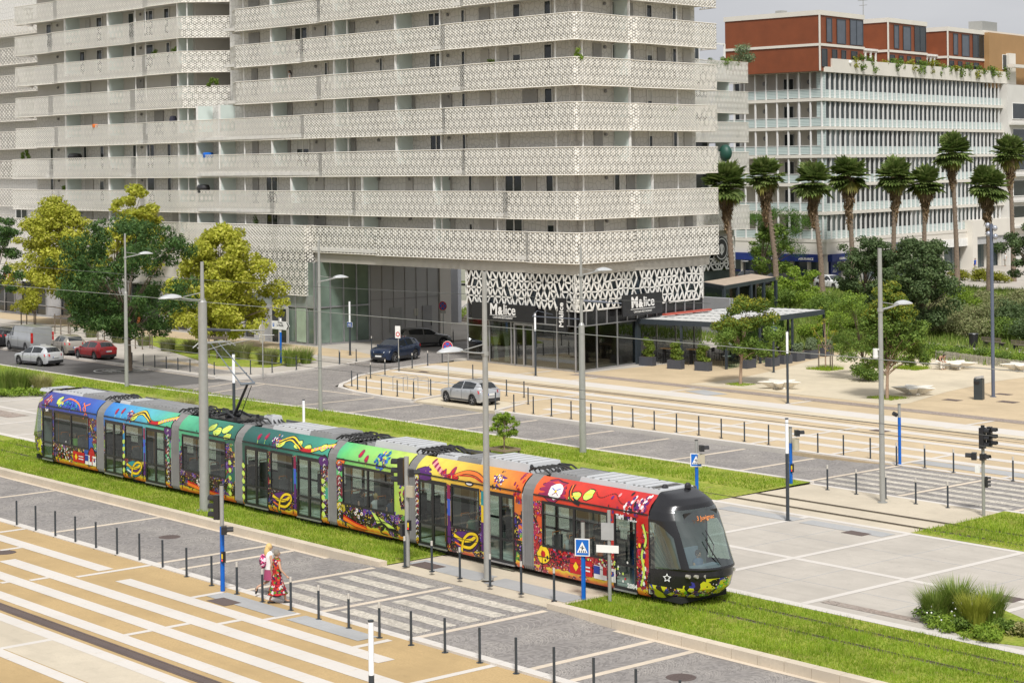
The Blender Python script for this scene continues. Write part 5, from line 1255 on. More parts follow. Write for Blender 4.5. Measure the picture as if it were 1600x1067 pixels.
# red logo panels of the end sections
for s0 in (17.2,-17.6):
    d_=1 if s0>0 else -1
    art.face([D(s0-.1,.42,-1,.02),D(s0+1.0,.42,-1,.02),D(s0+1.0,.92,-1,.02),D(s0-.1,.92,-1,.02)],aR); blob(s0+.2,.67,.13,.16,aY,4,0,0,.026)
    for k in range(2): art.face([D(s0+.45,.7-.12*k,-1,.026),D(s0+.9,.7-.12*k,-1,.026),D(s0+.9,.75-.12*k,-1,.026),D(s0+.45,.75-.12*k,-1,.026)],aW)
    a=s0+1.08; art.face([D(a,.42,-1,.02),D(a+.62,.42,-1,.02),D(a+.62,.86,-1,.02),D(a,.86,-1,.02)],aW); art.face([D(a,.58,-1,.026),D(a+.3,.58,-1,.026),D(a+.3,.84,-1,.026),D(a,.84,-1,.026)],aB); art.face([D(a+.44,.58,-1,.026),D(a+.62,.58,-1,.026),D(a+.62,.86,-1,.026),D(a+.44,.86,-1,.026)],aR)
    a+=.7; art.face([D(a,.42,-1,.02),D(a+.34,.42,-1,.02),D(a+.34,.86,-1,.02),D(a,.86,-1,.02)],aW); blob(a+.17,.68,.1,.09,aB,8,off=.026); blob(a+.13,.7,.06,.06,aO,8,off=.03)
for k in range(90): blob(18.95+r_.gauss(0,.35),.85+r_.gauss(0,.17),.045,.045,r_.choice([aW,aM,aX,aR,aG]),6,off=.016+.0005*(k%8))
for k in range(60): blob(16.6+r_.gauss(0,.3),.88+r_.gauss(0,.13),.05,.05,r_.choice([aX,aM,aR,aX]),6,off=.016+.0005*(k%8))
for k in range(60): blob(-18.6+r_.gauss(0,.4),.75+r_.gauss(0,.16),.045,.045,r_.choice([aX,aW,aR]),6,off=.016+.0005*(k%8))
blob(15.75,.85,.3,.3,aY,12,0,.15,.012); blob(15.75,.85,.12,.12,aR,8,off=.02); blob(-15.9,.8,.3,.42,aR,10,0,.2,.012); ribbon(curve([(-16.3,.9),(-15.9,1.25),(-15.6,.9),(-15.9,.4),(-16.3,.9)]),.04,aX,.018)
art.build('painted_motif',ART,tram)
# green stem and flowers behind the front door
art=MB(); ribbon(curve([(20.5,.5),(20.65,1.0),(20.55,1.5),(20.75,2.0),(20.6,2.5)]),.09,aG,.016); 
for k in range(40): blob(20.62+r_.gauss(0,.1),1.5+r_.uniform(-.95,1.0),.06,.08,r_.choice([aR,aW,aP,aX,aO,aY]),6,off=.012+.0005*(k%9))
art.build('painted_motif',ART,tram)
# star logo on the cab side
b=MB()
for k in range(10):
    pass
pts=[]; 
for k in range(10): t=math.pi/2+math.pi*k/5; q=.15 if k%2==0 else .075; pts.append((q*math.cos(t),q*math.sin(t)))
pin=[(x*.62,z*.62) for x,z in pts]
cxl,czl=21.45,.86; dn=Vector((.42,-.9,0)).normalized(); xa=Vector((.9,.42,0)).normalized(); o_=Vector((21.62,-1.27,.92))
for k in range(10):
    q=(k+1)%10; b.face([o_+xa*pts[k][0]+Vector((0,0,pts[k][1])),o_+xa*pts[q][0]+Vector((0,0,pts[q][1])),o_+xa*pin[q][0]+Vector((0,0,pin[q][1])),o_+xa*pin[k][0]+Vector((0,0,pin[k][1]))])
b.build('star_logo',WL,tram)
# roof equipment
def rbox(x0,x1,y0,y1,z1,mt,name='roof_box'):
    z1=3.33+(z1-3.33)*.78
    b=MB(); e=.06; b.hexa([(x0,y0,3.33),(x1,y0,3.33),(x1,y1,3.33),(x0,y1,3.33),(x0+e,y0+e,z1),(x1-e,y0+e,z1),(x1-e,y1-e,z1),(x0+e,y1-e,z1)])
    o=b.build(name,mt,tram)
    d=MB()
    n=int((x1-x0)/.5)
    for i in range(1,n+1): x=x0+(x1-x0)*i/(n+1); d.box(x-.012,x+.012,y0+.08,y1-.08,z1,z1+.012)
    for i in range(6): d.box(x0+.2+(x1-x0-.4)*i/5-.03,x0+.2+(x1-x0-.4)*i/5+.03,y0+.1,y0+.16,z1,z1+.04)
    d.build('panel_joint',ROOFM,o)
for a in ((-22.2,-20.2,-.75,.75,3.5,ROOFW),(-20.1,-18.0,-.75,.75,3.55,ROOFW),(-17.8,-15.8,-.8,.8,3.6,ROOFM),(-14.4,-13.4,-.7,.7,3.55,ROOFW),(-13.3,-11.2,-.8,.8,3.6,ROOFM),(-11.1,-9.2,-.8,.8,3.6,ROOFM),
 (-3.7,-3.0,.1,.7,3.8,ROOFW),(-2.6,-1.7,-.7,.7,3.5,ROOFM),(-1.6,1.0,-.8,.8,3.62,ROOFW),(1.05,2.6,-.8,.8,3.66,ROOFM),(4.6,5.2,-.7,.7,3.5,ROOFM),(5.4,8.0,-.78,.78,3.72,ROOFW),(9.2,10.3,-.78,.1,3.55,ROOFW),(10.4,11.6,-.78,.78,3.6,ROOFM),(11.8,14.4,-.8,.8,3.78,ROOFW),(15.5,16.9,-.78,.78,3.58,ROOFM),(17.0,19.3,-.8,.8,3.62,ROOFW),(19.35,20.9,-.8,.8,3.6,ROOFW)): rbox(*a)
b=MB(); r_=random.Random(2)
for xc in (-15.1,-8.5,-3.4,3.4,8.5,14.9,4.2,8.9,-7.4):
    b=MB()
    for k in range(7):
        y=-.7+k*.22; b.tube(curve([(xc-.6,3.5),(xc-.2,3.62+r_.random()*.1),(xc+.3,3.45),(xc+.6,3.55)],3) and [(xc-.6,y,3.42),(xc-.25,y+r_.uniform(-.1,.1),3.6),(xc+.2,y+r_.uniform(-.1,.1),3.6),(xc+.6,y,3.42)],.035,5)
    b.build('roof_cable',DARK,tram)

b=MB()
for x,y in ((20.6,-.3),(20.9,.45),(14.3,-.6),(15.6,-.5)): b.lathe([(.12,3.5),(.11,3.6),(.06,3.66),(.001,3.67)],(x,y,0),10)
b.build('antenna_dome',BLACK,tram)
# black front brow is part of the shell; pale flowers on the brow edge
art=MB()
for k in range(22): blob(20.4+r_.uniform(-.1,.4),3.2+r_.uniform(-.25,.15),.05,.05,r_.choice([aW,aK,aP,aM]),6,off=.016+.0005*(k%8))
art.build('painted_motif',ART,tram)
# ---- pantograph
kx,kz=V(387,600,45.07); bx,bz=V(366,668,45.07); hx,hz=V(352,538,45.07)
kx-=TX; bx-=TX; hx-=TX; bz=3.45
pg=MB(); pg.box(bx-1.3,bx+1.2,-.7,.7,3.36,3.44); pn=pg.build('pantograph',TBLK,tram)
b=MB(); b.cyl((bx,0,3.5),(kx,0,kz),.07,.055,8); b.cyl((bx+.3,.12,3.5),(kx+.1,.12,kz-.1),.02,n=5); b.cyl((bx-.1,-.35,3.5),(bx-.1,.35,3.5),.08,n=8); 
for y in (-.55,.55):
    for x in (bx-1.1,bx+1.0): b.cyl((x,y,3.44),(x,y,3.6),.07,n=8)
b.tube([(bx-.6,-.4,3.5),(bx,-.3,3.65),(bx+.7,-.4,3.5)],.05,6); b.tube([(bx-.6,.4,3.5),(bx,.3,3.7),(bx+.7,.4,3.5)],.05,6); b.build('lower_arm',BLACK,pn)
b=MB(); 
for y in (-.33,.33): b.cyl((kx,y,kz),(hx-.9,y*.6,hz),.03,.02,6)
b.cyl((kx,-.35,kz),(kx,.35,kz),.05,n=8); b.cyl((kx-.5,-.3,kz+(hz-kz)*.25),(kx-.5,.3,kz+(hz-kz)*.25),.02,n=5)
b.build('upper_arm',M_('blue_grey_steel',(.22,.25,.28),.4,.5),pn)
b=MB()
for x in (hx-1.1,hx-.7): b.tube([(x,-.95,hz-.18),(x,-.65,hz+.02),(x,.65,hz+.02),(x,.95,hz-.18)],.03,6)
b.cyl((hx-1.1,-.3,hz-.02),(hx-.7,-.3,hz-.02),.02,n=5); b.cyl((hx-1.1,.3,hz-.02),(hx-.7,.3,hz-.02),.02,n=5); b.build('pan_head',GALV,pn)
PANZ=hz+.05
# ================================================================ STREET FURNITURE
def gz(u,v):
    if 35.5<v<41: return road_z(u)
    if 41.2<v<43.3: return max(0,hv1(u,v))-.01
    if 65.5<v<72.0 and u<-58: return RZ
    return 0.
def place(px,py):
    u,v=G(px,py); return u,v
def head(b,c,d,Ln=.95,m=0):        # oval street lamp head; d = unit direction away from the mast
    d=Vector((d[0],d[1],0)).normalized(); n=Vector((-d.y,d.x,0)); rows=[]
    for i in range(9):
        t=i/8; w_=.26*math.sin(math.pi*min(1,.12+t*.8))**.6; h=.16*math.sin(math.pi*min(1,.15+t*.8))
        cc=Vector(c)+d*(Ln*t)
        rows.append([cc+n*(w_*math.cos(a))+Vector((0,0,h*max(0,math.sin(a))-.03*(math.sin(a)<0))) for a in [2*math.pi*k/12 for k in range(12)]])
    b.grid(rows,m,True); b.face(rows[0]); b.face(rows[-1][::-1])
def mast(px,pb,pt,r0,r1,label,arm=None,ad=1,step=None,mat=GALV,cap=None,cat='lamp post',name='street_lamp'):
    u,v=place(px,pb); z=gz(u,v); Ht=ZH(px,pt,u,v)-z
    t=thing(name,(u,v,z),label,cat,'lamp masts along the tramway')
    b=MB(); b.cyl((0,0,0),(0,0,.03),r0*1.7,r0*1.7,12)
    if step:
        hs=ZH(px,step,u,v)-z; b.cyl((0,0,.03),(0,0,hs),r0,r0*.86,14); b.cyl((0,0,hs),(0,0,hs+.12),r0*.88,r1*1.1,14); b.cyl((0,0,hs+.12),(0,0,Ht),r1,r1*.8,12)
    else: b.cyl((0,0,.03),(0,0,Ht),r0,r1,14)
    b.build('pole',mat,t,smooth=50)
    if cap: b=MB(); b.cyl((0,0,Ht),(0,0,Ht+.03),r1*1.05,r1*1.05,12); b.build('cap',BLACK,t)
    if arm:
        ha=ZH(px,arm,u,v)-z; b=MB(); 
        for dx in (-.05,.05): b.tube([(dx,0,ha),(dx,ad*.5,ha+.05),(dx,ad*1.15,ha+.16)],.03,6)
        b.tube([(0,0,ha+.32),(0,ad*.9,ha+.18)],.018,5); b.cyl((0,0,ha-.08),(0,0,ha+.06),r1*1.5,r1*1.5,10); b.build('lamp_arm',GALV,t)
        b=MB(); head(b,(0,ad*1.05,ha+.17),(0,ad)); b.build('lamp_head',M_('lamp_head_grey',(.52,.53,.53),.35,.2) if 'lamp_head_grey' not in bpy.data.materials else bpy.data.materials['lamp_head_grey'],t,smooth=60)
    return t,u,v,z,Ht
mast(198,606,365,.13,.07,'grey lamp mast on the verge in front of the red car','x' and 402,1,458)
t320,*_=mast(320,800,409,.21,.085,'thickest grey mast, in the grass before the green tram sections, lamp to its left',469,-1,472)
mast(501,645,375,.12,.07,'slim grey lamp mast on the verge in front of the passage opening',440,1)
mast(762,908,425,.13,.08,'grey mast on the crossing between the tram doors, lamp reaching left above the silver car',548+4,-1)
t910,*_=mast(911,709,385,.17,.075,'thick grey mast in front of the restaurant corner, wire bracket and lamp',430,1,508)
t13,*_=mast(1379,785,388,.12,.085,'grey lamp mast with white camera beside the far crossing',484,1,cap=None)
b=MB(); b.cyl((-.18,-.12,6.05),(-.18,-.12,6.35),.11,n=10); b.ball((-.18,-.12,6.02),.12,10,6); b.box(-.2,0,-.14,-.1,6.3,6.36); b.build('camera_housing',WHITE,t13)
# cantilever wire brackets (move with the mast)
def bracket(t,ha,tr):
    b=MB(); b.cyl((.0,.05,ha),(.0,1.3,ha-.12),.06,n=8); b.build('insulator_arm',M_('bracket_dark',(.06,.065,.08),.5) if 'bracket_dark' not in bpy.data.materials else bpy.data.materials['bracket_dark'],t)
    b=MB(); b.cyl((0,1.3,ha-.12),(0,tr,ha-.22),.035,n=6); b.tube([(0,tr*.75,ha-.2),(.3,tr*.9,ha-.38),(.6,tr+.1,ha-.4)],.015,5); b.tube([(0,.0,ha-.9),(0,.9,ha-.72),(0,tr*.98,ha-.5)],.018,5)
    b.build('wire_bracket',GALV,t)
h320=ZH(322,517,*G(320,800)); bracket(t320,h320,3.0); h910=ZH(915,470,*G(911,709)); bracket(t910,h910,-3.) if False else None
b=MB(); b.cyl((.05,-.05,h910),(.15,-1.2,h910-.1),.06,n=8); 
b=MB(); b.cyl((.1,.05,h910),(.75,1.0,h910-.1),.06,n=8); b.cyl((.75,1.0,h910-.1),(1.15,1.6,h910-.16),.03,n=6); b.cyl((-.1,-.05,h910-.9),(-.3,-2.9,h910-.6),.03,n=6); b.tube([(-.3,-2.9,h910-.6),(-.3,-2.6,h910-.35),(-.3,-1.6,h910-.6)],.015,5); b.build('wire_bracket',M_('bracket_blue_grey',(.10,.11,.14),.5),t910)
# tall dark mast with spotlights
t15,u,v,z,Ht=mast(1552,620,350,.11,.10,'dark blue grey floodlight mast standing on the pale square at the right',mat=M_('blue_grey_mast',(.10,.12,.17),.4),name='floodlight_mast',cat='floodlight mast')
for i,(dx,dz) in enumerate(((-.25,-.1),(.25,-.25),(.28,-.75),(-.2,-.6))):
    b=MB(); b.cyl((0,0,Ht+dz),(dx,0,Ht+dz),.03,n=6); b.ball((dx,0,Ht+dz),(.16,.16,.18),10,6); b.build('spotlight',M_('spot_grey',(.35,.37,.42),.35,.4) if i==0 else bpy.data.materials['spot_grey'],t15,smooth=True)
# light columns: dark shaft, white luminous top
def lcol(px,pb,pt,pm,label,r=.075,plate=None,w_=None,mat=ANTH):
    u,v=place(px,pb) if isinstance(px,(int,float)) else px; z=gz(u,v)
    Ht=ZH(px,pt,u,v)-z; hm=ZH(px,pm,u,v)-z
    t=thing('light_column',(u,v,z),label,'light column','light columns with white tops')
    b=MB(); b.cyl((0,0,0),(0,0,.015),r*2,r*2,12); b.cyl((0,0,.015),(0,0,hm),r,r,12); b.build('shaft',mat,t,smooth=50)
    b=MB(); b.cyl((0,0,hm),(0,0,Ht-.05),r*.96,r*.96,12); b.build('light_tube',LAMPW,t,smooth=50)
    b=MB(); b.cyl((0,0,Ht-.05),(0,0,Ht),r*1.02,r*1.02,12); b.build('cap',ANTH,t,smooth=50)
    if plate:
        hp=ZH(px,plate[0],u,v)-z; b=MB(); b.obox((0.12,-.09,hp),(.62,.02,.34),0.); p=b.build('name_plate',M_('street_name_blue',(.01,.07,.32),.4) if 'street_name_blue' not in bpy.data.materials else bpy.data.materials['street_name_blue'],t)
        b=MB(); b.obox((0.12,-.085,hp),(.66,.02,.38)); b.build('plate_border',WHITE,t)
        text('letters',plate[1],.12,Matrix.Translation((.12,-.105,hp))@face_mat((0,0,0),(1,0,0)),SGNW,p,.001,.002)
    return t
lcol(581,1120,968,1054,'light column with a long white top at the bottom edge, nearest of all',.075)
lcol(1231,813,653,708,'light column on the concrete plaza beside the far tram crossing',.07)
lcol(547,555,470,504,'light column with blue street name plate at the passage entrance',.075,(507,'rue des\nMÛRIERS'))
lcol(837,587,488,517,'light column in front of the restaurant glass front',.07)
lcol(1209,582,483,513,'light column with blue street name plate right of the terrace tree',.075,(514,'PLACE'))
lcol(1231,630,517,552,'light column between the star bench and the terrace planters',.075)
lcol(366,662,552,598,'light column standing behind the pantograph of the tram',.085)
lcol(475,680,624,664,'light column showing just its white tube above the tram roof',.07)
lcol(1120,800,768,792,'light column hidden behind the tram nose, only its top seen',.07) if False else None
# sign posts
def post(name,px,pb,pt,r,mat,label,cat,group=None):
    u,v=place(px,pb); z=gz(u,v); Ht=ZH(px,pt,u,v)-z; t=thing(name,(u,v,z),label,cat,group); b=MB(); b.cyl((0,0,0),(0,0,Ht),r,r,10); b.build('post',mat,t,smooth=50); return t,Ht,u,v,z
camd=lambda u,v: math.atan2(-v,-u)+math.pi/2    # heading that turns a plate to the street
PB=M_('sign_blue',(.005,.13,.50),.35)
def plate(t,c,w_,h,mat,rz=0.,name='sign_plate',th=.02):
    b=MB(); b.obox(c,(w_,th,h),rz); return b.build(name,mat,t)
def ped_sign(t,h,rz):       # blue square, white triangle, crossing bars
    M=Matrix.Translation((0,-.0,h))@Matrix.Rotation(rz,4,'Z')@Matrix.Diagonal((.68,1,.64,1)); y0=-.12
    def q(pts,mat,y,nm): 
        b=MB(); b.face([M@Vector((x,y,z)) for x,z in pts]); return b.build(nm,mat,t)
    b=MB(); b.hexa([M@Vector(p) for p in ((-.36,y0,-.44),(.36,y0,-.44),(.36,y0+.03,-.44),(-.36,y0+.03,-.44),(-.36,y0,.44),(.36,y0,.44),(.36,y0+.03,.44),(-.36,y0+.03,.44))]); p=b.build('sign_plate',WHITE,t)
    q([(-.31,-.39),(.31,-.39),(.31,.39),(-.31,.39)],PB,y0-.004,'sign_face'); 
    b=MB()
    b.face([M@Vector(p) for p in ((-.26,y0-.008,-.27),(.26,y0-.008,-.27),(0,y0-.008,.3))],0)
    for k in range(4): b.face([M@Vector(p) for p in ((-.17+.1*k,y0-.012,-.25),(-.12+.1*k,y0-.012,-.25),(-.11+.09*k,y0-.012,-.15),(-.15+.09*k,y0-.012,-.15))],1)
    b.face([M@Vector(p) for p in ((-.03,y0-.012,-.12),(.03,y0-.012,-.12),(.02,y0-.012,.1),(-.02,y0-.012,.1))],1); b.face([M@Vector(p) for p in ((-.1,y0-.012,-.02),(.1,y0-.012,-.05),(.1,y0-.012,-.01),(-.1,y0-.012,.02))],1)
    b.build('crossing_symbol',[WHITE,BLACK],t)
def bluepost(px,pb,pt,pm,label,group='blue posts at the crossings'):
    u,v=place(px,pb); z=gz(u,v); Ht=ZH(px,pt,u,v)-z; hm=ZH(px,pm,u,v)-z
    t=thing('crossing_post',(u,v,z),label,'signal post',group)
    b=MB(); b.cyl((0,0,0),(0,0,hm),.075,n=12); b.build('blue_shaft',BLUEP,t,smooth=50)
    b=MB(); b.cyl((0,0,hm),(0,0,Ht),.07,n=12); b.build('grey_top',GALV,t,smooth=50); b=MB(); b.cyl((0,0,Ht),(0,0,Ht+.03),.075,n=12); b.build('cap',BLACK,t)
    return t,Ht,u,v
def siglight(t,x,y,z,n,rz,s=1.,lit=None,name='traffic_light'):
    """hooded signal head: housing, lenses and hoods"""
    M=Matrix.Translation((x,y,z))@Matrix.Rotation(rz,4,'Z'); h=.26*s*n
    def P(*p): return M@Vector(p)
    b=MB(); w_=.13*s; dd=.09*s
    b.hexa([P(-w_,-dd,-h/2),P(w_,-dd,-h/2),P(w_,dd,-h/2),P(-w_,dd,-h/2),P(-w_,-dd,h/2),P(w_,-dd,h/2),P(w_,dd,h/2),P(-w_,dd,h/2)])
    hh=b.build(name,BLACK,t)
    lens=MB(); hood=MB()
    for k in range(n):
        zc=h/2-.13*s-.26*s*k; lens.cyl(P(0,-dd-.002,zc),P(0,-dd-.02,zc),.09*s,n=10)
        rows=[[P(.11*s*math.cos(a),-dd-yy,zc+.11*s*math.sin(a)) for a in [math.pi*(-.12+1.24*i/8) for i in range(9)]] for yy in (0,.22*s)]; hood.grid(rows)
    lens.build('lens',M_('dark_lens',(.05,.06,.06),.2) if 'dark_lens' not in bpy.data.materials else bpy.data.materials['dark_lens'],hh); hood.build('hood',BLACK,hh)
    return hh
YB=M_('yellow_button',(.85,.6,.02),.5); REDL,nt,b_=newmat('red_signal_lamp'); b_.inputs['Emission Color'].default_value=(1,.08,.05,1); b_.inputs['Emission Strength'].default_value=1.; b_.inputs['Base Color'].default_value=(.5,.02,.02,1)
def button(t,h,rz=0,x=.1):
    b=MB(); b.obox((x,-.02,h),(.1,.12,.36),rz,0); o=b.build('call_button',BLACK,t); b=MB(); b.obox((x+.02,-.085,h+.03),(.07,.01,.16),rz,0); b.build('button_face',YB,o); b=MB(); b.obox((x+.02,-.088,h-.1),(.05,.01,.05),rz); b.build('lamp',REDL,o)
# post by the two women
t,Ht,u,v=bluepost(348,923,758,822,'blue crossing post with grey top and two signals beside the walking women'); siglight(t,-.25,0,Ht-.75,3,R(-60),1.05); siglight(t,.28,-.1,Ht-1.45,1,R(150),1.0); button(t,1.15)
t,Ht,u,v=bluepost(912,936,815,855+2,'blue post with pedestrian crossing sign before the front section of the tram'); ped_sign(t,ZH(909,854,u,v),R(35)); siglight(t,-.2,.1,Ht-.35,1,R(-120),.6)
t,Ht,u,v=bluepost(1089,775,688,712,'blue post with pedestrian crossing sign above the tram nose'); ped_sign(t,ZH(1085,718,u,v),R(35)); siglight(t,.3,.0,Ht-.3,1,R(150),1.); plate(t,(.28,0,Ht-.75),.3,.4,M_('khaki_box',(.42,.38,.28),.5),R(40),'box',.1)
t,Ht,u,v=bluepost(1236,758,668,692,'blue post with khaki box just behind the plaza light column'); siglight(t,.38,.0,Ht-.2,1,R(150),1.); b=MB(); b.cyl((.3,0,Ht-.95),(.3,0,Ht-.45),.15,n=12); b.build('box',bpy.data.materials['khaki_box'],t); button(t,Ht-1.75)
t,Ht,u,v=bluepost(1406,725,632,652,'blue post with grey top between bollards at the far crossing'); b=MB(); b.cyl((-.12,-.03,Ht-.5),(-.2,-.2,Ht-.4),.1,n=10); b.build('camera',BLACK,t)
# signal mast at the crossing centre (grey) and at the right
t,Ht,u,v,z=post('signal_mast',637,886,713,.085,GALV,'grey signal mast with black traffic lights in front of the fourth bellows','signal mast')
siglight(t,-.28,0,Ht-.55,3,R(-60),1.2); siglight(t,.25,0,Ht-.55,1,R(150),1.); siglight(t,-.2,0,Ht-2.6,2,R(-100),.85); plate(t,(.22,-.02,Ht-1.2),.28,.4,bpy.data.materials['khaki_box'],R(20),'box',.12); button(t,ZH(645,822,u,v),x=.14)
t,Ht,u,v,z=post('traffic_light_mast',1537,806,672,.07,M_('olive_grey_post',(.28,.28,.25),.5),'traffic light mast with double black heads at the right of the far crossing','traffic light')
siglight(t,0.02,-.05,Ht-.3,3,R(100),1.05); siglight(t,.12,.28,Ht-.27,3,R(110),1.); siglight(t,.02,-.03,Ht-1.05,1,R(100),1.); siglight(t,-.35,-.1,Ht-1.05,1,R(-60),1.1); siglight(t,.15,0,ZH(1540,752,u,v),3,R(130),.55); b=MB(); b.cyl((0,0,Ht),(0,0,Ht+.2),.08,n=10); b.build('cap',BLACK,t); plate(t,(-.2,-.1,Ht-1.55),.2,.3,WHITE,R(20),'info_plate')
# grey post with the backs of signs
t,Ht,u,v,z=post('sign_post',953,940,797,.06,GALV,'galvanised sign post seen from behind beside the tram front door','sign post')
SBK=M_('sign_back_grey',(.42,.42,.42),.5,.3)
plate(t,(-.0,-.075,ZH(953,830,u,v)),.42,.55,SBK,R(30),'sign_back',.02); plate(t,(0.02,-.1,ZH(955,857,u,v)),.75,.24,WHITE,R(30),'sign_plate',.02)
# direction sign
t,Ht,u,v,z=post('direction_sign',439,568,497,.08,BLUEP,'white parking direction sign on a blue post by the green strip','direction sign')
hs=ZH(448,508,u,v)-z; b=MB(); pts=[(-1.0,-.3),(.95,-.3),(1.3,0),(.95,.3),(-1.0,.3)]
b.face([(x,-.1,hs+zz) for x,zz in pts]); b.face([(x,-.06,hs+zz) for x,zz in pts[::-1]]); p=b.build('arrow_panel',WHITE,t)
b=MB(); b.face([(x,-.104,hs+zz) for x,zz in ((.9,-.26),(1.0,-.26),(1.26,0),(1.0,.26),(.9,.26),(1.1,0))],0); b.face([(x,-.104,hs+zz) for x,zz in ((-.88,-.12),(-.66,-.12),(-.66,.12),(-.88,.12))],1); b.build('arrow_mark',[BLACK,PB],t)
text('letters','P',.2,Matrix.Translation((-.77,-.108,hs))@face_mat((0,0,0),(1,0,0)),WHITE,t,.001,.004); text('letters','Parking\nLa Mantilla',.2,Matrix.Translation((.1,-.108,hs+.1))@face_mat((0,0,0),(1,0,0)),BLACK,t,.001,.003)
b=MB(); b.cyl((0,0,hs-.5),(0,0,Ht),.082,n=10); b.build('white_sleeve',WHITE,t)
# round signs seen from behind
t,Ht,u,v,z=post('road_sign',411,590,500,.04,GALV,'two round road signs seen from behind, before the roadside tree','road sign')
for h in (ZH(411,514,u,v)-z,ZH(411,528,u,v)-z): b=MB(); b.cyl((-.02,-.06,h),(.03,-.04,h),.33,n=18); b.build('sign_disc',M_('sign_back_cream',(.5,.47,.38),.5) if 'sign_back_cream' not in bpy.data.materials else bpy.data.materials['sign_back_cream'],t)
# no stopping signs: blue disc with red ring and cross
def nostop(t,h,rz,r=.36):
    M=Matrix.Translation((0,0,h))@Matrix.Rotation(rz,4,'Z')
    def disc(r0,y,mat,nm,mb=None): b=MB(); b.cyl(M@Vector((0,y,0)),M@Vector((0,y+.012,0)),r0,n=22); return b.build(nm,mat,t)
    disc(r*1.06,-.06,WHITE,'sign_disc'); disc(r,-.066,M_('sign_red',(.55,.02,.02),.4) if 'sign_red' not in bpy.data.materials else bpy.data.materials['sign_red'],'red_ring'); disc(r*.78,-.072,M_('nostop_blue',(.03,.12,.5),.4) if 'nostop_blue' not in bpy.data.materials else bpy.data.materials['nostop_blue'],'blue_disc')
    b=MB()
    for s in (1,-1): b.face([M@Vector((x,-.078,zz)) for x,zz in ((-.62*r,-s*.5*r),(-.5*r,-s*.62*r),(.62*r,s*.5*r),(.5*r,s*.62*r))])
    b.build('red_cross',bpy.data.materials['sign_red'],t)
t,Ht,u,v,z=post('road_sign',701,616,534,.035,GALV,'no stopping sign on a thin pole behind the silver car','road sign'); nostop(t,ZH(703,542,u,v),R(20),.36)
t,Ht,u,v,z=post('road_sign',693,530,472,.04,GALV,'no stopping sign with small plate at the column in the passage','road sign'); nostop(t,ZH(690,478,u,v),R(20),.38); plate(t,(0,-.07,ZH(691,487,u,v)),.6,.25,SBK,R(20),'small_plate')
t,Ht,u,v,z=post('road_sign',623,577,515,.035,GALV,'white zone sign with red ring beside the dark blue car','road sign')
h=ZH(621,521,u,v)-z; plate(t,(0,-.05,h+.1),.42,.85,WHITE,R(20)); b=MB(); M=Matrix.Translation((0,0,h-.02))@Matrix.Rotation(R(20),4,'Z'); ring(b,(0,0,h-.05),face_mat((0,0,0),(math.cos(R(20)),math.sin(R(20)),0)),.11,.17,.066,0,20); b.build('red_ring',bpy.data.materials['sign_red'],t)
t,Ht,u,v,z=post('road_sign',387,592,502,.03,GALV,'thin grey pole behind the cantilever bracket','pole') if False else (0,0,0,0,0)
# ---- bollards
bp=thing('bollard',(0,0,0),'x','bollard')
b=MB(); b.cyl((0,0,0),(0,0,.012),.10,.10,12); b.cyl((0,0,.012),(0,0,1.0),.038,.038,10); b.build('post',ANTH,bp,smooth=50)
bpw=thing('bollard',(0,0,0),'x','bollard')
b=MB(); b.cyl((0,0,0),(0,0,.012),.10,.10,12); b.cyl((0,0,.012),(0,0,.90),.04,.04,10); b.build('post',ANTH,bpw,smooth=50)
b=MB(); b.cyl((0,0,.90),(0,0,1.06),.041,.041,10); b.build('pale_cap',M_('pale_cap_grey',(.55,.52,.47),.4),bpw,smooth=50)
used=set()
def bollards(pts,label,group,white=False,lab2=None):
    src=bpw if white else bp
    for i,(px,py) in enumerate(pts):
        u,v=G(px,py); l=label[i] if isinstance(label,(list,tuple)) else label
        if src.name not in used: used.add(src.name); o=src; o.location=(u,v,gz(u,v)); o['label']=l
        else: o=copy_tree(src,(u,v,gz(u,v)),0,l)
        o['group']=group; o['category']='bollard'
c5=lambda x,y:(x/3.262,740+y/3.262)
ord_=['first','second','third','fourth','fifth','sixth','seventh','eighth','ninth','tenth','eleventh','twelfth','thirteenth','fourteenth','fifteenth','sixteenth','seventeenth','eighteenth','nineteenth','twentieth']
def names(n,txt): return ['%s %s'%(ord_[i],txt) for i in range(n)]
g='bollards along the near square'
P=[c5(*p) for p in ((85,265),(182,293),(282,322),(384,351),(489,382),(597,414),(711,445),(829,481),(951,524),(1079,569))]
bollards(P,names(len(P),'dark bollard from the left edge along the near square'),g)
P=[(370.5,928),(410,940),(454,953),(498,966.5)]; P=[c5(1208,612)]+[c5(1338,652)]+[(454.5,953)]+[(498,967),(545,981),(593,996)]
bollards(P,names(len(P),'pale capped bollard from the blue post along the near crossing edge'),'pale capped bollards on the near crossing edge',True)
P=[(350+936/3.2,780+728/3.2),(350+1105/3.2,780+765/3.2),(350+1279/3.2,780+816/3.2),(350+1461/3.2,780+870/3.2),(866,1068),(928,1086),(994,1105),(1063,1124)]
bollards(P,names(len(P),'dark bollard right of the near crossing, towards the bottom edge'),g)
c6=lambda x,y:(350+x/3.2,780+y/3.2)
P=[c6(904,343),c6(1040,377),c6(1180,412),c6(1331,450),c6(1487,490),(866,940)]
bollards(P,names(len(P),'pale capped bollard from the left, between near crossing and tram'),'pale capped bollards beside the tram',True)
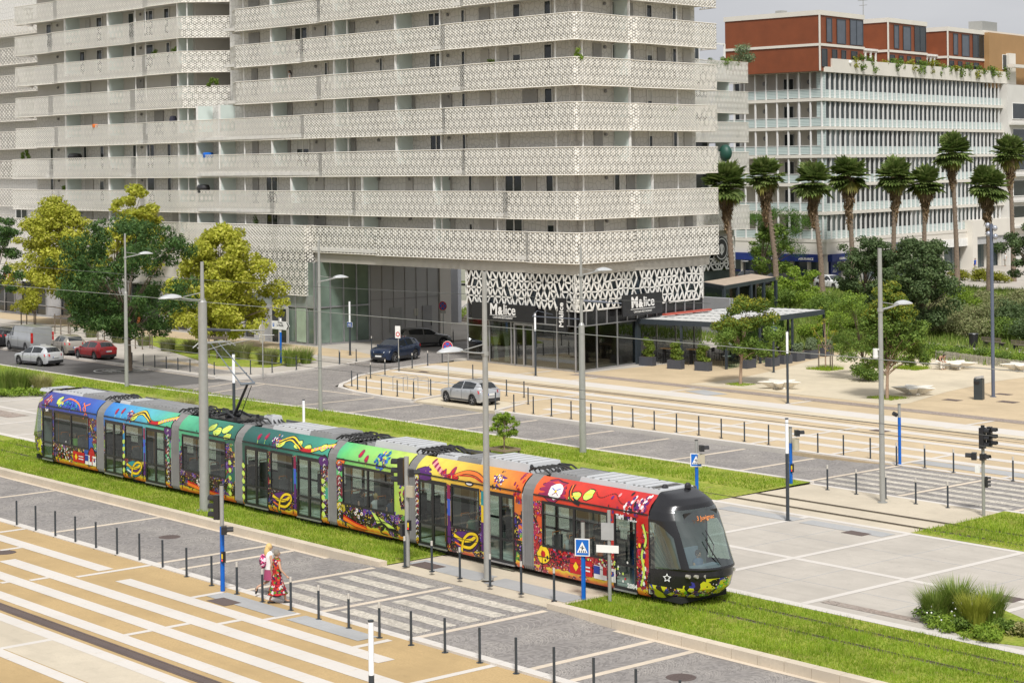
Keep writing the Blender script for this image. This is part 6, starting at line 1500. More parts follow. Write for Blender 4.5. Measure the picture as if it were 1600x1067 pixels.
# far kerb line
c2=lambda x,y:(530+x/2.963,340+y/2.963); c3=lambda x,y:(1060+x/2.963,340+y/2.963)
P=[c2(724,888),c2(809,899),c2(899,908),c2(983,919),c2(1074,932),c2(1166,944),c2(1264,957),c2(1360,969),c2(1459,982),c2(1562,995),c3(95,1007),c3(199,1021),c3(306,1036),c3(418,1051),(1278,709),(1318,712),(1360,717)]
bollards(P,names(len(P),'dark bollard from the silver car rightwards along the far kerb'),'bollards on the far kerb')
P=[(1401,727),(1445,731),(1490,738),(1583,751)]
bollards(P,names(len(P),'pale capped bollard on the far side of the far crossing'),'pale capped bollards at the far crossing',True)
P=[(1293,765),(1338,772),(1384,779),(1431,787),(1481,793)]
bollards(P,names(len(P),'pale capped bollard on the near side of the far crossing'),'pale capped bollards at the far crossing',True)
P=[c2(775,825),c2(856,833),c2(875,864),c2(619,750)]
bollards(P,['first dark bollard right of the silver car','second dark bollard right of the silver car','dark bollard at the bay corner right of the silver car','dark bollard just behind the silver car roof'],'bollards around the parking bay')
P=[c2(58,780),c2(85,795),c2(126,809),c2(196,820),c2(269,827),c2(345,836),c2(424,822)]
bollards(P,names(len(P),'dark bollard round the nose of the striped island'),'bollards on the striped island')
P=[c2(145,743),c2(212,728),c2(277,710),c2(338,697),c2(410,685),c2(477,672),c2(528,580)]
bollards(P,names(len(P),'pale capped bollard on the side street edge of the island'),'bollards on the side street',True)
P=[c2(3,680),c2(79,665),c2(150,612),c2(466,545)]
bollards(P,['pale capped bollard left of the name plate column','pale capped bollard between name plate column and dark blue car','pale capped bollard behind the dark blue car bonnet','pale capped bollard in the passage behind the grey car'],'bollards on the side street',True)
c4=lambda x,y:(x/2.963,340+y/2.963)
P=[c4(612,680),c4(664,687),c4(717,693),c4(770,699),c4(824,706),c4(880,714),c4(992,728),c4(1080,720),c4(1160,725),c4(1260,718),c4(1372,705),c4(1475,692),c4(1571,680)]
bollards(P,names(len(P),'dark bollard from the red car along the far pavement'),'bollards on the far pavement')
# bicycle hoops
def hoop(px,py,lab):
    u,v=G(px,py); b=MB(); b.tube([(0,0,0),(0,0,.85),(.07,.0,.93),(.9,0,.93),(.97,0,.85),(.97,0,0)],.024,6); o=b.build('bicycle_hoop',STEEL,None,smooth=50); o.location=(u,v,0); tag(o,lab,'bike rack','bicycle hoops on the striped island'); o.rotation_euler=(0,0,R(70))
for i,(x,y) in enumerate(((249,800),(297,805),(345,812))): hoop(*c2(x,y),'%s steel bicycle hoop on the striped island'%['left','middle','right'][i])
# bins and benches
DB=M_('bin_dark',(.035,.045,.05),.4)
u,v=G(1530,624); t=thing('litter_bin',(u,v,0),'dark standing litter bin with sloped grey lid on the pale square','litter bin')
b=MB(); b.obox((0,0,.62),(.52,.45,1.24),R(20)); o=b.build('bin_body',DB,t)
b=MB(); M=Matrix.Rotation(R(20),4,'Z'); 
rows=[[M@Vector((.28*math.cos(a),.25*math.sin(a),1.24+.08+.1*math.cos(a)*.5+dz)) for a in [2*math.pi*k/14 for k in range(14)]] for dz in (-.08,.04)]; b.grid(rows,0,True); b.face(rows[1]); b.build('bin_lid',SBK,t)
b=MB(); b.obox((.0,-.25,1.02),(.34,.06,.16),R(20)); b.build('bin_opening',BLACK,t)
def starbench(px,py,lab,rot=0.,s=1.):
    u,v=G(px,py); rows=[]; n=10
    for r,z in ((.42,0),(.5,.1),(1.0,.38),(1.12,.44),(1.05,.47),(.0001,.47)):
        row=[]
        for k in range(n*2):
            t=math.pi*k/n; lobe=.72+.42*math.cos(2.5*(t)*2/1)*.75; rr_=r*(lobe if z>.05 else .8+.1*math.cos(5*t)); row.append((rr_*math.cos(t+rot)*1.25*s,rr_*math.sin(t+rot)*1.25*s,z))
        rows.append(row)
    b=MB(); b.grid(rows,0,True); o=b.build('star_bench',M_('white_concrete',(.72,.68,.60),.7) if 'white_concrete' not in bpy.data.materials else bpy.data.materials['white_concrete'],None,smooth=25); o.location=(u,v,0); tag(o,lab,'bench','star shaped concrete benches'); return o
starbench(1219,607,'white star shaped bench beside the light column near the terrace',.3); starbench(1430,616,'white star shaped bench under the yellowing tree by the camera mast',.1)
starbench(1490,576,'white star shaped bench where a person sits',.5,1.15); starbench(1596,579,'white star shaped bench cut by the right edge',.2)
# ---- wires
WR=M_('wire_grey',(.35,.35,.33),.4,.5); WRD=M_('wire_dark',(.10,.10,.10),.5)
def wire(p,q,r,lab,sag=.0,mat=WR,grp='overhead wires'):
    n=12; b=MB(); pts=[(p[0]+(q[0]-p[0])*i/n,p[1]+(q[1]-p[1])*i/n,p[2]+(q[2]-p[2])*i/n-4*sag*(i/n)*(1-i/n)) for i in range(n+1)]
    b.tube(pts,r,5); return tag(b.build('overhead_wire',mat),lab,'wire',grp)
wire((-200,45.07,6.0),(-68,45.07,6.0),.012,'contact wire over the near track, left of the crossing')
wire((-68,45.07,6.0),(10,44.2,6.42),.010,'contact wire over the near track, right of the crossing',0,WRD)
wire((-200,61.1,6.25),(20,61.1,6.25),.018,'contact wire over the second track')
wire((-200,45.07,6.24),(-68,45.0,6.3),.010,'upper wire over the near track',.0,WRD)
g1=Vector((*G(320,800),h320)); g2=Vector((*G(910,709),h910))
wire((-150,62.6,7.9),(-60,62.6,7.9),.014,'wire passing behind the left masts',.5,WRD)
wire((-68,45.0,6.3),(10,43.9,6.8),.010,'upper wire over the near track, right of the crossing',0,WRD)
# ================================================================ CARS
CGL=glassy('car_window_glass',(.018,.022,.025),.04,spec=.8); TYRE=M_('tyre_rubber',(.022,.022,.022),.8); RIM=M_('alloy_rim',(.40,.40,.41),.3,.7); TRIM=M_('black_plastic_trim',(.025,.025,.027),.6)
HLM=M_('headlamp_glass',(.6,.62,.64),.1,.3); TLM=M_('tail_lamp_red',(.45,.015,.015),.2); PLM=M_('plate_white',(.7,.7,.68),.4); PLB=M_('plate_blue',(.02,.06,.4),.4)
def paint(name,col,metal=.3):
    m,nt,b=newmat(name); v=coords(nt); c=ramp(nt,noise(nt,v,1.2,3),[(.3,tuple(x*.94 for x in col)),(.7,tuple(min(1,x*1.05) for x in col))]); L(nt,c,b.inputs['Base Color'])
    b.inputs['Metallic'].default_value=metal; b.inputs['Roughness'].default_value=.32; b.inputs['Coat Weight'].default_value=.6; b.inputs['Coat Roughness'].default_value=.05; return m
SHAPES={
 'hatch':dict(L=4.15,W=.87,s=[0,.015,.04,.10,.19,.27,.30,.44,.55,.70,.84,.90,.965,.985,1],top=[.52,.66,.74,.83,.90,.96,1.03,1.36,1.42,1.43,1.36,1.27,.97,.86,.55],belt=[.50,.62,.70,.80,.86,.90,.91,.92,.94,.97,1.0,1.01,.93,.84,.5],wb=[.45,.66,.76,.84,.87,.87,.87,.87,.87,.88,.87,.85,.80,.76,.66],wt=[.3,.5,.62,.68,.72,.74,.74,.60,.58,.58,.56,.55,.62,.62,.5],g=(.30,.44,.86,.955),wc=(.19,.80),r=.32,pil=(.555,.575),side=(.325,.84)),
 'suv':dict(L=4.15,W=.90,s=[0,.015,.04,.10,.19,.25,.28,.40,.52,.70,.86,.92,.965,.985,1],top=[.60,.82,.90,.99,1.05,1.10,1.15,1.48,1.55,1.56,1.50,1.40,1.10,1.0,.6],belt=[.58,.78,.86,.95,1.0,1.03,1.03,1.04,1.06,1.10,1.14,1.14,1.06,.98,.55],wb=[.5,.72,.82,.88,.90,.90,.90,.90,.90,.90,.89,.87,.82,.78,.7],wt=[.35,.55,.66,.72,.75,.76,.76,.62,.61,.61,.59,.58,.64,.64,.5],g=(.28,.40,.88,.955),wc=(.19,.80),r=.35,pil=(.54,.565),side=(.30,.84)),
 'van':dict(L=4.95,W=.98,s=[0,.012,.03,.08,.13,.16,.26,.34,.5,.8,.97,.985,.992,.996,1],top=[.7,.98,1.08,1.16,1.24,1.32,1.86,1.95,1.98,1.98,1.94,1.9,1.5,1.2,.6],belt=[.66,.92,1.02,1.10,1.15,1.17,1.18,1.18,1.18,1.18,1.18,1.18,1.17,1.1,.55],wb=[.6,.84,.92,.96,.98,.98,.98,.98,.98,.98,.97,.95,.93,.92,.9],wt=[.45,.66,.74,.78,.80,.82,.76,.80,.84,.84,.84,.83,.83,.83,.8],g=(.16,.26,2,2),wc=(.17,.78),r=.34,pil=(.255,.268),side=(.18,.335))}
def make_car(name,kind,pm,label,cat,loc,rz,sc=1.,group='cars on the street',rim=RIM,trim=False):
    S=SHAPES[kind]; Ln=S['L']; t=thing(name,loc,label,cat,group,rz); t.scale=(sc,sc,sc)
    I=lambda k,s: float(np.interp(s,S['s'],S[k])); r=S['r']; x0=Ln/2
    ss=sorted(set([i/60 for i in range(61)]+[S['g'][0],S['g'][1],S['side'][0],S['side'][1],S['pil'][0],S['pil'][1]]+[q for q in S['g'][2:] if q<=1]))
    ss=[q for i,q in enumerate(ss) if i==0 or q-ss[i-1]>.004 or q in S['g'] or q in S['side']]
    body=MB(); win={'l':MB(),'r':MB(),'f':MB(),'b':MB()}; sec=[]
    for s in ss:
        x=x0-s*Ln; zb=.20 if .03<s<.97 else .26
        for w_ in S['wc']:
            d=(s-w_)*Ln; R_=r+.05
            if abs(d)<R_: zb=max(zb,r+math.sqrt(R_*R_-d*d))
        wb,wt,bz,tz=I('wb',s),I('wt',s),I('belt',s),I('top',s); tz=max(tz,bz+.02)
        row=[(wb*.93,zb),(wb*.99,max(zb+.02,.42)),(wb*1.0,max(zb+.04,(.42+bz)/2)),(wb*.985,max(bz-.04,zb+.06)),(wb*.955,max(bz,zb+.08)),(wt+.02,max(tz-.05,bz+.01)),(wt-.05,tz-.008),(wt*.5,tz+.012),(0,tz+.018)]
        sec.append([(x,y,z) for y,z in row]+[(x,-y,z) for y,z in row[-2::-1]])
    nS=len(sec[0])
    for i in range(len(ss)-1):
        sm=(ss[i]+ss[i+1])/2
        for j in range(nS-1):
            q=[sec[i][j],sec[i+1][j],sec[i+1][j+1],sec[i][j+1]]
            side=(j==4 or j==nS-6); topf=6<=j<=nS-8 or j==5 or j==nS-7
            if side and S['side'][0]<sm<S['side'][1] and not (S['pil'][0]<sm<S['pil'][1]): win['l' if j==4 else 'r'].face(q)
            elif (5<j<nS-7) and S['g'][0]<sm<S['g'][1]: win['f'].face(q)
            elif (5<j<nS-7) and S['g'][2]<sm<S['g'][3]: win['b'].face(q)
            else: body.face(q)
    body.face(sec[0]); body.face(sec[-1][::-1])
    bo=body.build('body',pm,t)
    bm=bmesh.new(); bm.from_mesh(bo.data); bmesh.ops.remove_doubles(bm,verts=bm.verts,dist=1e-4); bm.to_mesh(bo.data); bm.free(); bo.data.shade_smooth(); bo.data.set_sharp_from_angle(angle=R(35))
    for k,nm in (('l','side_window'),('r','side_window'),('f','windshield'),('b','rear_window')):
        if win[k].f:
            o=win[k].build(nm,CGL,t); bm=bmesh.new(); bm.from_mesh(o.data); bmesh.ops.remove_doubles(bm,verts=bm.verts,dist=1e-4); bm.to_mesh(o.data); bm.free(); o.data.shade_smooth()
    b=MB(); b.box(-x0+.25,x0-.25,-.70,.70,.17,.62); b.build('underbody',TRIM,t)
    W=S['W']
    for w_ in S['wc']:
        for sy in (-1,1):
            x=x0-w_*Ln; b=MB(); b.lathe([(r*.62,-.1),(r*.92,-.1),(r,-.06),(r,.06),(r*.92,.1),(r*.62,.1)],(0,0,0),20); Mx=Matrix.Translation((x,sy*(W-.11),r))@Matrix.Rotation(R(90),4,'X')
            b.v=[tuple(Mx@Vector(p)) for p in b.v]; wh_=b.build('wheel',TYRE,t,smooth=40)
            b=MB(); b.cyl((x,sy*(W-.05),r),(x,sy*(W-.035),r),r*.12,n=8)
            for k in range(5):
                a=2*math.pi*k/5; b.hexa([(x+math.cos(a+o)*q*r,sy*(W-.06)+yy,r+math.sin(a+o)*q*r) for yy in (0,sy*.03) for q,o in ((.08,-.6),(.62,-.2),(.62,.2),(.08,.6))])
            b.build('rim',rim,wh_)
            b=MB(); rows=[[(x+q*r*math.cos(a),sy*(W-.045),r+q*r*math.sin(a)) for a in [2*math.pi*k/18 for k in range(18)]] for q in (.58,.66)]; b.grid(rows,0,True); b.build('rim_edge',rim,wh_)
            b=MB(); b.cyl((x,sy*(W-.2),r),(x,sy*(W-.1),r),r*.64,n=14); b.build('hub',TRIM,wh_)
    hz=I('belt',.03); 
    for sy in (-1,1):
        b=MB(); b.hexa([(x0-.03*Ln-.28,sy*(I('wb',.06)+.0),hz-.14),(x0-.0*Ln-.06,sy*.42,hz-.13),(x0-.02,sy*.40,hz-.13),(x0-.03*Ln-.02,sy*(I('wb',.03)+.015),hz-.14),(x0-.03*Ln-.4,sy*(I('wb',.07)+.012),hz+.02),(x0-.06,sy*.44,hz-.04),(x0-.04,sy*.42,hz-.04),(x0-.03*Ln-.06,sy*(I('wb',.04)+.015),hz+.0)]); b.build('headlight',HLM,t)
        tz=I('belt',.95); b=MB()
        if kind=='van': b.box(-x0-.012,-x0+.1,sy*.86-.07 if sy>0 else -.96,sy*.86+.10 if sy>0 else -.83,.75,1.55)
        else: b.hexa([(-x0+.22,sy*(W-.045),tz-.2),(-x0+.02,sy*.5,tz-.2),(-x0-.012,sy*.5,tz-.2),(-x0+.2,sy*(W+.0),tz-.2),(-x0+.3,sy*(W-.045),tz-.02),(-x0+.06,sy*.5,tz-.04),(-x0+.02,sy*.5,tz-.04),(-x0+.28,sy*(W-.005),tz-.02)])
        b.build('tail_light',TLM,t)
        b=MB(); b.ball((x0-S['side'][0]*Ln-.12,sy*(W+.1),I('belt',.3)+.04),(.08,.1,.07),8,6); b.box(x0-S['side'][0]*Ln-.16,x0-S['side'][0]*Ln-.1,sy*W-.05,sy*W+.05,I('belt',.3)-.01,I('belt',.3)+.03); b.build('wing_mirror',pm,t)
        b=MB(); 
        for s in ((.47,.66) if kind!='van' else (.3,.36)): b.box(x0-s*Ln-.08,x0-s*Ln+.08,sy*(W+.005)-.012,sy*(W+.005)+.012,I('belt',s)-.14,I('belt',s)-.11)
        b.build('door_handle',pm if not trim else TRIM,t)
        b=MB(); 
        for s in ((S['side'][0]-.01),S['pil'][0]+.01,(.78 if kind!='van' else .52)): b.box(x0-s*Ln-.006,x0-s*Ln+.006,sy*(W+.001)-.004,sy*(W+.001)+.004,.36,I('belt',s)-.05)
        b.box(x0-.72*Ln,x0-.28*Ln,sy*(W-.02)-.015,sy*(W-.02)+.015,.24,.33 if not trim else .4); b.build('door_seam',TRIM,t)
    b=MB(); b.box(-x0-.02,-x0+.12,-.66,.66,.24,.44); b.box(x0-.14,x0+.015,-.6,.6,.26,.42); b.build('bumper_trim',TRIM,t)
    b=MB(); b.box(-x0-.035,-x0-.02,-.26,.26,.62 if kind!='van' else .5,.73 if kind!='van' else .61,0); b.box(x0+.015,x0+.03,-.26,.26,.42,.52,0); b.box(-x0-.037,-x0-.021,.21,.26,.62 if kind!='van' else .5,.73 if kind!='van' else .61,1); b.build('number_plate',[PLM,PLB],t)
    b=MB(); b.box(x0-.02,x0+.012,-.42,.42,.56,.66); b.build('grille',TRIM,t)
    return t
def heading(a,c): return math.atan2(c[1]-a[1],c[0]-a[0])
SIL=paint('silver_paint',(.50,.51,.52),.55); SILW=paint('white_silver_paint',(.58,.59,.60),.4); REDC=paint('red_paint',(.30,.008,.012),.2); BEI=paint('beige_grey_paint',(.36,.33,.28),.5); NAV=paint('dark_blue_paint',(.012,.025,.06),.3); GRC=paint('mid_grey_paint',(.20,.20,.195),.5); BLKC=paint('black_paint_car',(.012,.012,.014),.2); WHC=paint('white_car_paint',(.72,.72,.71),0); VAN=paint('silver_van_paint',(.42,.43,.44),.5)
def gcar(px,py): return G(px,py)
def cloc(p0,p1,z=0.): # centre from near side wheels feet (front,rear) -> centre line offset
    a=Vector(G(*p0,z));c=Vector(G(*p1,z)); return a,c
def put(name,kind,pm,label,pf,pr,z=0.,sc=1.,side=1,group='cars on the street',trim=False,cat='car'):
    """pf, pr: feet of the front and rear wheel on the near side"""
    a,c=cloc(pf,pr,z); d=(a-c).normalized(); n=Vector((-d.y,d.x)); 
    if n.dot(Vector((-a.x,-a.y)))>0: n=-n    # away from the camera
    S=SHAPES[kind]; m_=(a+c)/2; base=(S['wc'][1]-S['wc'][0])*S['L']; s=sc; off=(.5-(S['wc'][0]+S['wc'][1])/2)*S['L']*s
    p=m_+n*(S['W']-.02)*s-d*off
    return make_car(name,kind,pm,label,cat,(p.x,p.y,z),math.atan2(d.y,d.x),s,group,trim=trim)
cz=-.02
put('parked_car','hatch',SIL,'silver three door hatchback parked in the bay of the striped island',(693,627.5),(741,634),cz,.98)
put('moving_car','hatch',SILW,'pale silver hatchback driving on the asphalt below the parked van',(29,569.5),(61,572.5),RZ,1.0)
put('parked_car','hatch',REDC,'red hatchback, last of the parked row',(118.5,559),(149,563),0,.96)
put('parked_car','suv',BEI,'beige grey hatchback parked between the silver van and the red car',(78,551),(101,556.5),0,.96)
put('parked_van','van',VAN,'silver delivery van parked in the row behind a dark car',(13.5,546),(39.5,550),0,1.0,cat='van')
put('parked_car','suv',BLKC,'black car cut by the left edge, ahead of the van',(-35,540),(-3,543),0,1.0)
put('moving_car','suv',NAV,'dark blue car with grey roof leaving the passage, facing left',(613.5,567),(654,560.5),RZ+.02,1.05,trim=True)
put('moving_car','hatch',GRC,'grey hatchback entering the passage beside the dark blue car',(668,547),(640,546.5),RZ+.02,1.05) if False else None
a=Vector(G(669,546,RZ)); d=Vector((-.35,.93)).normalized()
p=Vector(G(662,541,RZ)); make_car('moving_car','hatch',GRC,'grey hatchback driving into the passage beside the dark blue car','car',(p.x,p.y,RZ+.01),R(72),1.05,'cars on the street')
p=G(1300,452); make_car('parked_car','hatch',WHC,'white hatchback parked before the blue awnings','car',(p[0],p[1],0),R(-12),1.12,'cars by the white building')
p=G(1222,446); make_car('parked_car','hatch',BLKC,'black car parked right of the dark terrace roof, partly behind bushes','car',(p[0],p[1],0),R(-12),1.1,'cars by the white building')
p=G(1178,446); make_car('parked_car','suv',BLKC,'black car parked underneath the dark terrace roof','car',(p[0],p[1],0),R(-12),1.1,'cars by the white building')
# ================================================================ TERRACE OF THE RESTAURANT
C1=Vector(G(1135,577)); C0=Vector(G(991,500,3.1)); C2=Vector(G(1287,486,3.1)); C3=C0+(C2-C1)
pg=thing('terrace_pergola',(C1.x,C1.y,0),'anthracite terrace pergola with white slatted fabric roof beside the restaurant','pergola')
FT=mkF(C1,(C0-C1)); FT2=mkF(C1,(C2-C1)); LF=(C0-C1).length; LS=(C2-C1).length
AN2=M_('anthracite_frame',(.035,.045,.055),.4)
b=MB(); 
def beam(b,a,c,w_,z0,z1): 
    d=(c-a).normalized(); n=Vector((-d.y,d.x))*w_/2; b.hexa([(a.x-n.x,a.y-n.y,z0),(c.x-n.x,c.y-n.y,z0),(c.x+n.x,c.y+n.y,z0),(a.x+n.x,a.y+n.y,z0),(a.x-n.x,a.y-n.y,z1),(c.x-n.x,c.y-n.y,z1),(c.x+n.x,c.y+n.y,z1),(a.x+n.x,a.y+n.y,z1)])
for a,c in ((C0,C1),(C1,C2),(C2,C3),(C3,C0)): beam(b,a,c,.16,2.85,3.2)
for k in range(1,6): 
    q=k/6; beam(b,C0+(C3-C0)*q,C1+(C2-C1)*q,.09,3.0,3.2)
b.build('roof_frame',AN2,pg,world=True)
b=MB()
for k in range(6):
    a=C0+(C3-C0)*((k+.03)/6); c=C1+(C2-C1)*((k+.03)/6); a2=C0+(C3-C0)*((k+.97)/6); c2_=C1+(C2-C1)*((k+.97)/6)
    n=26; rows=[]
    for i in range(n+1): q=i/n; p=a+(c-a)*q; r_=a2+(c2_-a2)*q; z=3.17+(.04 if i%2 else 0); rows.append([(p.x,p.y,z),(r_.x,r_.y,z)])
    b.grid(rows)
b.build('fabric_roof',M_('pergola_fabric',(.50,.495,.475),.7,0,.05),pg,world=True)
def tpost(p,w_=.14): b=MB(); b.obox((p.x,p.y,1.43),(w_,w_,2.86),math.atan2((C1-C0).y,(C1-C0).x)); b.build('post',AN2,pg,world=True)
for q in (.03,.52,1): tpost(C0+(C1-C0)*q)
for q in (.33,.66,1): tpost(C1+(C2-C1)*q)
for q in (.3,.6,1): tpost(C3+(C2-C3)*q)
b=MB()
for q0,q1 in ((.02,.12),(.17,.3),(.36,.48)):
    a=C1+(C2-C1)*q0; c=C1+(C2-C1)*q1; beam(b,a,c,.02,.05,2.8)
b.build('glass_panel',thin_glass('terrace_glass',(.72,.82,.76),.08),pg,world=True)
b=MB(); 
a=C0+(C3-C0)*1.0; c=C3+(C2-C3)*.55; beam(b,a,c,.1,0,2.85); b.build('rear_screen',thin_glass('terrace_glass_dark',(.35,.42,.38),.1),pg,world=True)
b=MB(); q=C0+(C1-C0)*.0; beam(b,C0,C0+(C1-C0)*.05,.5,0,3.0); b.build('side_panel',AN2,pg,world=True)
b=MB(); p=Vector(FR(eR*.62,.3,0)[:2]); q=Vector(FR(eR,.3,0)[:2]); beam(b,p,q,.3,3.28,3.42); b.build('red_edge',M_('red_strip',(.45,.09,.06),.5),pg,world=True)
# planters
PLN=M_('grey_planter',(.06,.065,.08),.5); LEAFP=leafmat('planter_leaf',(.10,.17,.02),(.22,.30,.04),.3,(.30,.36,.08)); LEAFS=leafmat('silver_leaf',(.14,.20,.10),(.24,.30,.16),.25)
def leaves(cl,n,size,mat,seed=0,flat=.0,parent=None,name='foliage',aspect=1.,droop=0.,up=None):
    """cl: list of (cx,cy,cz,rx,ry,rz); n leaves in all, spread over the clumps by volume"""
    rng=np.random.default_rng(seed); cl=np.array(cl,float); w_=(cl[:,3]*cl[:,4]*cl[:,5])**.75; w_/=w_.sum()
    idx=rng.choice(len(cl),n,p=w_); d=rng.normal(size=(n,3)); d/=np.linalg.norm(d,axis=1,keepdims=True); rad=rng.random(n)**.42
    c=cl[idx,:3]+d*rad[:,None]*cl[idx,3:6]
    nr=d+rng.normal(size=(n,3))*.7; nr[:,2]+=.35; nr/=np.linalg.norm(nr,axis=1,keepdims=True)
    t=rng.normal(size=(n,3)); t[:,2]-=droop; t-=nr*(t*nr).sum(1,keepdims=True); t/=np.linalg.norm(t,axis=1,keepdims=True)
    b_=np.cross(nr,t); s=size*(.6+.8*rng.random(n))[:,None]; 
    P=np.stack([c-t*s*.5,c+b_*s*.32*aspect,c+t*s*.5,c-b_*s*.32*aspect],1)
    P[:,0]+=nr*s*.08; P[:,2]-=nr*s*.12
    me=bpy.data.meshes.new(name); me.vertices.add(n*4); me.vertices.foreach_set('co',P.reshape(-1).astype(np.float32)); me.loops.add(n*4); me.loops.foreach_set('vertex_index',np.arange(n*4,dtype=np.int32))
    me.polygons.add(n); me.polygons.foreach_set('loop_start',np.arange(0,n*4,4,dtype=np.int32)); me.update(); me.validate(); me.materials.append(mat)
    o=bpy.data.objects.new(name,me); COL.objects.link(o); 
    if parent is not None: o.parent=parent
    return o
def planter(px,py,lab,h=1.35,mat=None,rz=None,w_=1.12,seed=0):
    u,v=G(px,py); rz=math.atan2((C0-C1).y,(C0-C1).x) if rz is None else rz
    t=thing('planter',(u,v,0),lab,'planter','planters round the restaurant terrace',rz)
    b=MB(); b.box(-w_/2,w_/2,-.25,.25,0,.62); b.box(-w_/2+.04,w_/2-.04,-.21,.21,.62,.625,1); b.build('tub',[PLN,SOIL],t)
    cl=[(random.uniform(-.28,.28),random.uniform(-.1,.1),.75+h*(_/9)*.78,.40-.02*_,.3,.24) for _ in range(9)]
    leaves(cl,2400,.11,mat or LEAFP,seed,parent=t); b=MB(); 
    for _ in range(5): x=random.uniform(-.25,.25); b.tube([(x,0,.6),(x*1.2,random.uniform(-.1,.1),.7+h*.7)],.012,4)
    b.build('stems',M_('stem_brown',(.12,.08,.04),.8) if 'stem_brown' not in bpy.data.materials else bpy.data.materials['stem_brown'],t)
for i,(px,py,lab,h,mt,rz) in enumerate(((1012,571,'grey planter with a bushy shrub next to the restaurant wall',1.5,None,None),(1056,576,'grey planter with a leafy shrub, second from the restaurant wall',1.4,None,None),(1099,579,'grey planter with a leafy shrub left of the corner post',1.4,None,None),(1170,575,'wide grey planter behind the thin trunk of the terrace tree',1.0,None,R(100)),(1207,572,'grey planter with tall shrub behind the name plate column',1.3,None,R(100)),(1227,568,'grey planter behind the lower light column',1.1,None,R(100)),(1247,564,'grey planter with low silvery shrub',.5,LEAFS,R(100)),(1268,560,'grey planter with silvery bush at the roof edge',.8,LEAFS,R(100)),(1292,556,'grey planter behind the staked sapling',.5,LEAFS,R(100)))): planter(px,py,lab,h,mt,rz,seed=i)
# tables and chairs
TT=M_('table_top_grey',(.42,.42,.42),.4); CH=M_('chair_black',(.02,.02,.022),.5); WD=M_('table_wood',(.42,.27,.13),.6)
rt_=thing('cafe_table',(0,0,0),'x','table','round grey tables on the terrace'); b=MB(); b.cyl((0,0,.72),(0,0,.75),.38,n=18); b.build('table_top',TT,rt_); b=MB(); b.cyl((0,0,.03),(0,0,.72),.03,n=8); b.cyl((0,0,0),(0,0,.03),.24,n=12); b.build('pedestal',CH,rt_)
ct=thing('cafe_chair',(0,0,0),'x','chair','black chairs on the terrace'); b=MB(); b.box(-.21,.21,-.21,.21,.43,.46); b.build('seat',CH,ct); b=MB(); b.box(-.2,.2,.19,.22,.55,.85); b.build('backrest',CH,ct)
for x,y in ((-.19,-.19),(.19,-.19),(-.19,.19),(.19,.19)): b=MB(); b.cyl((x,y,0),(x*.95,y*.95,.43 if y<0 else .85),.014,n=5); b.build('leg',CH,ct)
ht=thing('high_table',(0,0,0),'x','table','wooden high tables on the terrace'); b=MB(); b.box(-.7,.7,-.3,.3,1.05,1.1); b.build('table_top',WD,ht)
for x in (-.5,.5): b=MB(); b.box(x-.03,x+.03,-.2,.2,0,1.05); b.build('leg',CH,ht)
st_=thing('bar_stool',(0,0,0),'x','stool','black bar stools on the terrace'); b=MB(); b.box(-.17,.17,-.17,.17,.74,.78); b.build('seat',CH,st_)
for x,y in ((-.15,-.15),(.15,-.15),(-.15,.15),(.15,.15)): b=MB(); b.cyl((x*1.2,y*1.2,0),(x,y,.74 if y<0 else 1.0),.014,n=5); b.build('leg',CH,st_)
first=set()
def inst(src,p,rz,lab):
    if src.name not in first: first.add(src.name); src.location=(p[0],p[1],0); src.rotation_euler=(0,0,rz); src['label']=lab; return src
    return copy_tree(src,(p[0],p[1],0),rz,lab)
def TP(a,c): q=C0+(C1-C0)*a+(C3-C0)*c; return (q.x,q.y)      # position on the terrace, fractions along and across
rzt=math.atan2((C1-C0).y,(C1-C0).x)
for i,(a,c) in enumerate(((.28,.1),(.55,.12))):
    p=TP(a,c); inst(ht,p,rzt,['wooden high table between first and second planter','wooden high table between second and third planter'][i])
    for j,dx in enumerate((-.45,.45)):
        for k,dy in enumerate((-.5,.5)):
            q=(p[0]+math.cos(rzt)*dx-math.sin(rzt)*dy,p[1]+math.sin(rzt)*dx+math.cos(rzt)*dy); inst(st_,q,rzt+(0 if dy>0 else math.pi),'black bar stool pulled up to a wooden high table on the terrace')
k=0
for a,c in ((.88,.12),(.86,.3),(.84,.48),(.82,.66),(.6,.4),(.6,.6),(.35,.4),(.35,.62)):
    p=TP(a,c); inst(rt_,p,0,'round grey cafe table under the terrace pergola')
    for dx in (-.62,.62):
        q=(p[0]+math.cos(rzt)*dx,p[1]+math.sin(rzt)*dx); inst(ct,q,rzt+(math.pi/2 if dx<0 else -math.pi/2)+math.pi,'black cafe chair at a round table under the terrace pergola')
# dark terrace roof farther behind
K0=Vector(G(1095,441,3.1)); K1=Vector(G(1131,447,3.1)); K2=Vector(G(1212,433,3.1)); K3=K0+(K2-K1)
pk=thing('terrace_shelter',(K1.x,K1.y,0),'dark framed shelter with flat brown roof behind the pergola, under the palms','shelter')
b=MB(); pts=[K0,K1,K2,K3]; b.prism([(p.x,p.y) for p in pts],2.75,3.1); b.build('roof',AN2,pk,world=True); b=MB(); cx=sum((p for p in pts),Vector((0,0)))/4; b.prism([(cx.x+(p.x-cx.x)*.95,cx.y+(p.y-cx.y)*.95) for p in pts],3.1,3.13); b.build('roof_deck',M_('brown_roof_deck',(.42,.34,.26),.8),pk,world=True)
for q in (K0,K1,K1+(K2-K1)*.25,K1+(K2-K1)*.5,K1+(K2-K1)*.75,K2): b=MB(); b.obox((q.x,q.y,1.4),(.25,.25,2.8)); b.build('post',AN2,pk,world=True)
b=MB(); beam(b,K0,K1,.05,0,2.75); b.build('glass_front',thin_glass('shelter_glass',(.3,.32,.3),.1),pk,world=True)
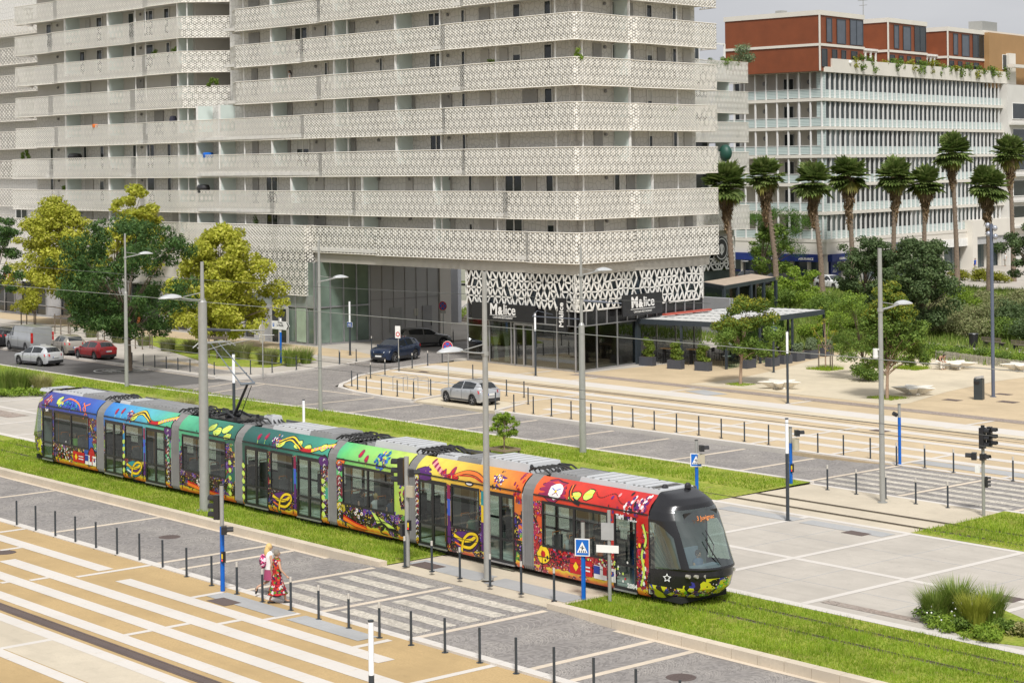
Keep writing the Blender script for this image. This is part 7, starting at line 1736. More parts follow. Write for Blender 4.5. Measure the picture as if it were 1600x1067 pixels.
b=MB(); beam(b,K0+(K3-K0)*.6,K1+(K2-K1)*.6,.1,0,2.75); b.build('inner_screen',TRIM,pk,world=True)
# park lamps there
u,v=G(1164,467); t=thing('park_lamp',(u,v,0),'black flat topped park lamp beside the first palms','lamp post'); b=MB(); b.cyl((0,0,0),(0,0,3.9),.09,.07,8); b.build('pole',BLACK,t); b=MB(); b.cyl((0,0,3.9),(0,0,3.98),.4,n=14); b.build('lamp_head',SBK,t)
# ================================================================ PEOPLE
SKIN=M_('skin',(.50,.30,.20),.55,0,.06); 
def skinbody(name,joints,edges,mat,parent,root=0,sub=2):
    me=bpy.data.meshes.new(name+'_s'); me.from_pydata([j[:3] for j in joints],edges,[]); o=bpy.data.objects.new('tmp',me); COL.objects.link(o)
    m_=o.modifiers.new('s','SKIN'); m_.use_smooth_shade=True
    sv=me.skin_vertices[0].data
    for i,j in enumerate(joints): sv[i].radius=(j[3],j[4] if len(j)>4 else j[3]); sv[i].use_root=(i==root)
    s=o.modifiers.new('u','SUBSURF'); s.levels=sub; s.render_levels=sub
    dg=bpy.context.evaluated_depsgraph_get(); m2=bpy.data.meshes.new_from_object(o.evaluated_get(dg)); bpy.data.objects.remove(o); m2.materials.clear(); m2.materials.append(mat); m2.shade_smooth()
    r=bpy.data.objects.new(name,m2); COL.objects.link(r); r.parent=parent; return r
def figure(t,P,mat=SKIN,hands=True):
    """P: joints by name; local x = right of the person, y = forward"""
    J=[];E=[];ix={}
    def a(n,p,r,r2=None,par=None): ix[n]=len(J); J.append((*p,r,r2 or r)); 
    def e(x,y): E.append((ix[x],ix[y]))
    a('pelvis',P['pelvis'],.13,.10); a('belly',P['belly'],.12,.09); a('chest',P['chest'],.14,.10); a('neck',P['neck'],.05); a('head0',P['head0'],.06); 
    e('pelvis','belly');e('belly','chest');e('chest','neck');e('neck','head0')
    for s in 'LR':
        a('sh'+s,P['sh'+s],.055);a('el'+s,P['el'+s],.038);a('wr'+s,P['wr'+s],.026);e('chest','sh'+s);e('sh'+s,'el'+s);e('el'+s,'wr'+s)
        a('hip'+s,P['hip'+s],.085);a('kn'+s,P['kn'+s],.055);a('an'+s,P['an'+s],.035);a('toe'+s,P['toe'+s],.03);e('pelvis','hip'+s);e('hip'+s,'kn'+s);e('kn'+s,'an'+s);e('an'+s,'toe'+s)
    body=skinbody('body',J,E,mat,t)
    # head, face and hands joined to the body mesh
    b=MB(); h=Vector(P['head']); f=Vector(P.get('face',(0,1,0))).normalized(); rz=math.atan2(f.y,f.x)-math.pi/2; M=Matrix.Rotation(rz,3,'Z').to_4x4()
    b.ball(h,(.078,.095,.115),12,9,M=M)
    b.ball(h+M.to_3x3()@Vector((0,.096,-.015)),(.012,.02,.022),6,5); 
    for s in (-1,1): b.ball(h+M.to_3x3()@Vector((s*.08,0,0)),(.012,.02,.03),6,5)
    for s in 'LR':
        w_=Vector(P['wr'+s]); d=(w_-Vector(P['el'+s])).normalized(); side=d.cross(Vector((0,1,0))); side=side.normalized() if side.length>.1 else Vector((1,0,0))
        pal=w_+d*.05; b.tube([w_,w_+d*.03,pal+d*.03],[.024,.034,.036],7)
        for k in range(4):
            o=side*(-.03+.02*k); l=(.06,.075,.07,.055)[k]; b.tube([pal+d*.02+o,pal+d*(.02+l*.5)+o*1.05+Vector((0,.008,0)),pal+d*(.02+l*.9)+o+Vector((0,.02,0))],[.0095,.0085,.006],5)
        b.tube([pal-d*.02+Vector((0,.02,0)),pal+d*.015+Vector((0,.05,0)),pal+d*.04+Vector((0,.055,0))],[.011,.010,.007],5)
    tmp=b.build('hd',mat,None,smooth=True)
    bm=bmesh.new(); bm.from_mesh(body.data); bm.from_mesh(tmp.data); bm.to_mesh(body.data); bm.free(); bpy.data.objects.remove(tmp); body.data.shade_smooth()
    eb=MB()
    for s in (-1,1): eb.ball(h+M.to_3x3()@Vector((s*.032,.088,.008)),.011,6,5)
    eb.build('eyes',BLACK,t); eb=MB(); eb.ball(h+M.to_3x3()@Vector((0,.088,-.055)),(.026,.012,.008),8,5); eb.build('mouth',M_('lips',(.4,.12,.1),.5) if 'lips' not in bpy.data.materials else bpy.data.materials['lips'],t)
    return body
STAND=dict(pelvis=(0,0,.93),belly=(0,0,1.1),chest=(0,.0,1.32),neck=(0,.0,1.47),head0=(0,.01,1.54),head=(0,.02,1.61),shL=(-.17,0,1.40),shR=(.17,0,1.40),elL=(-.22,-.02,1.13),elR=(.22,-.02,1.13),wrL=(-.22,.08,.9),wrR=(.22,.08,.9),hipL=(-.09,0,.88),hipR=(.09,0,.88),knL=(-.1,.03,.48),knR=(.1,.03,.48),anL=(-.1,0,.08),anR=(.1,0,.08),toeL=(-.1,.16,.035),toeR=(.1,.16,.035))
def tube_cloth(name,mat,t,rings,n=18):
    b=MB(); rows=[[(c[0]+rx*math.cos(a),c[1]+ry*math.sin(a)+(fl*math.sin(5*a) if fl else 0),c[2]) for a in [2*math.pi*k/n for k in range(n)]] for (c,rx,ry,fl) in rings]
    b.grid(rows,0,True); return b.build(name,mat,t,smooth=60)
def hair(name,mat,t,P,ln=.1,r=1.08):
    h=Vector(P['head']); b=MB(); b.ball(h+Vector((0,-.018,.022)),(.087*r,.098*r,.108*r),12,9)
    if ln>.12: b.tube([h+Vector((0,-.06,.03)),h+Vector((0,-.085,-.1)),h+Vector((0,-.09,-.1-ln*.6)),h+Vector((0,-.08,-.1-ln))],[.07,.1,.095,.06],10)
    return b.build(name,mat,t,smooth=True)
def flower_mat(name,cols,scale=16):
    m,nt,b=newmat(name); v=coords(nt); vo=nd(nt,'ShaderNodeTexVoronoi'); vo.inputs['Scale'].default_value=scale; L(nt,v,vo.inputs['Vector']); s=nd(nt,'ShaderNodeSeparateColor'); L(nt,vo.outputs['Color'],s.inputs[0])
    L(nt,ramp(nt,s.outputs[0],[(i/len(cols),srgb(*c)) for i,c in enumerate(cols)],'CONSTANT'),b.inputs['Base Color']); b.inputs['Roughness'].default_value=.8; return m
DRESS=flower_mat('floral_dress_fabric',[(150,12,25),(185,20,35),(200,190,190),(80,120,25),(60,18,70),(120,8,20),(190,70,30),(50,10,35),(150,12,28)]); BACK=flower_mat('pink_pattern_fabric',[(205,50,110),(235,215,225),(120,30,80),(230,120,160),(60,30,60)],22)
SAND=M_('sandal_black',(.03,.03,.03),.6); 
def sandals(t,P):
    for s in 'LR':
        a,to=Vector(P['an'+s]),Vector(P['toe'+s]); d=(to-a); b=MB(); b.tube([a+Vector((0,-.06,-.055)),a+Vector((0,.0,-.06)),to+Vector((0,.0,-.025)),to+d.normalized()*.06+Vector((0,0,-.02))],[.035,.04,.045,.03],8); b.build('sandal',SAND,t,smooth=True)
# the two women: facing away, walking across
cx,cy2=G(433,942); rzw=math.atan2(1,0)-math.pi/2+R(-12)
t=thing('person',(cx,cy2,0),'woman with short grey hair in a long red floral dress, walking away','person',None,rzw)
P=dict(STAND); P.update(knR=(.1,.18,.5),anR=(.1,.26,.09),toeR=(.1,.42,.04),knL=(-.1,-.02,.48),anL=(-.11,-.22,.1),toeL=(-.11,-.08,.035),elR=(.28,.03,1.12),wrR=(.33,.2,.92),elL=(-.27,-.1,1.12),wrL=(-.3,-.05,.9)); 
figure(t,P); hair('hair',M_('grey_hair',(.22,.19,.15),.8),t,P,.05,1.06); sandals(t,P)
tube_cloth('dress',DRESS,t,[((0,.03,.30),.30,.34,.02),((0,.02,.5),.25,.26,.015),((0,.0,.75),.20,.18,0),((0,0,.93),.20,.155,0),((0,0,1.1),.165,.13,0),((0,0,1.28),.18,.135,0),((0,0,1.40),.215,.12,0),((0,0,1.47),.13,.09,0),((0,0,1.49),.07,.06,0)])
cx,cy2=G(421,931); t=thing('person',(cx,cy2,0),'woman with long blond hair, white top and pink patterned backpack, mid stride','person',None,rzw+R(-5))
P=dict(STAND); P.update(knL=(-.1,.02,.49),anL=(-.1,-.38,.32),toeL=(-.1,-.42,.17),knR=(.1,.12,.5),anR=(.1,.14,.09),toeR=(.1,.3,.035),elR=(.25,.02,1.13),wrR=(.26,.16,.93))
figure(t,P); hair('hair',M_('blond_hair',(.62,.44,.18),.7),t,P,.22,1.08); sandals(t,P)
tube_cloth('white_top',M_('white_cotton',(.75,.74,.72),.8),t,[((0,0,.9),.19,.15,0),((0,0,1.1),.17,.135,0),((0,0,1.28),.19,.14,0),((0,0,1.40),.22,.12,0),((0,0,1.47),.12,.09,0),((0,0,1.49),.07,.06,0)])
tube_cloth('shorts',M_('pink_skirt',(.35,.06,.14),.8),t,[((0,.02,.55),.21,.2,.01),((0,0,.75),.19,.17,0),((0,0,.93),.175,.145,0)])
b=MB(); b.ball((-.03,-.2,1.16),(.17,.12,.24),12,9); b.build('backpack',BACK,t,smooth=True)
# man in blue far away, person in white at the porch
JE=M_('pale_trousers',(.5,.48,.42),.8)
def simple_person(px,py,lab,top,legs,hr,rz,sc=1.,cat='person',z=0,uv=None):
    u,v=uv or G(px,py); t=thing('person',(u,v,z),lab,'person',None,rz); t.scale=(sc,sc,sc); P=dict(STAND); figure(t,P); hair('hair',hr,t,P,.05)
    tube_cloth('top',top,t,[((0,0,.88),.18,.14,0),((0,0,1.1),.175,.135,0),((0,0,1.28),.20,.14,0),((0,0,1.40),.225,.12,0),((0,0,1.47),.12,.09,0),((0,0,1.49),.07,.06,0)])
    for s in 'LR': k=P['kn'+s]; tube_cloth('trouser_leg',legs,t,[((P['an'+s][0],0,.1),.07,.08,0),((k[0],k[1],.48),.085,.09,0),((P['hip'+s][0],0,.9),.105,.12,0)],10)
    return t
HD=M_('dark_hair',(.03,.02,.015),.7); HG=bpy.data.materials['grey_hair']
simple_person(1364,424+0,'man in a blue t-shirt on the paving before the porch',M_('blue_tshirt',(.01,.08,.42),.8),JE,HG,R(160),1.05,uv=G(1365,429)) if False else None
simple_person(1365,429,'man in a blue t-shirt walking on the paving before the porch',M_('blue_tshirt',(.01,.08,.42),.8),JE,HG,R(160),1.02,uv=tuple(G(1524,425)))
simple_person(0,0,'person in white clothes standing at the dark porch opening',M_('white_clothes',(.7,.7,.68),.8),JE,HD,R(160),1.02,uv=tuple(G(1571,416)))
# woman on a balcony
u_=V(448,118,89.6); t=simple_person(0,0,'woman with long dark hair leaning on a balcony band of the main building',M_('white_blouse',(.6,.58,.55),.8),JE,HD,R(140),1.0,uv=(u_[0],89.9),z=V(448,112,89.9)[1]-1.66)
hair('long_hair',HD,t,STAND,.25)
# person sitting on the star bench, bent forward
u,v=G(1466,577); t=thing('person',(u,v,0),'person with bare back and white trousers bent forward on a star bench','person',None,R(-95))
P=dict(pelvis=(0,0,.55),belly=(0,.1,.68),chest=(0,.28,.85),neck=(0,.42,.93),head0=(0,.48,.94),head=(0,.55,.93),shL=(-.17,.3,.88),shR=(.17,.3,.88),elL=(-.2,.38,.62),elR=(.2,.38,.62),wrL=(-.08,.58,.56),wrR=(.08,.58,.56),hipL=(-.1,.02,.52),hipR=(.1,.02,.52),knL=(-.13,.42,.5),knR=(.13,.42,.5),anL=(-.12,.4,.09),anR=(.12,.4,.09),toeL=(-.12,.54,.035),toeR=(.12,.54,.035))
figure(t,P); hair('hair',HD,t,P,.05)
for s in 'LR': b=MB(); b.tube([Vector(P['hip'+s])+Vector((0,-.08,0)),P['kn'+s],Vector(P['an'+s])+Vector((0,0,.02))],[.12,.095,.08],10); b.build('trouser_leg',M_('white_trousers',(.72,.68,.6),.8) if 'white_trousers' not in bpy.data.materials else bpy.data.materials['white_trousers'],t,smooth=True)
b=MB(); b.tube([(0,.16,.70),(0,.22,.78)],[.15,.155],12); b.build('top',HD,t,smooth=True)
# passengers
SIT=dict(pelvis=(0,0,.5),belly=(0,0,.66),chest=(0,0,.88),neck=(0,0,1.03),head0=(0,.01,1.1),head=(0,.02,1.17),shL=(-.17,0,.96),shR=(.17,0,.96),elL=(-.21,.05,.7),elR=(.21,.05,.7),wrL=(-.1,.27,.62),wrR=(.1,.27,.62),hipL=(-.09,.02,.47),hipR=(.09,.02,.47),knL=(-.1,.42,.46),knR=(.1,.42,.46),anL=(-.1,.42,.08),anR=(.1,.42,.08),toeL=(-.1,.55,.035),toeR=(.1,.55,.035))
def passenger(x,y,lab,col,hr,rz):
    t=thing('person',(TX+x,TY+y,.38),lab,'person',None,rz); figure(t,SIT); hair('hair',hr,t,SIT,.08)
    tube_cloth('top',M_('cloth_%d'%(x*10),col,.8),t,[((0,0,.42),.18,.15,0),((0,0,.66),.18,.14,0),((0,0,.84),.20,.14,0),((0,0,.96),.225,.12,0),((0,0,1.03),.12,.09,0),((0,0,1.05),.07,.06,0)])
for a in ((-18.3,-.95,'passenger in lime green seen through the first blue section window',(.25,.62,.08),HG),(-6.6,.9,'passenger in dark clothes behind the pantograph section window',(.05,.05,.06),HD),(4.75,-.9,'passenger in black seated at the left of the light green section',(.04,.04,.045),HD),(5.65,-.92,'passenger in white seated in the light green section window',(.7,.7,.7),bpy.data.materials['blond_hair']),(6.6,-.9,'passenger in navy seated at the right of the light green section',(.05,.07,.12),HD),(11.4,-.9,'passenger in green looking out of the yellow section',(.12,.2,.14),HD),(16.6,-.9,'passenger with cap and pale vest in the red section',(.5,.55,.55),HG),(18.2,-.9,'passenger in orange sleeves in the red section',(.7,.16,.04),HD)):
    passenger(*a,R(-90) if a[0]<5 else R(90))
passenger(21.75,.0,'tram driver in a blue shirt behind the windshield',(.12,.18,.3),HD,R(-90))
# ================================================================ VEGETATION
BARK=M_('bark_brown',(.16,.12,.085),.9,0,.25,6,.5,20); BARKL=M_('bark_pale',(.34,.24,.17),.9,0,.2,5,.4,18); STK=M_('stake_wood',(.15,.12,.09),.9,0,.2,4)
L_YEL=leafmat('plane_leaf',(.34,.38,.035),(.60,.61,.08),.45,(.76,.72,.16)); L_DK=leafmat('dark_leaf',(.035,.085,.02),(.085,.165,.04),.3,(.14,.23,.06)); L_OAK=leafmat('oak_leaf',(.06,.105,.035),(.13,.19,.07),.3,(.19,.25,.11))
L_MID=leafmat('mid_leaf',(.09,.16,.025),(.19,.29,.05),.35,(.26,.35,.07)); L_AUT=leafmat('yellowing_leaf',(.17,.20,.02),(.30,.31,.04),.35,(.50,.48,.05)); L_BRT=leafmat('bright_leaf',(.16,.27,.025),(.29,.41,.05),.35,(.32,.42,.06)); L_PIN=leafmat('pine_needle',(.05,.12,.015),(.11,.21,.03),.2)
L_PALM=leafmat('palm_leaf',(.10,.16,.035),(.20,.27,.07),.3,(.32,.37,.13)); L_DEAD=leafmat('dead_palm_leaf',(.20,.13,.07),(.36,.25,.14),.15,(.42,.32,.20)); L_GRS=leafmat('tall_grass_leaf',(.12,.21,.025),(.25,.34,.06),.3,(.36,.38,.12)); L_DRY=leafmat('dry_grass_leaf',(.28,.27,.08),(.42,.40,.16),.3,(.5,.46,.24)); L_REED=leafmat('reed_leaf',(.20,.24,.09),(.33,.35,.15),.3,(.33,.29,.16))
def tree(name,px,py,label,cat,cw,y0,y1,mat,n=6000,size=.32,trunk_r=.16,cx=None,seed=0,shape='round',bark=BARK,group=None,clumps=42,uv=None,aspect=1.,droop=0.,mat2=None,extra=None,kk=(.13,.27)):
    """cw: crown half width in metres; y0,y1: survey rows of crown top and bottom"""
    u,v=uv or G(px,py); rng=np.random.default_rng(seed+11); cxp=cx or px; zt=ZH(cxp,y0,u,v); zb=max(.3,ZH(cxp,y1,u,v))
    # sideways shift of the crown, if the trunk does not stand under its middle
    d=fw[0]*u+fw[1]*v; sh=(cxp-px)/F*d; ox,oy=rt[0]*sh,rt[1]*sh
    t=thing(name,(u,v,0),label,cat,group)
    cz=(zt+zb)/2; rz=(zt-zb)/2; cl=[]
    for i in range(clumps):
        a=rng.uniform(0,2*np.pi); h=rng.uniform(-1,1)
        if shape=='round': w_=math.sqrt(max(0,1-h*h))**.7
        elif shape=='cone': w_=(1-(h+1)/2)**.75*.95+.12
        elif shape=='umb': w_=1 if h>-.2 else .8
        elif shape=='tall': w_=(1-max(0,h)**2*.75)*(1-.35*max(0,-h))
        elif shape=='plane': w_=min(1.,(1-(h+1)/2)**.6*1.2)*(1-.5*max(0,-h-.55))
        r=cw*w_*rng.uniform(.2,1.18)**.7*.88; k=rng.uniform(*kk)*cw
        cl.append((ox+r*math.cos(a),oy+r*math.sin(a),cz+h*rz*.88,k*rng.uniform(.8,1.3),k*rng.uniform(.8,1.3),k*rng.uniform(.55,.9)))
    if shape=='plane':
        cl.append((ox,oy,cz-rz*.15,cw*.55,cw*.55,rz*.6))
    if extra: cl+=extra
    f=leaves(cl,n,size,mat,seed,parent=t,name='crown',aspect=aspect,droop=droop)
    if mat2: leaves([(c[0],c[1],c[2]+c[5]*.3,c[3],c[4],c[5]) for c in cl if c[2]>cz+rz*.1],int(n*.25),size,mat2,seed+5,parent=t,name='yellow_leaves',aspect=aspect)
    b=MB(); top=cz+rz*.4; b.tube([(0,0,0),(ox*.1,oy*.1,zb*.6),(ox*.5,oy*.5,(zb+cz)/2),(ox,oy,top)],[trunk_r*1.25,trunk_r,trunk_r*.7,trunk_r*.25],9)
    for c in cl[::3]:
        z0=zb*.75+(c[2]-zb)*.35; q=min(1,max(0,(z0-zb*.6)/(top-zb*.6+.01))); s0=Vector((ox*q,oy*q,max(z0,zb*.6))); b.tube([s0,s0.lerp(Vector(c[:3]),.5)+Vector((0,0,.15)),Vector(c[:3])],[trunk_r*.38,trunk_r*.24,trunk_r*.08],5)
    b.build('trunk',bark,t,smooth=60); return t
def mpx(px,py,u=None,v=None):   # metres per pixel there
    g=G(px,py); return (g[0]*fw[0]+g[1]*fw[1])/F
# left row
tree('plane_tree',127,508,'yellow green plane tree at the left, above the silver van','tree',5.6,304,490,L_YEL,32000,.25,.16,cx=88,seed=1,shape='plane',clumps=150,kk=(.08,.19))
tree('plane_tree',168,520,'yellow green plane tree whose top rises behind the dark green tree','tree',3.8,284,430,L_YEL,13000,.25,.16,cx=212,seed=2,shape='plane',clumps=80,kk=(.08,.2))
tree('dark_tree',203,579,'large dark green feathery tree behind the slim left lamp mast','tree',5.4,332,528,L_DK,22000,.34,.15,cx=196,seed=3,shape='round',clumps=120,aspect=.42,droop=.6,kk=(.09,.2))
tree('plane_tree',335,548,'yellow green plane tree beside the glass entrance, behind the thick mast','tree',5.1,342,532,L_YEL,32000,.25,.16,cx=350,seed=4,shape='plane',clumps=150,kk=(.08,.19))
tree('dark_tree',-12,520,'dark green tree cut by the left edge','tree',2.8,335,470,L_DK,7000,.28,.15,cx=-5,seed=5,aspect=.6)
def stakes(px,py,lab):
    u,v=G(px,py); t=thing('tree_stakes',(u,v,0),lab,'tree stakes','wooden tree stakes of the street trees')
    for dx,dy in ((-.55,-.4),(.55,-.4),(0,.6),(.5,.5)): b=MB(); b.cyl((dx,dy,0),(dx,dy,1.75),.055,n=6); b.build('stake',STK,t)
    b=MB(); b.box(-.65,.65,-.46,-.42,1.45,1.6); b.box(-.6,.6,.45,.5,1.45,1.6); b.box(-.62,-.58,-.42,.45,1.46,1.59); b.box(.56,.6,-.42,.45,1.46,1.59); b.build('cross_bar',STK,t)
for px,py,l in ((44,512,'wooden tree stakes above the silver van'),(97,522,'wooden tree stakes above the beige car'),(165,533,'wooden tree stakes above the red car'),(224,545,'wooden tree stakes right of the left lamp mast'),(340,560,'wooden tree stakes behind the thick mast')): stakes(px,py,l)
# palms
FRM={}
def palm(px,py,yt,ys,cxp,lab,seed,uv=None,wide=1.):
    u,v=uv or G(px,py); rng=random.Random(seed); zt=ZH(cxp,yt,u,v); zs=ZH(cxp,ys,u,v); d=fw[0]*u+fw[1]*v; sh=(cxp-px)/F*d; ox,oy=rt[0]*sh,rt[1]*sh
    t=thing('palm_tree',(u,v,0),lab,'palm tree','tall fan palms before the white building')
    zc=zt-2.1; b=MB(); pts=[(0,0,0),(ox*.15,oy*.15,zc*.3),(ox*.6,oy*.6,zc*.65),(ox,oy,zc)]; b.tube(pts,[.36,.28,.24,.26],10)
    for k in range(26):
        q=k/26; z=zc*q*.9; b.cyl((ox*q*q,oy*q*q,z),(ox*q*q,oy*q*q,z+.12),.30-.04*q,.27-.04*q,8)
    b.build('trunk',M_('palm_trunk',(.20,.15,.11),.9,0,.3,6,.5,25) if 'palm_trunk' not in bpy.data.materials else bpy.data.materials['palm_trunk'],t)
    def fans(n,elev,rad,size,mt,name,zoff,droop,nseg=13):
        b=MB()
        for i in range(n):
            a=rng.uniform(0,2*math.pi); el=R(rng.uniform(*elev)); L_=rad*rng.uniform(.75,1.1); base=Vector((ox,oy,zc+zoff*rng.random()))
            dr=Vector((math.cos(a)*math.cos(el),math.sin(a)*math.cos(el),math.sin(el))); hub=base+dr*L_
            b.tube([base,base+dr*L_*.5,hub],[.03,.02,.015],4)
            sd=dr.cross(Vector((0,0,1))); sd=sd.normalized() if sd.length>.05 else Vector((1,0,0)); up=sd.cross(dr)
            for k in range(nseg):
                th=R(-88+176*k/(nseg-1)); dd=dr*math.cos(th)+sd*math.sin(th); s=size*rng.uniform(.8,1.1)*(1-.15*abs(math.sin(th)))
                m_=hub+dd*s*.62+up*.04; tip=hub+dd*s+Vector((0,0,-droop*s)); w_=(sd*math.cos(th)-dr*math.sin(th))*.12*size
                b.face([hub,m_-w_,tip,m_+w_])
        return b.build(name,mt,t)
    fans(56,(-38,80),1.1*wide,1.6*wide*(.9+.2*rng.random()),L_PALM,'fronds',.3,.12); fans(9,(-55,-20),.8*wide,1.15*wide,leafmat('palm_leaf_old',(.12,.15,.03),(.30,.27,.06),.2) if 'palm_leaf_old' not in bpy.data.materials else bpy.data.materials['palm_leaf_old'],'old_fronds',-.2,.5)
    fans(22,(-80,-40),.6,1.1,L_DEAD,'dead_fronds',-.3,.5)
    hs=zc-zs; cl=[(ox+rng.uniform(-.3,.3)*(1-q),oy+rng.uniform(-.3,.3)*(1-q),zc-.3-hs*q,.95*(1-.72*q),.95*(1-.72*q),.5) for q in [i/9 for i in range(10)]]
    leaves(cl,2200,.55,L_DEAD,seed,parent=t,name='dead_skirt',aspect=.35,droop=3.)
for i,a in enumerate(((1146,482,258,352,1137,'fan palm nearest the perforated building, leftmost of the row'),(1214,458,248,345,1198,'fan palm with curved trunk before the round pine'),(1285,458,257,348,1272,'fan palm before the corner of the blue awnings'),(1333,452,248,350,1328,'fourth fan palm from the left, behind the dark trees'),(1396,448,250,340,1400,'fifth fan palm from the left, above the camera mast lamp'),(1444,446,260,338,1447,'smaller fan palm between the camera mast and the tall slim palm'),(1496,445,212,292,1490,'tallest slim fan palm, left of the floodlight mast'),(1546,458,262,360,1545,'fan palm with big green crown behind the floodlight mast'),(1584,440,213,292,1580,'fan palm at the right edge before the brown block'))): palm(*a,seed=20+i)
# right side trees
tree('young_tree',1157,601,'small broad tree with pale trunk in front of the terrace','tree',2.05,470,558,L_MID,16000,.15,.09,cx=1166,seed=31,kk=(.16,.34),bark=BARKL,mat2=L_AUT,aspect=.8)
tree('young_tree',1386,624,'conical tree with yellowing crown beside the camera mast','tree',2.55,438,580,L_MID,20000,.15,.09,cx=1392,seed=32,shape='plane',bark=BARKL,mat2=L_AUT,clumps=120,kk=(.09,.2))
tree('young_tree',1353,592,'feathery pale green tree standing in a shrub ring','tree',2.2,458,566,L_MID,7000,.15,.08,cx=1335,seed=33,aspect=.6,mat2=L_BRT)
tree('sapling',1290,577,'thin staked sapling with sparse leaves before the planters','tree',1.0,470,560,L_AUT,160,.16,.05,seed=34,bark=BARKL,clumps=16)
tree('oak_tree',1350,485,'dark evergreen oak left of the camera mast','tree',3.1,366,480,L_OAK,16000,.22,.15,cx=1352,seed=35,clumps=90)
tree('oak_tree',1440,528,'broad dark evergreen oak behind the yellowing tree','tree',3.5,370,514,L_OAK,22000,.21,.15,cx=1437,seed=36,clumps=110)
tree('oak_tree',1612,460,'dark evergreen oak cut by the right edge','tree',3.3,340,445,L_OAK,10000,.22,.15,cx=1606,seed=37)
tree('stone_pine',1211,448,'round green pine behind the second palm','tree',4.4,326,404,L_PIN,15000,.22,.2,cx=1214,seed=38,shape='umb',clumps=50,aspect=.4)
tree('broadleaf_tree',1150,452,'loose grey green tree between the two first palms','tree',3.0,350,430,L_MID,3500,.3,.12,cx=1172,seed=39,uv=tuple(c*215 for c in ray(1180,300)[:2]))
tree('olive_tree',1163,100,'x','x',1.,0,1,L_MID,10) if False else None
tree('broadleaf_tree',1245,470,'light green bushy tree before the white car','tree',2.6,418,480,L_BRT,4000,.22,.08,seed=40)
# stakes of the sapling
u,v=G(1290,578); t=thing('tree_stakes',(u,v,0),'wooden stake frame round the thin sapling','tree stakes')
for dx,dy in ((-.6,0),(.6,0),(0,.5)): b=MB(); b.cyl((dx,dy,0),(dx,dy,1.7),.045,n=6); b.build('stake',STK,t)
b=MB(); b.box(-.65,.65,-.05,.0,1.6,1.7); b.build('cross_bar',STK,t)
# little round tree in a wooden frame on the verge
tree('clipped_tree',788,712,'little round clipped tree in a wooden box on the verge','tree',.74,645,684,L_BRT,3600,.09,.04,seed=41,bark=BARKL,clumps=60)
u,v=G(788,712); t=thing('tree_box',(u,v,0),'low wooden frame around the little clipped tree','planter frame')
for dx in (-.55,.55):
    for dy in (-.45,.45): b=MB(); b.box(dx-.04,dx+.04,dy-.04,dy+.04,0,.36); b.build('leg',STK,t)
b=MB(); b.box(-.65,.65,-.5,-.44,.28,.4); b.box(-.65,.65,.44,.5,.28,.4); b.box(-.65,-.59,-.44,.44,.281,.399); b.box(.59,.65,-.44,.44,.281,.399); b.build('frame',M_('frame_wood',(.25,.19,.13),.9),t)
# shrubs: each its own thing
def shrub(px,py,w_,h,mat,lab,seed,size=.2,n=900,cat='shrub',grp=None,name='shrub',stem=True,uv=None,z=0):
    u,v=uv or G(px,py,z); rng=random.Random(seed); t=thing(name,(u,v,z),lab,cat,grp)
    cl=[]
    for i in range(12): a=rng.uniform(0,6.28); r=rng.uniform(0,.7)*w_; k=rng.uniform(.3,.5); q=(1-(r/w_)**2*.6); cl.append((r*math.cos(a),r*math.sin(a),h*rng.uniform(.25,.75)*q,w_*k,w_*k,h*k*.7))
    leaves(cl,n,size,mat,seed,parent=t,aspect=.9)
    b=MB(); 
    for c in cl[:6]: b.tube([(0,0,0),(c[0]*.5,c[1]*.5,c[2]*.6),(c[0],c[1],c[2])],[.03,.02,.01],4)
    b.build('stems',bpy.data.materials['stem_brown'],t)
def tuft(px,py,w_,h,mat,lab,seed,n=420,cat='ornamental grass',grp='clumps of ornamental grass',lean=.8,uv=None,bw=.018):
    u,v=uv or G(px,py); rng=np.random.default_rng(seed); b=MB()
    for i in range(n):
        a=rng.uniform(0,6.28); r=w_*.35*math.sqrt(rng.random()); hh=h*rng.uniform(.6,1.05); ln=lean*hh*rng.uniform(.1,1.); x,y=r*math.cos(a),r*math.sin(a); dx,dy=math.cos(a),math.sin(a); wx,wy=-dy*bw,dx*bw
        b.face([(x-wx,y-wy,0),(x+wx,y+wy,0),(x+dx*ln*.35+wx*.6,y+dy*ln*.35+wy*.6,hh*.6),(x+dx*ln*.35-wx*.6,y+dy*ln*.35-wy*.6,hh*.6)]); 
        b.face([(x+dx*ln*.35-wx*.6,y+dy*ln*.35-wy*.6,hh*.6),(x+dx*ln*.35+wx*.6,y+dy*ln*.35+wy*.6,hh*.6),(x+dx*ln,y+dy*ln,hh)])
    o=b.build('grass_clump',mat,None); o.location=(u,v,0); tag(o,lab,cat,grp); return o
# bottom right clumps
tuft(1462,968,.95,1.0,L_GRS,'dark green ornamental grass clump, left of the bottom right group',51,900)
tuft(1493,962,.95,1.15,L_GRS,'ornamental grass clump in the middle of the bottom right group',52,900)
tuft(1523,985,.75,1.15,leafmat('yellow_grass_leaf',(.25,.29,.03),(.38,.40,.06),.3),'yellow green ornamental grass clump of the bottom right group',53,800,lean=.6)
tuft(1548,972,.9,1.05,L_GRS,'dark ornamental grass clump, right of the bottom right group',54,900)
for i,(px,py) in enumerate(((1452,972),(1480,982),(1505,985),(1535,1000),(1575,990))): shrub(px,py,.75,.5,L_BRT if i%2 else L_MID,['low daisy plant left of the grass clumps','low daisy plant under the left grass clump','low daisy plant under the middle grass clump','low green plant right of the yellow grass clump','low green plant at the right end of the bed'][i],60+i,.09,1300)
shrub(1604,992,.7,.55,L_DRY,'pale flowering low bush cut by the right edge at the bottom',66,.09,1200)
fl=MB(); rr=random.Random(8); 
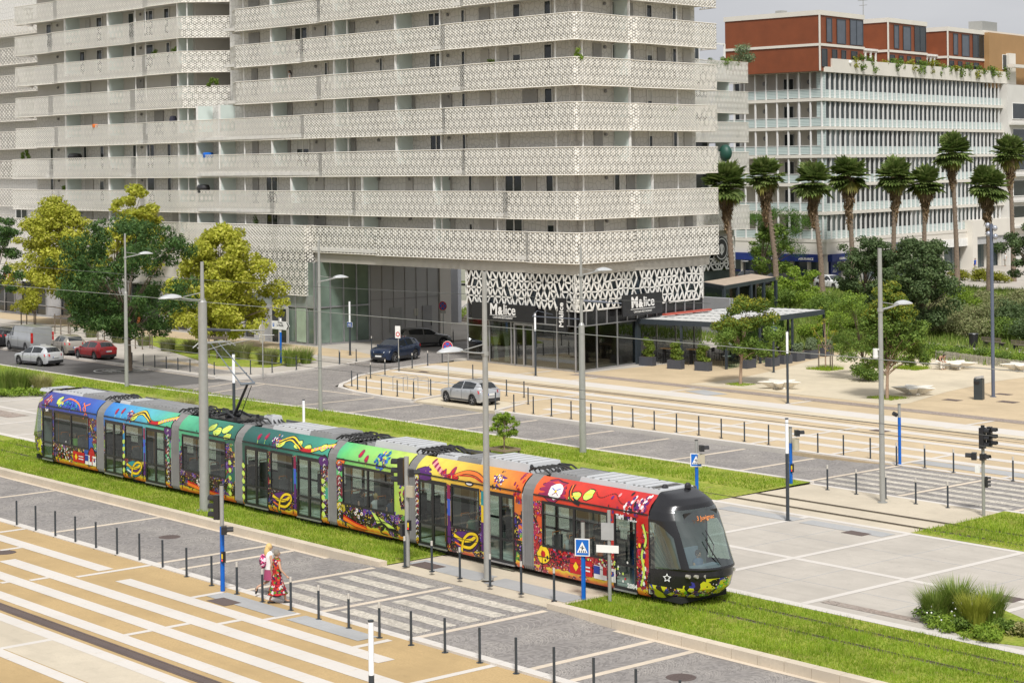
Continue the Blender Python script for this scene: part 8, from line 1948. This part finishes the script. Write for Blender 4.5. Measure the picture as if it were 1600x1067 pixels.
for i in range(60):
    px,py=rr.uniform(1445,1560),rr.uniform(945,985); g=G(px,py); z=rr.uniform(.25,.6); fl.ball((g[0],g[1],z),.028,5,4)
tag(fl.build('daisies',WHITE),'x',None,None,'stuff')
slab('flower_bed',[G(1440,966),G(1470,945),G(1560,950),G(1640,985),G(1640,1015),G(1520,1000)],.03,LAWN,-.1)
# left edge bushes
for i,(px,py,w_,h,mt,l) in enumerate(((8,612,2.0,1.7,L_GRS,'tall grassy bush at the left edge beyond the track'),(33,613,1.8,1.6,L_GRS,'second grassy bush beyond the track at the left'),(66,614,1.4,1.3,L_DRY,'pale dry grass bush at the end of the left bed'))): tuft(px,py,w_,h,mt,l,70+i,700)
for i,(px,py) in enumerate(((6,619),(30,619),(52,618))): shrub(px,py,1.3,.6,L_BRT,['bright low plant at the left edge below the grassy bush','bright low plant in the middle of the left bed','bright low plant at the right of the left bed'][i],75+i,.12,900)
tuft(238,640,1.2,.9,L_DRY,'dry yellow grass tuft behind the first bellows',78,320); tuft(290,648,1.5,1.1,L_DRY,'larger dry yellow grass tuft behind the second section',79,500); tuft(318,652,1.2,.9,L_DRY,'dry yellow grass tuft just left of the thick mast',80,320)
# pavement planting strip
slab('planting_strip',[(-146,82),(-129.5,77.2),(-120.6,74.7),(-116.8,76.6),(-118.6,82),(-124.5,84.8),(-146,84.5)],.05,LAWN,-.1)
tuft(455,572,1.2,1.5,L_GRS,'grass clump at the corner right of the direction sign',81,500); tuft(478,568,1.0,1.3,L_GRS,'grass clump at the tip of the planting strip',82,400)
tuft(418,570,1.8,1.35,L_REED,'grey green grass mound left of the direction sign',83,900); tuft(352,560,1.6,1.5,L_REED,'dark grass mound behind the thick mast',84,700); tuft(300,552,1.5,1.2,L_REED,'brownish grass mound left of the thick mast',85,600); tuft(262,548,1.5,1.1,L_REED,'brownish grass mound in the middle of the planting strip',86,600); tuft(225,540,1.3,1.,L_REED,'low grass mound near the stakes',87,400); tuft(185,536,1.4,1.1,L_REED,'low grass mound behind the red car',88,400); tuft(143,527,1.3,1.,L_REED,'low grass mound above the red car',89,400); tuft(380,562,1.3,1.4,L_REED,'dark grass mound under the yellow green plane tree',90,500)
# grass rings round the square trees
for px,py,r,h,l in ((1157,601,.75,.12,'thin ring of grass at the foot of the terrace tree'),(1387,622,.95,.15,'ring of grass at the foot of the yellowing tree'),(1290,577,1.0,.3,'tuft of grass at the foot of the staked sapling'),(1425,576,1.0,.3,'tuft of tall stems left of the sitting person')):
    u,v=G(px,py); blades('grass',[((u-r,u+r,v-r*.9,v+r*.9),380,h,.03,lambda a,c:0)],BLADE,int(px))
tuft(1425,575,.8,1.6,L_GRS,'tall thin green stems left of the sitting person',91,60,lean=.1)
shrub(1357,594,1.55,1.15,L_MID,'round shrub ring at the foot of the feathery tree',92,.15,2600); 
# park: ground, path, shrubs
sheet('park_lawn',[[G(1180,562),G(1300,552),G(1480,553),G(1700,572),(40,160),(-60,190),(-100,215),(-170,190),(-190,150),(-150,150),(-105,112)]],-.002,MEAD)
sheet('park_path',[[G(1440,534),G(1520,540),G(1700,553),G(1700,562),G(1520,549),G(1440,541)]],.006,CONC)
sheet('street_pavement',[[G(1120,470),G(1280,470),G(1310,448),G(1480,450),G(1700,455),G(1700,400),G(1120,415)]],.004,CONC); 
PARK=[(1105,478,2.2,1.6,'BRT'),(1125,480,2.,1.3,'MID'),(1150,478,2.2,1.5,'MID'),(1178,478,2.4,2.0,'REED'),(1205,480,2.6,2.0,'BRT'),(1235,482,2.5,2.2,'MID'),(1262,484,2.4,1.9,'BRT'),(1288,490,2.6,2.4,'MID'),(1312,492,2.4,2.0,'MID'),(1300,515,2.2,1.9,'BRT'),(1322,520,2.,1.6,'BRT'),(1345,520,2.2,1.8,'BRT'),(1280,530,1.8,1.5,'BRT'),(1310,540,1.8,1.2,'MID'),(1375,520,2.,1.6,'MID'),
 (1400,450,2.5,2.,'MID'),(1480,470,2.4,2.2,'BRT'),(1505,480,2.6,2.4,'BRT'),(1460,490,2.4,2.2,'REED'),(1535,478,2.4,1.6,'REED'),(1565,482,2.6,1.8,'REED'),(1595,480,2.6,1.9,'REED'),(1490,505,2.4,2.2,'REED'),(1520,510,2.5,2.3,'REED'),(1550,505,2.5,2.2,'REED'),(1580,512,2.6,2.6,'OAK'),(1605,508,2.4,2.4,'OAK'),(1475,522,2.,1.7,'REED'),(1505,527,2.1,1.8,'REED'),(1540,530,2.1,1.8,'REED'),(1572,532,2.2,2.,'MID'),(1600,535,2.2,2.2,'OAK'),(1530,440,2.,1.7,'AUT'),(1560,442,2.2,1.6,'AUT'),(1500,438,1.8,1.4,'AUT'),
 (1455,556,1.5,1.0,'MID'),(1475,558,1.5,1.0,'BRT'),(1495,560,1.5,.95,'MID'),(1515,562,1.5,.95,'BRT'),(1535,564,1.5,1.,'MID'),(1555,566,1.5,.95,'BRT'),(1575,568,1.5,.95,'MID'),(1597,571,1.5,1.,'BRT'),(1435,553,1.5,1.1,'BRT'),(1330,548,1.4,1.,'MID'),(1410,548,1.5,1.2,'MID'),(1615,573,1.5,1.,'MID')]
mats=dict(BRT=L_BRT,MID=L_MID,REED=L_REED,OAK=L_OAK,AUT=L_AUT)
near=['below the palms','behind the terrace roof','on the park meadow','behind the path','along the hedge by the square']
for i,(px,py,w_,h,k) in enumerate(PARK):
    col={'BRT':'bright green','MID':'mid green','REED':'grey green reedy','OAK':'dark green','AUT':'yellow green'}[k]
    row='behind the terrace roof' if px<1300 else ('in the low hedge along the pale square' if py>=546 else ('on the park slope' if py>460 else 'below the slim palms'))
    shrub(px,py,w_,h,mats[k],'%s shrub %s, %s'%(col,row,['near the left','in the middle','near the right'][0 if px<1250 else (1 if px<1480 else 2)]),200+i,.18 if py<540 else .12,2400,grp='shrubs of the park')
blades('grass',[((-150,-60,112,180),14,.55,.10,lambda a,c:0)],L_GRS,9)
# low paling fence before the hedge, park bench and bin
def along(p,q,n): return [((p[0]+(q[0]-p[0])*i/n),(p[1]+(q[1]-p[1])*i/n)) for i in range(n+1)]
u0=G(1462,560); fe=thing('paling_fence',(u0[0],u0[1],0),'low chestnut paling fence in front of the hedge at the right','fence')
b=MB()
for (u,v) in along(u0,G(1640,583),90): b.obox((u,v,.3),(.05,.03,.6+random.uniform(-.05,.05)),random.random())
b.build('pales',M_('weathered_wood',(.38,.34,.28),.9),fe,world=True)
b=MB(); b.tube([(*p,.45) for p in along(u0,G(1640,583),8)],.012,4); b.tube([(*p,.2) for p in along(u0,G(1640,583),8)],.012,4); b.build('wires',STEEL,fe,world=True)
u,v=G(1521,543); t=thing('litter_bin',(u,v,0),'black park bin beside the bench on the path','litter bin'); b=MB(); b.lathe([(.001,0),(.3,0),(.36,1.0),(.40,1.02),(.36,1.08),(.001,1.1)],(0,0,0),12); b.build('bin_body',BLACK,t)
for px,l in ((1553,'wooden park bench right of the black bin'),(1600,'wooden park bench cut by the right edge')):
    u,v=G(px,544+(px-1553)*.12); t=thing('park_bench',(u,v,0),l,'bench','benches on the park path',R(-8)); b=MB()
    for k in range(3): b.box(-1,1,-.2+.15*k,-.08+.15*k,.43,.47)
    b.build('seat',STK,t); b=MB()
    for k in range(2): b.box(-1,1,-.30,-.27,.55+.16*k,.67+.16*k)
    b.build('backrest',STK,t)
    for x in (-.8,.8): b=MB(); b.box(x-.04,x+.04,-.28,.2,0,.43); b.build('leg',BLACK,t)
# plants of roofs and balconies
def fac(F_,px,o,z): s=s_at(F_,px,o); return F_(s,o,z)
rr=random.Random(6)
for i,px in enumerate((1335,1345,1362,1385,1398,1412,1425,1436,1442,1455,1470,1483,1492,1500,1512,1525,1536,1548,1560,1572)):
    p=fac(FWr,px,-.1,26.1); w_=rr.uniform(.8,1.4)
    t=thing('roof_plant',p,'trailing green plant on the roof parapet of the white building','plant','roof garden plants of the white building')
    leaves([(rr.uniform(-.6,.6),rr.uniform(-.3,.3),rr.uniform(-.9,.6),w_*.6,.45,.45) for _ in range(6)],420,.22,L_MID if i%3 else L_AUT,300+i,parent=t)
p=fac(FG,1163,-1.6,24.6); t=thing('olive_tree',(p[0],p[1],22.6),'small olive tree on the planted roof terrace of the wing','tree'); leaves([(rr.uniform(-1,1),rr.uniform(-.8,.8),2.2+rr.uniform(0,1.4),.7,.7,.5) for _ in range(12)],1600,.18,LEAFS,320,parent=t,name='crown'); b=MB(); b.tube([(0,0,0),(.1,0,1.2),(0,0,2.4)],[.12,.09,.05],7); b.build('trunk',BARK,t)
for i,px in enumerate((1118,1128,1138,1148)): p=fac(FG,px,-.6,23.9); t=thing('terrace_plant',p,'leafy plant on the roof terrace of the wing','plant','roof terrace plants'); leaves([(rr.uniform(-.5,.5),rr.uniform(-.3,.3),rr.uniform(0,.7),.4,.35,.35) for _ in range(4)],350,.16,L_MID,330+i,parent=t)
def bplant(px,k,lab,mt,F_=FL,w_=.5,h=.5,dz=.0,n=260):
    p=fac(F_,px,-.35,T[k]+dz); t=thing('balcony_plant',p,lab,'plant','plants on the balconies'); leaves([(rr.uniform(-w_,w_),rr.uniform(-.1,.1),rr.uniform(-.1,h),.25,.2,.22) for _ in range(5)],n,.13,mt,400+px,parent=t)
bplant(332,4,'green bush on the balcony between the two towers',L_MID,w_=1.1,h=.5,n=700); bplant(770,4,'small green plant in the upper middle of the facade',L_MID,w_=.2,h=.4); bplant(908,4,'thin plant above the building corner',L_BRT,w_=.4,h=.5); bplant(244,5,'plant beside a window, upper left tower',L_MID,w_=.3); bplant(277,5,'plant near the right end of the upper left tower',L_MID,w_=.3); bplant(1057,3,'green plant hanging over the right facade balcony',L_BRT,FR,w_=.3,dz=-.3,h=.4); bplant(42,2,'large bush at the left end of the left tower',L_MID,w_=1.0,h=.9,n=800); bplant(100,1,'green plant in the lower left tower balcony',L_MID,w_=.3); bplant(400,0,'potted plant above the tall screen',L_OAK,w_=.3,h=.6); bplant(1253,0,'x',L_MID) if False else None
# odd balcony things
def bitem(px,k,lab,name,cat,mat,dims,F_=FL,o=-.5):
    p=fac(F_,px,o,T[k]); b=MB(); b.lathe([(.001,-.2),(dims[0]*.9,-.2),(dims[0],dims[2]*.5),(dims[0]*.8,dims[2]),(.001,dims[2]*1.1)],(0,0,0),9); q=b.build(name,mat,None,smooth=30); q.location=p; tag(q,lab,cat,'things on the balconies')
bitem(118,2,'dark grey storage box on the left tower','storage_box','box',TRIM,(.7,.5,.45)); bitem(272,3,'dark bundle on a cardboard box, left tower','covered_bundle','bundle',M_('bundle_dark',(.08,.08,.12),.8),(.35,.3,.5)); bitem(318,1,'blue covered object on the joined balcony','covered_chair','chair',BLACK,(.6,.5,.5)); bitem(326,2,'blue beach toy between the towers','blue_float','toy',BLUEP,(.5,.3,.25)); bitem(150,3,'orange cloth over the left tower band','orange_cloth','towel',OR,(.3,.1,.12),o=.1)
bitem(983,3,'red folding frame on the right facade','folding_frame','frame',M_('dull_red',(.3,.05,.04),.6),(.15,.15,.5),FR)
# green balloon like bag on the wing
p=fac(FG,1134,.5,15.2); b=MB(); b.ball((0,0,0),(.75,.6,.85),12,9); q=b.build('hanging_bag',M_('dark_green_bag',(.015,.07,.05),.5),None,smooth=True); q.location=p; tag(q,'dark green round bag hanging on the wing balcony','bag')
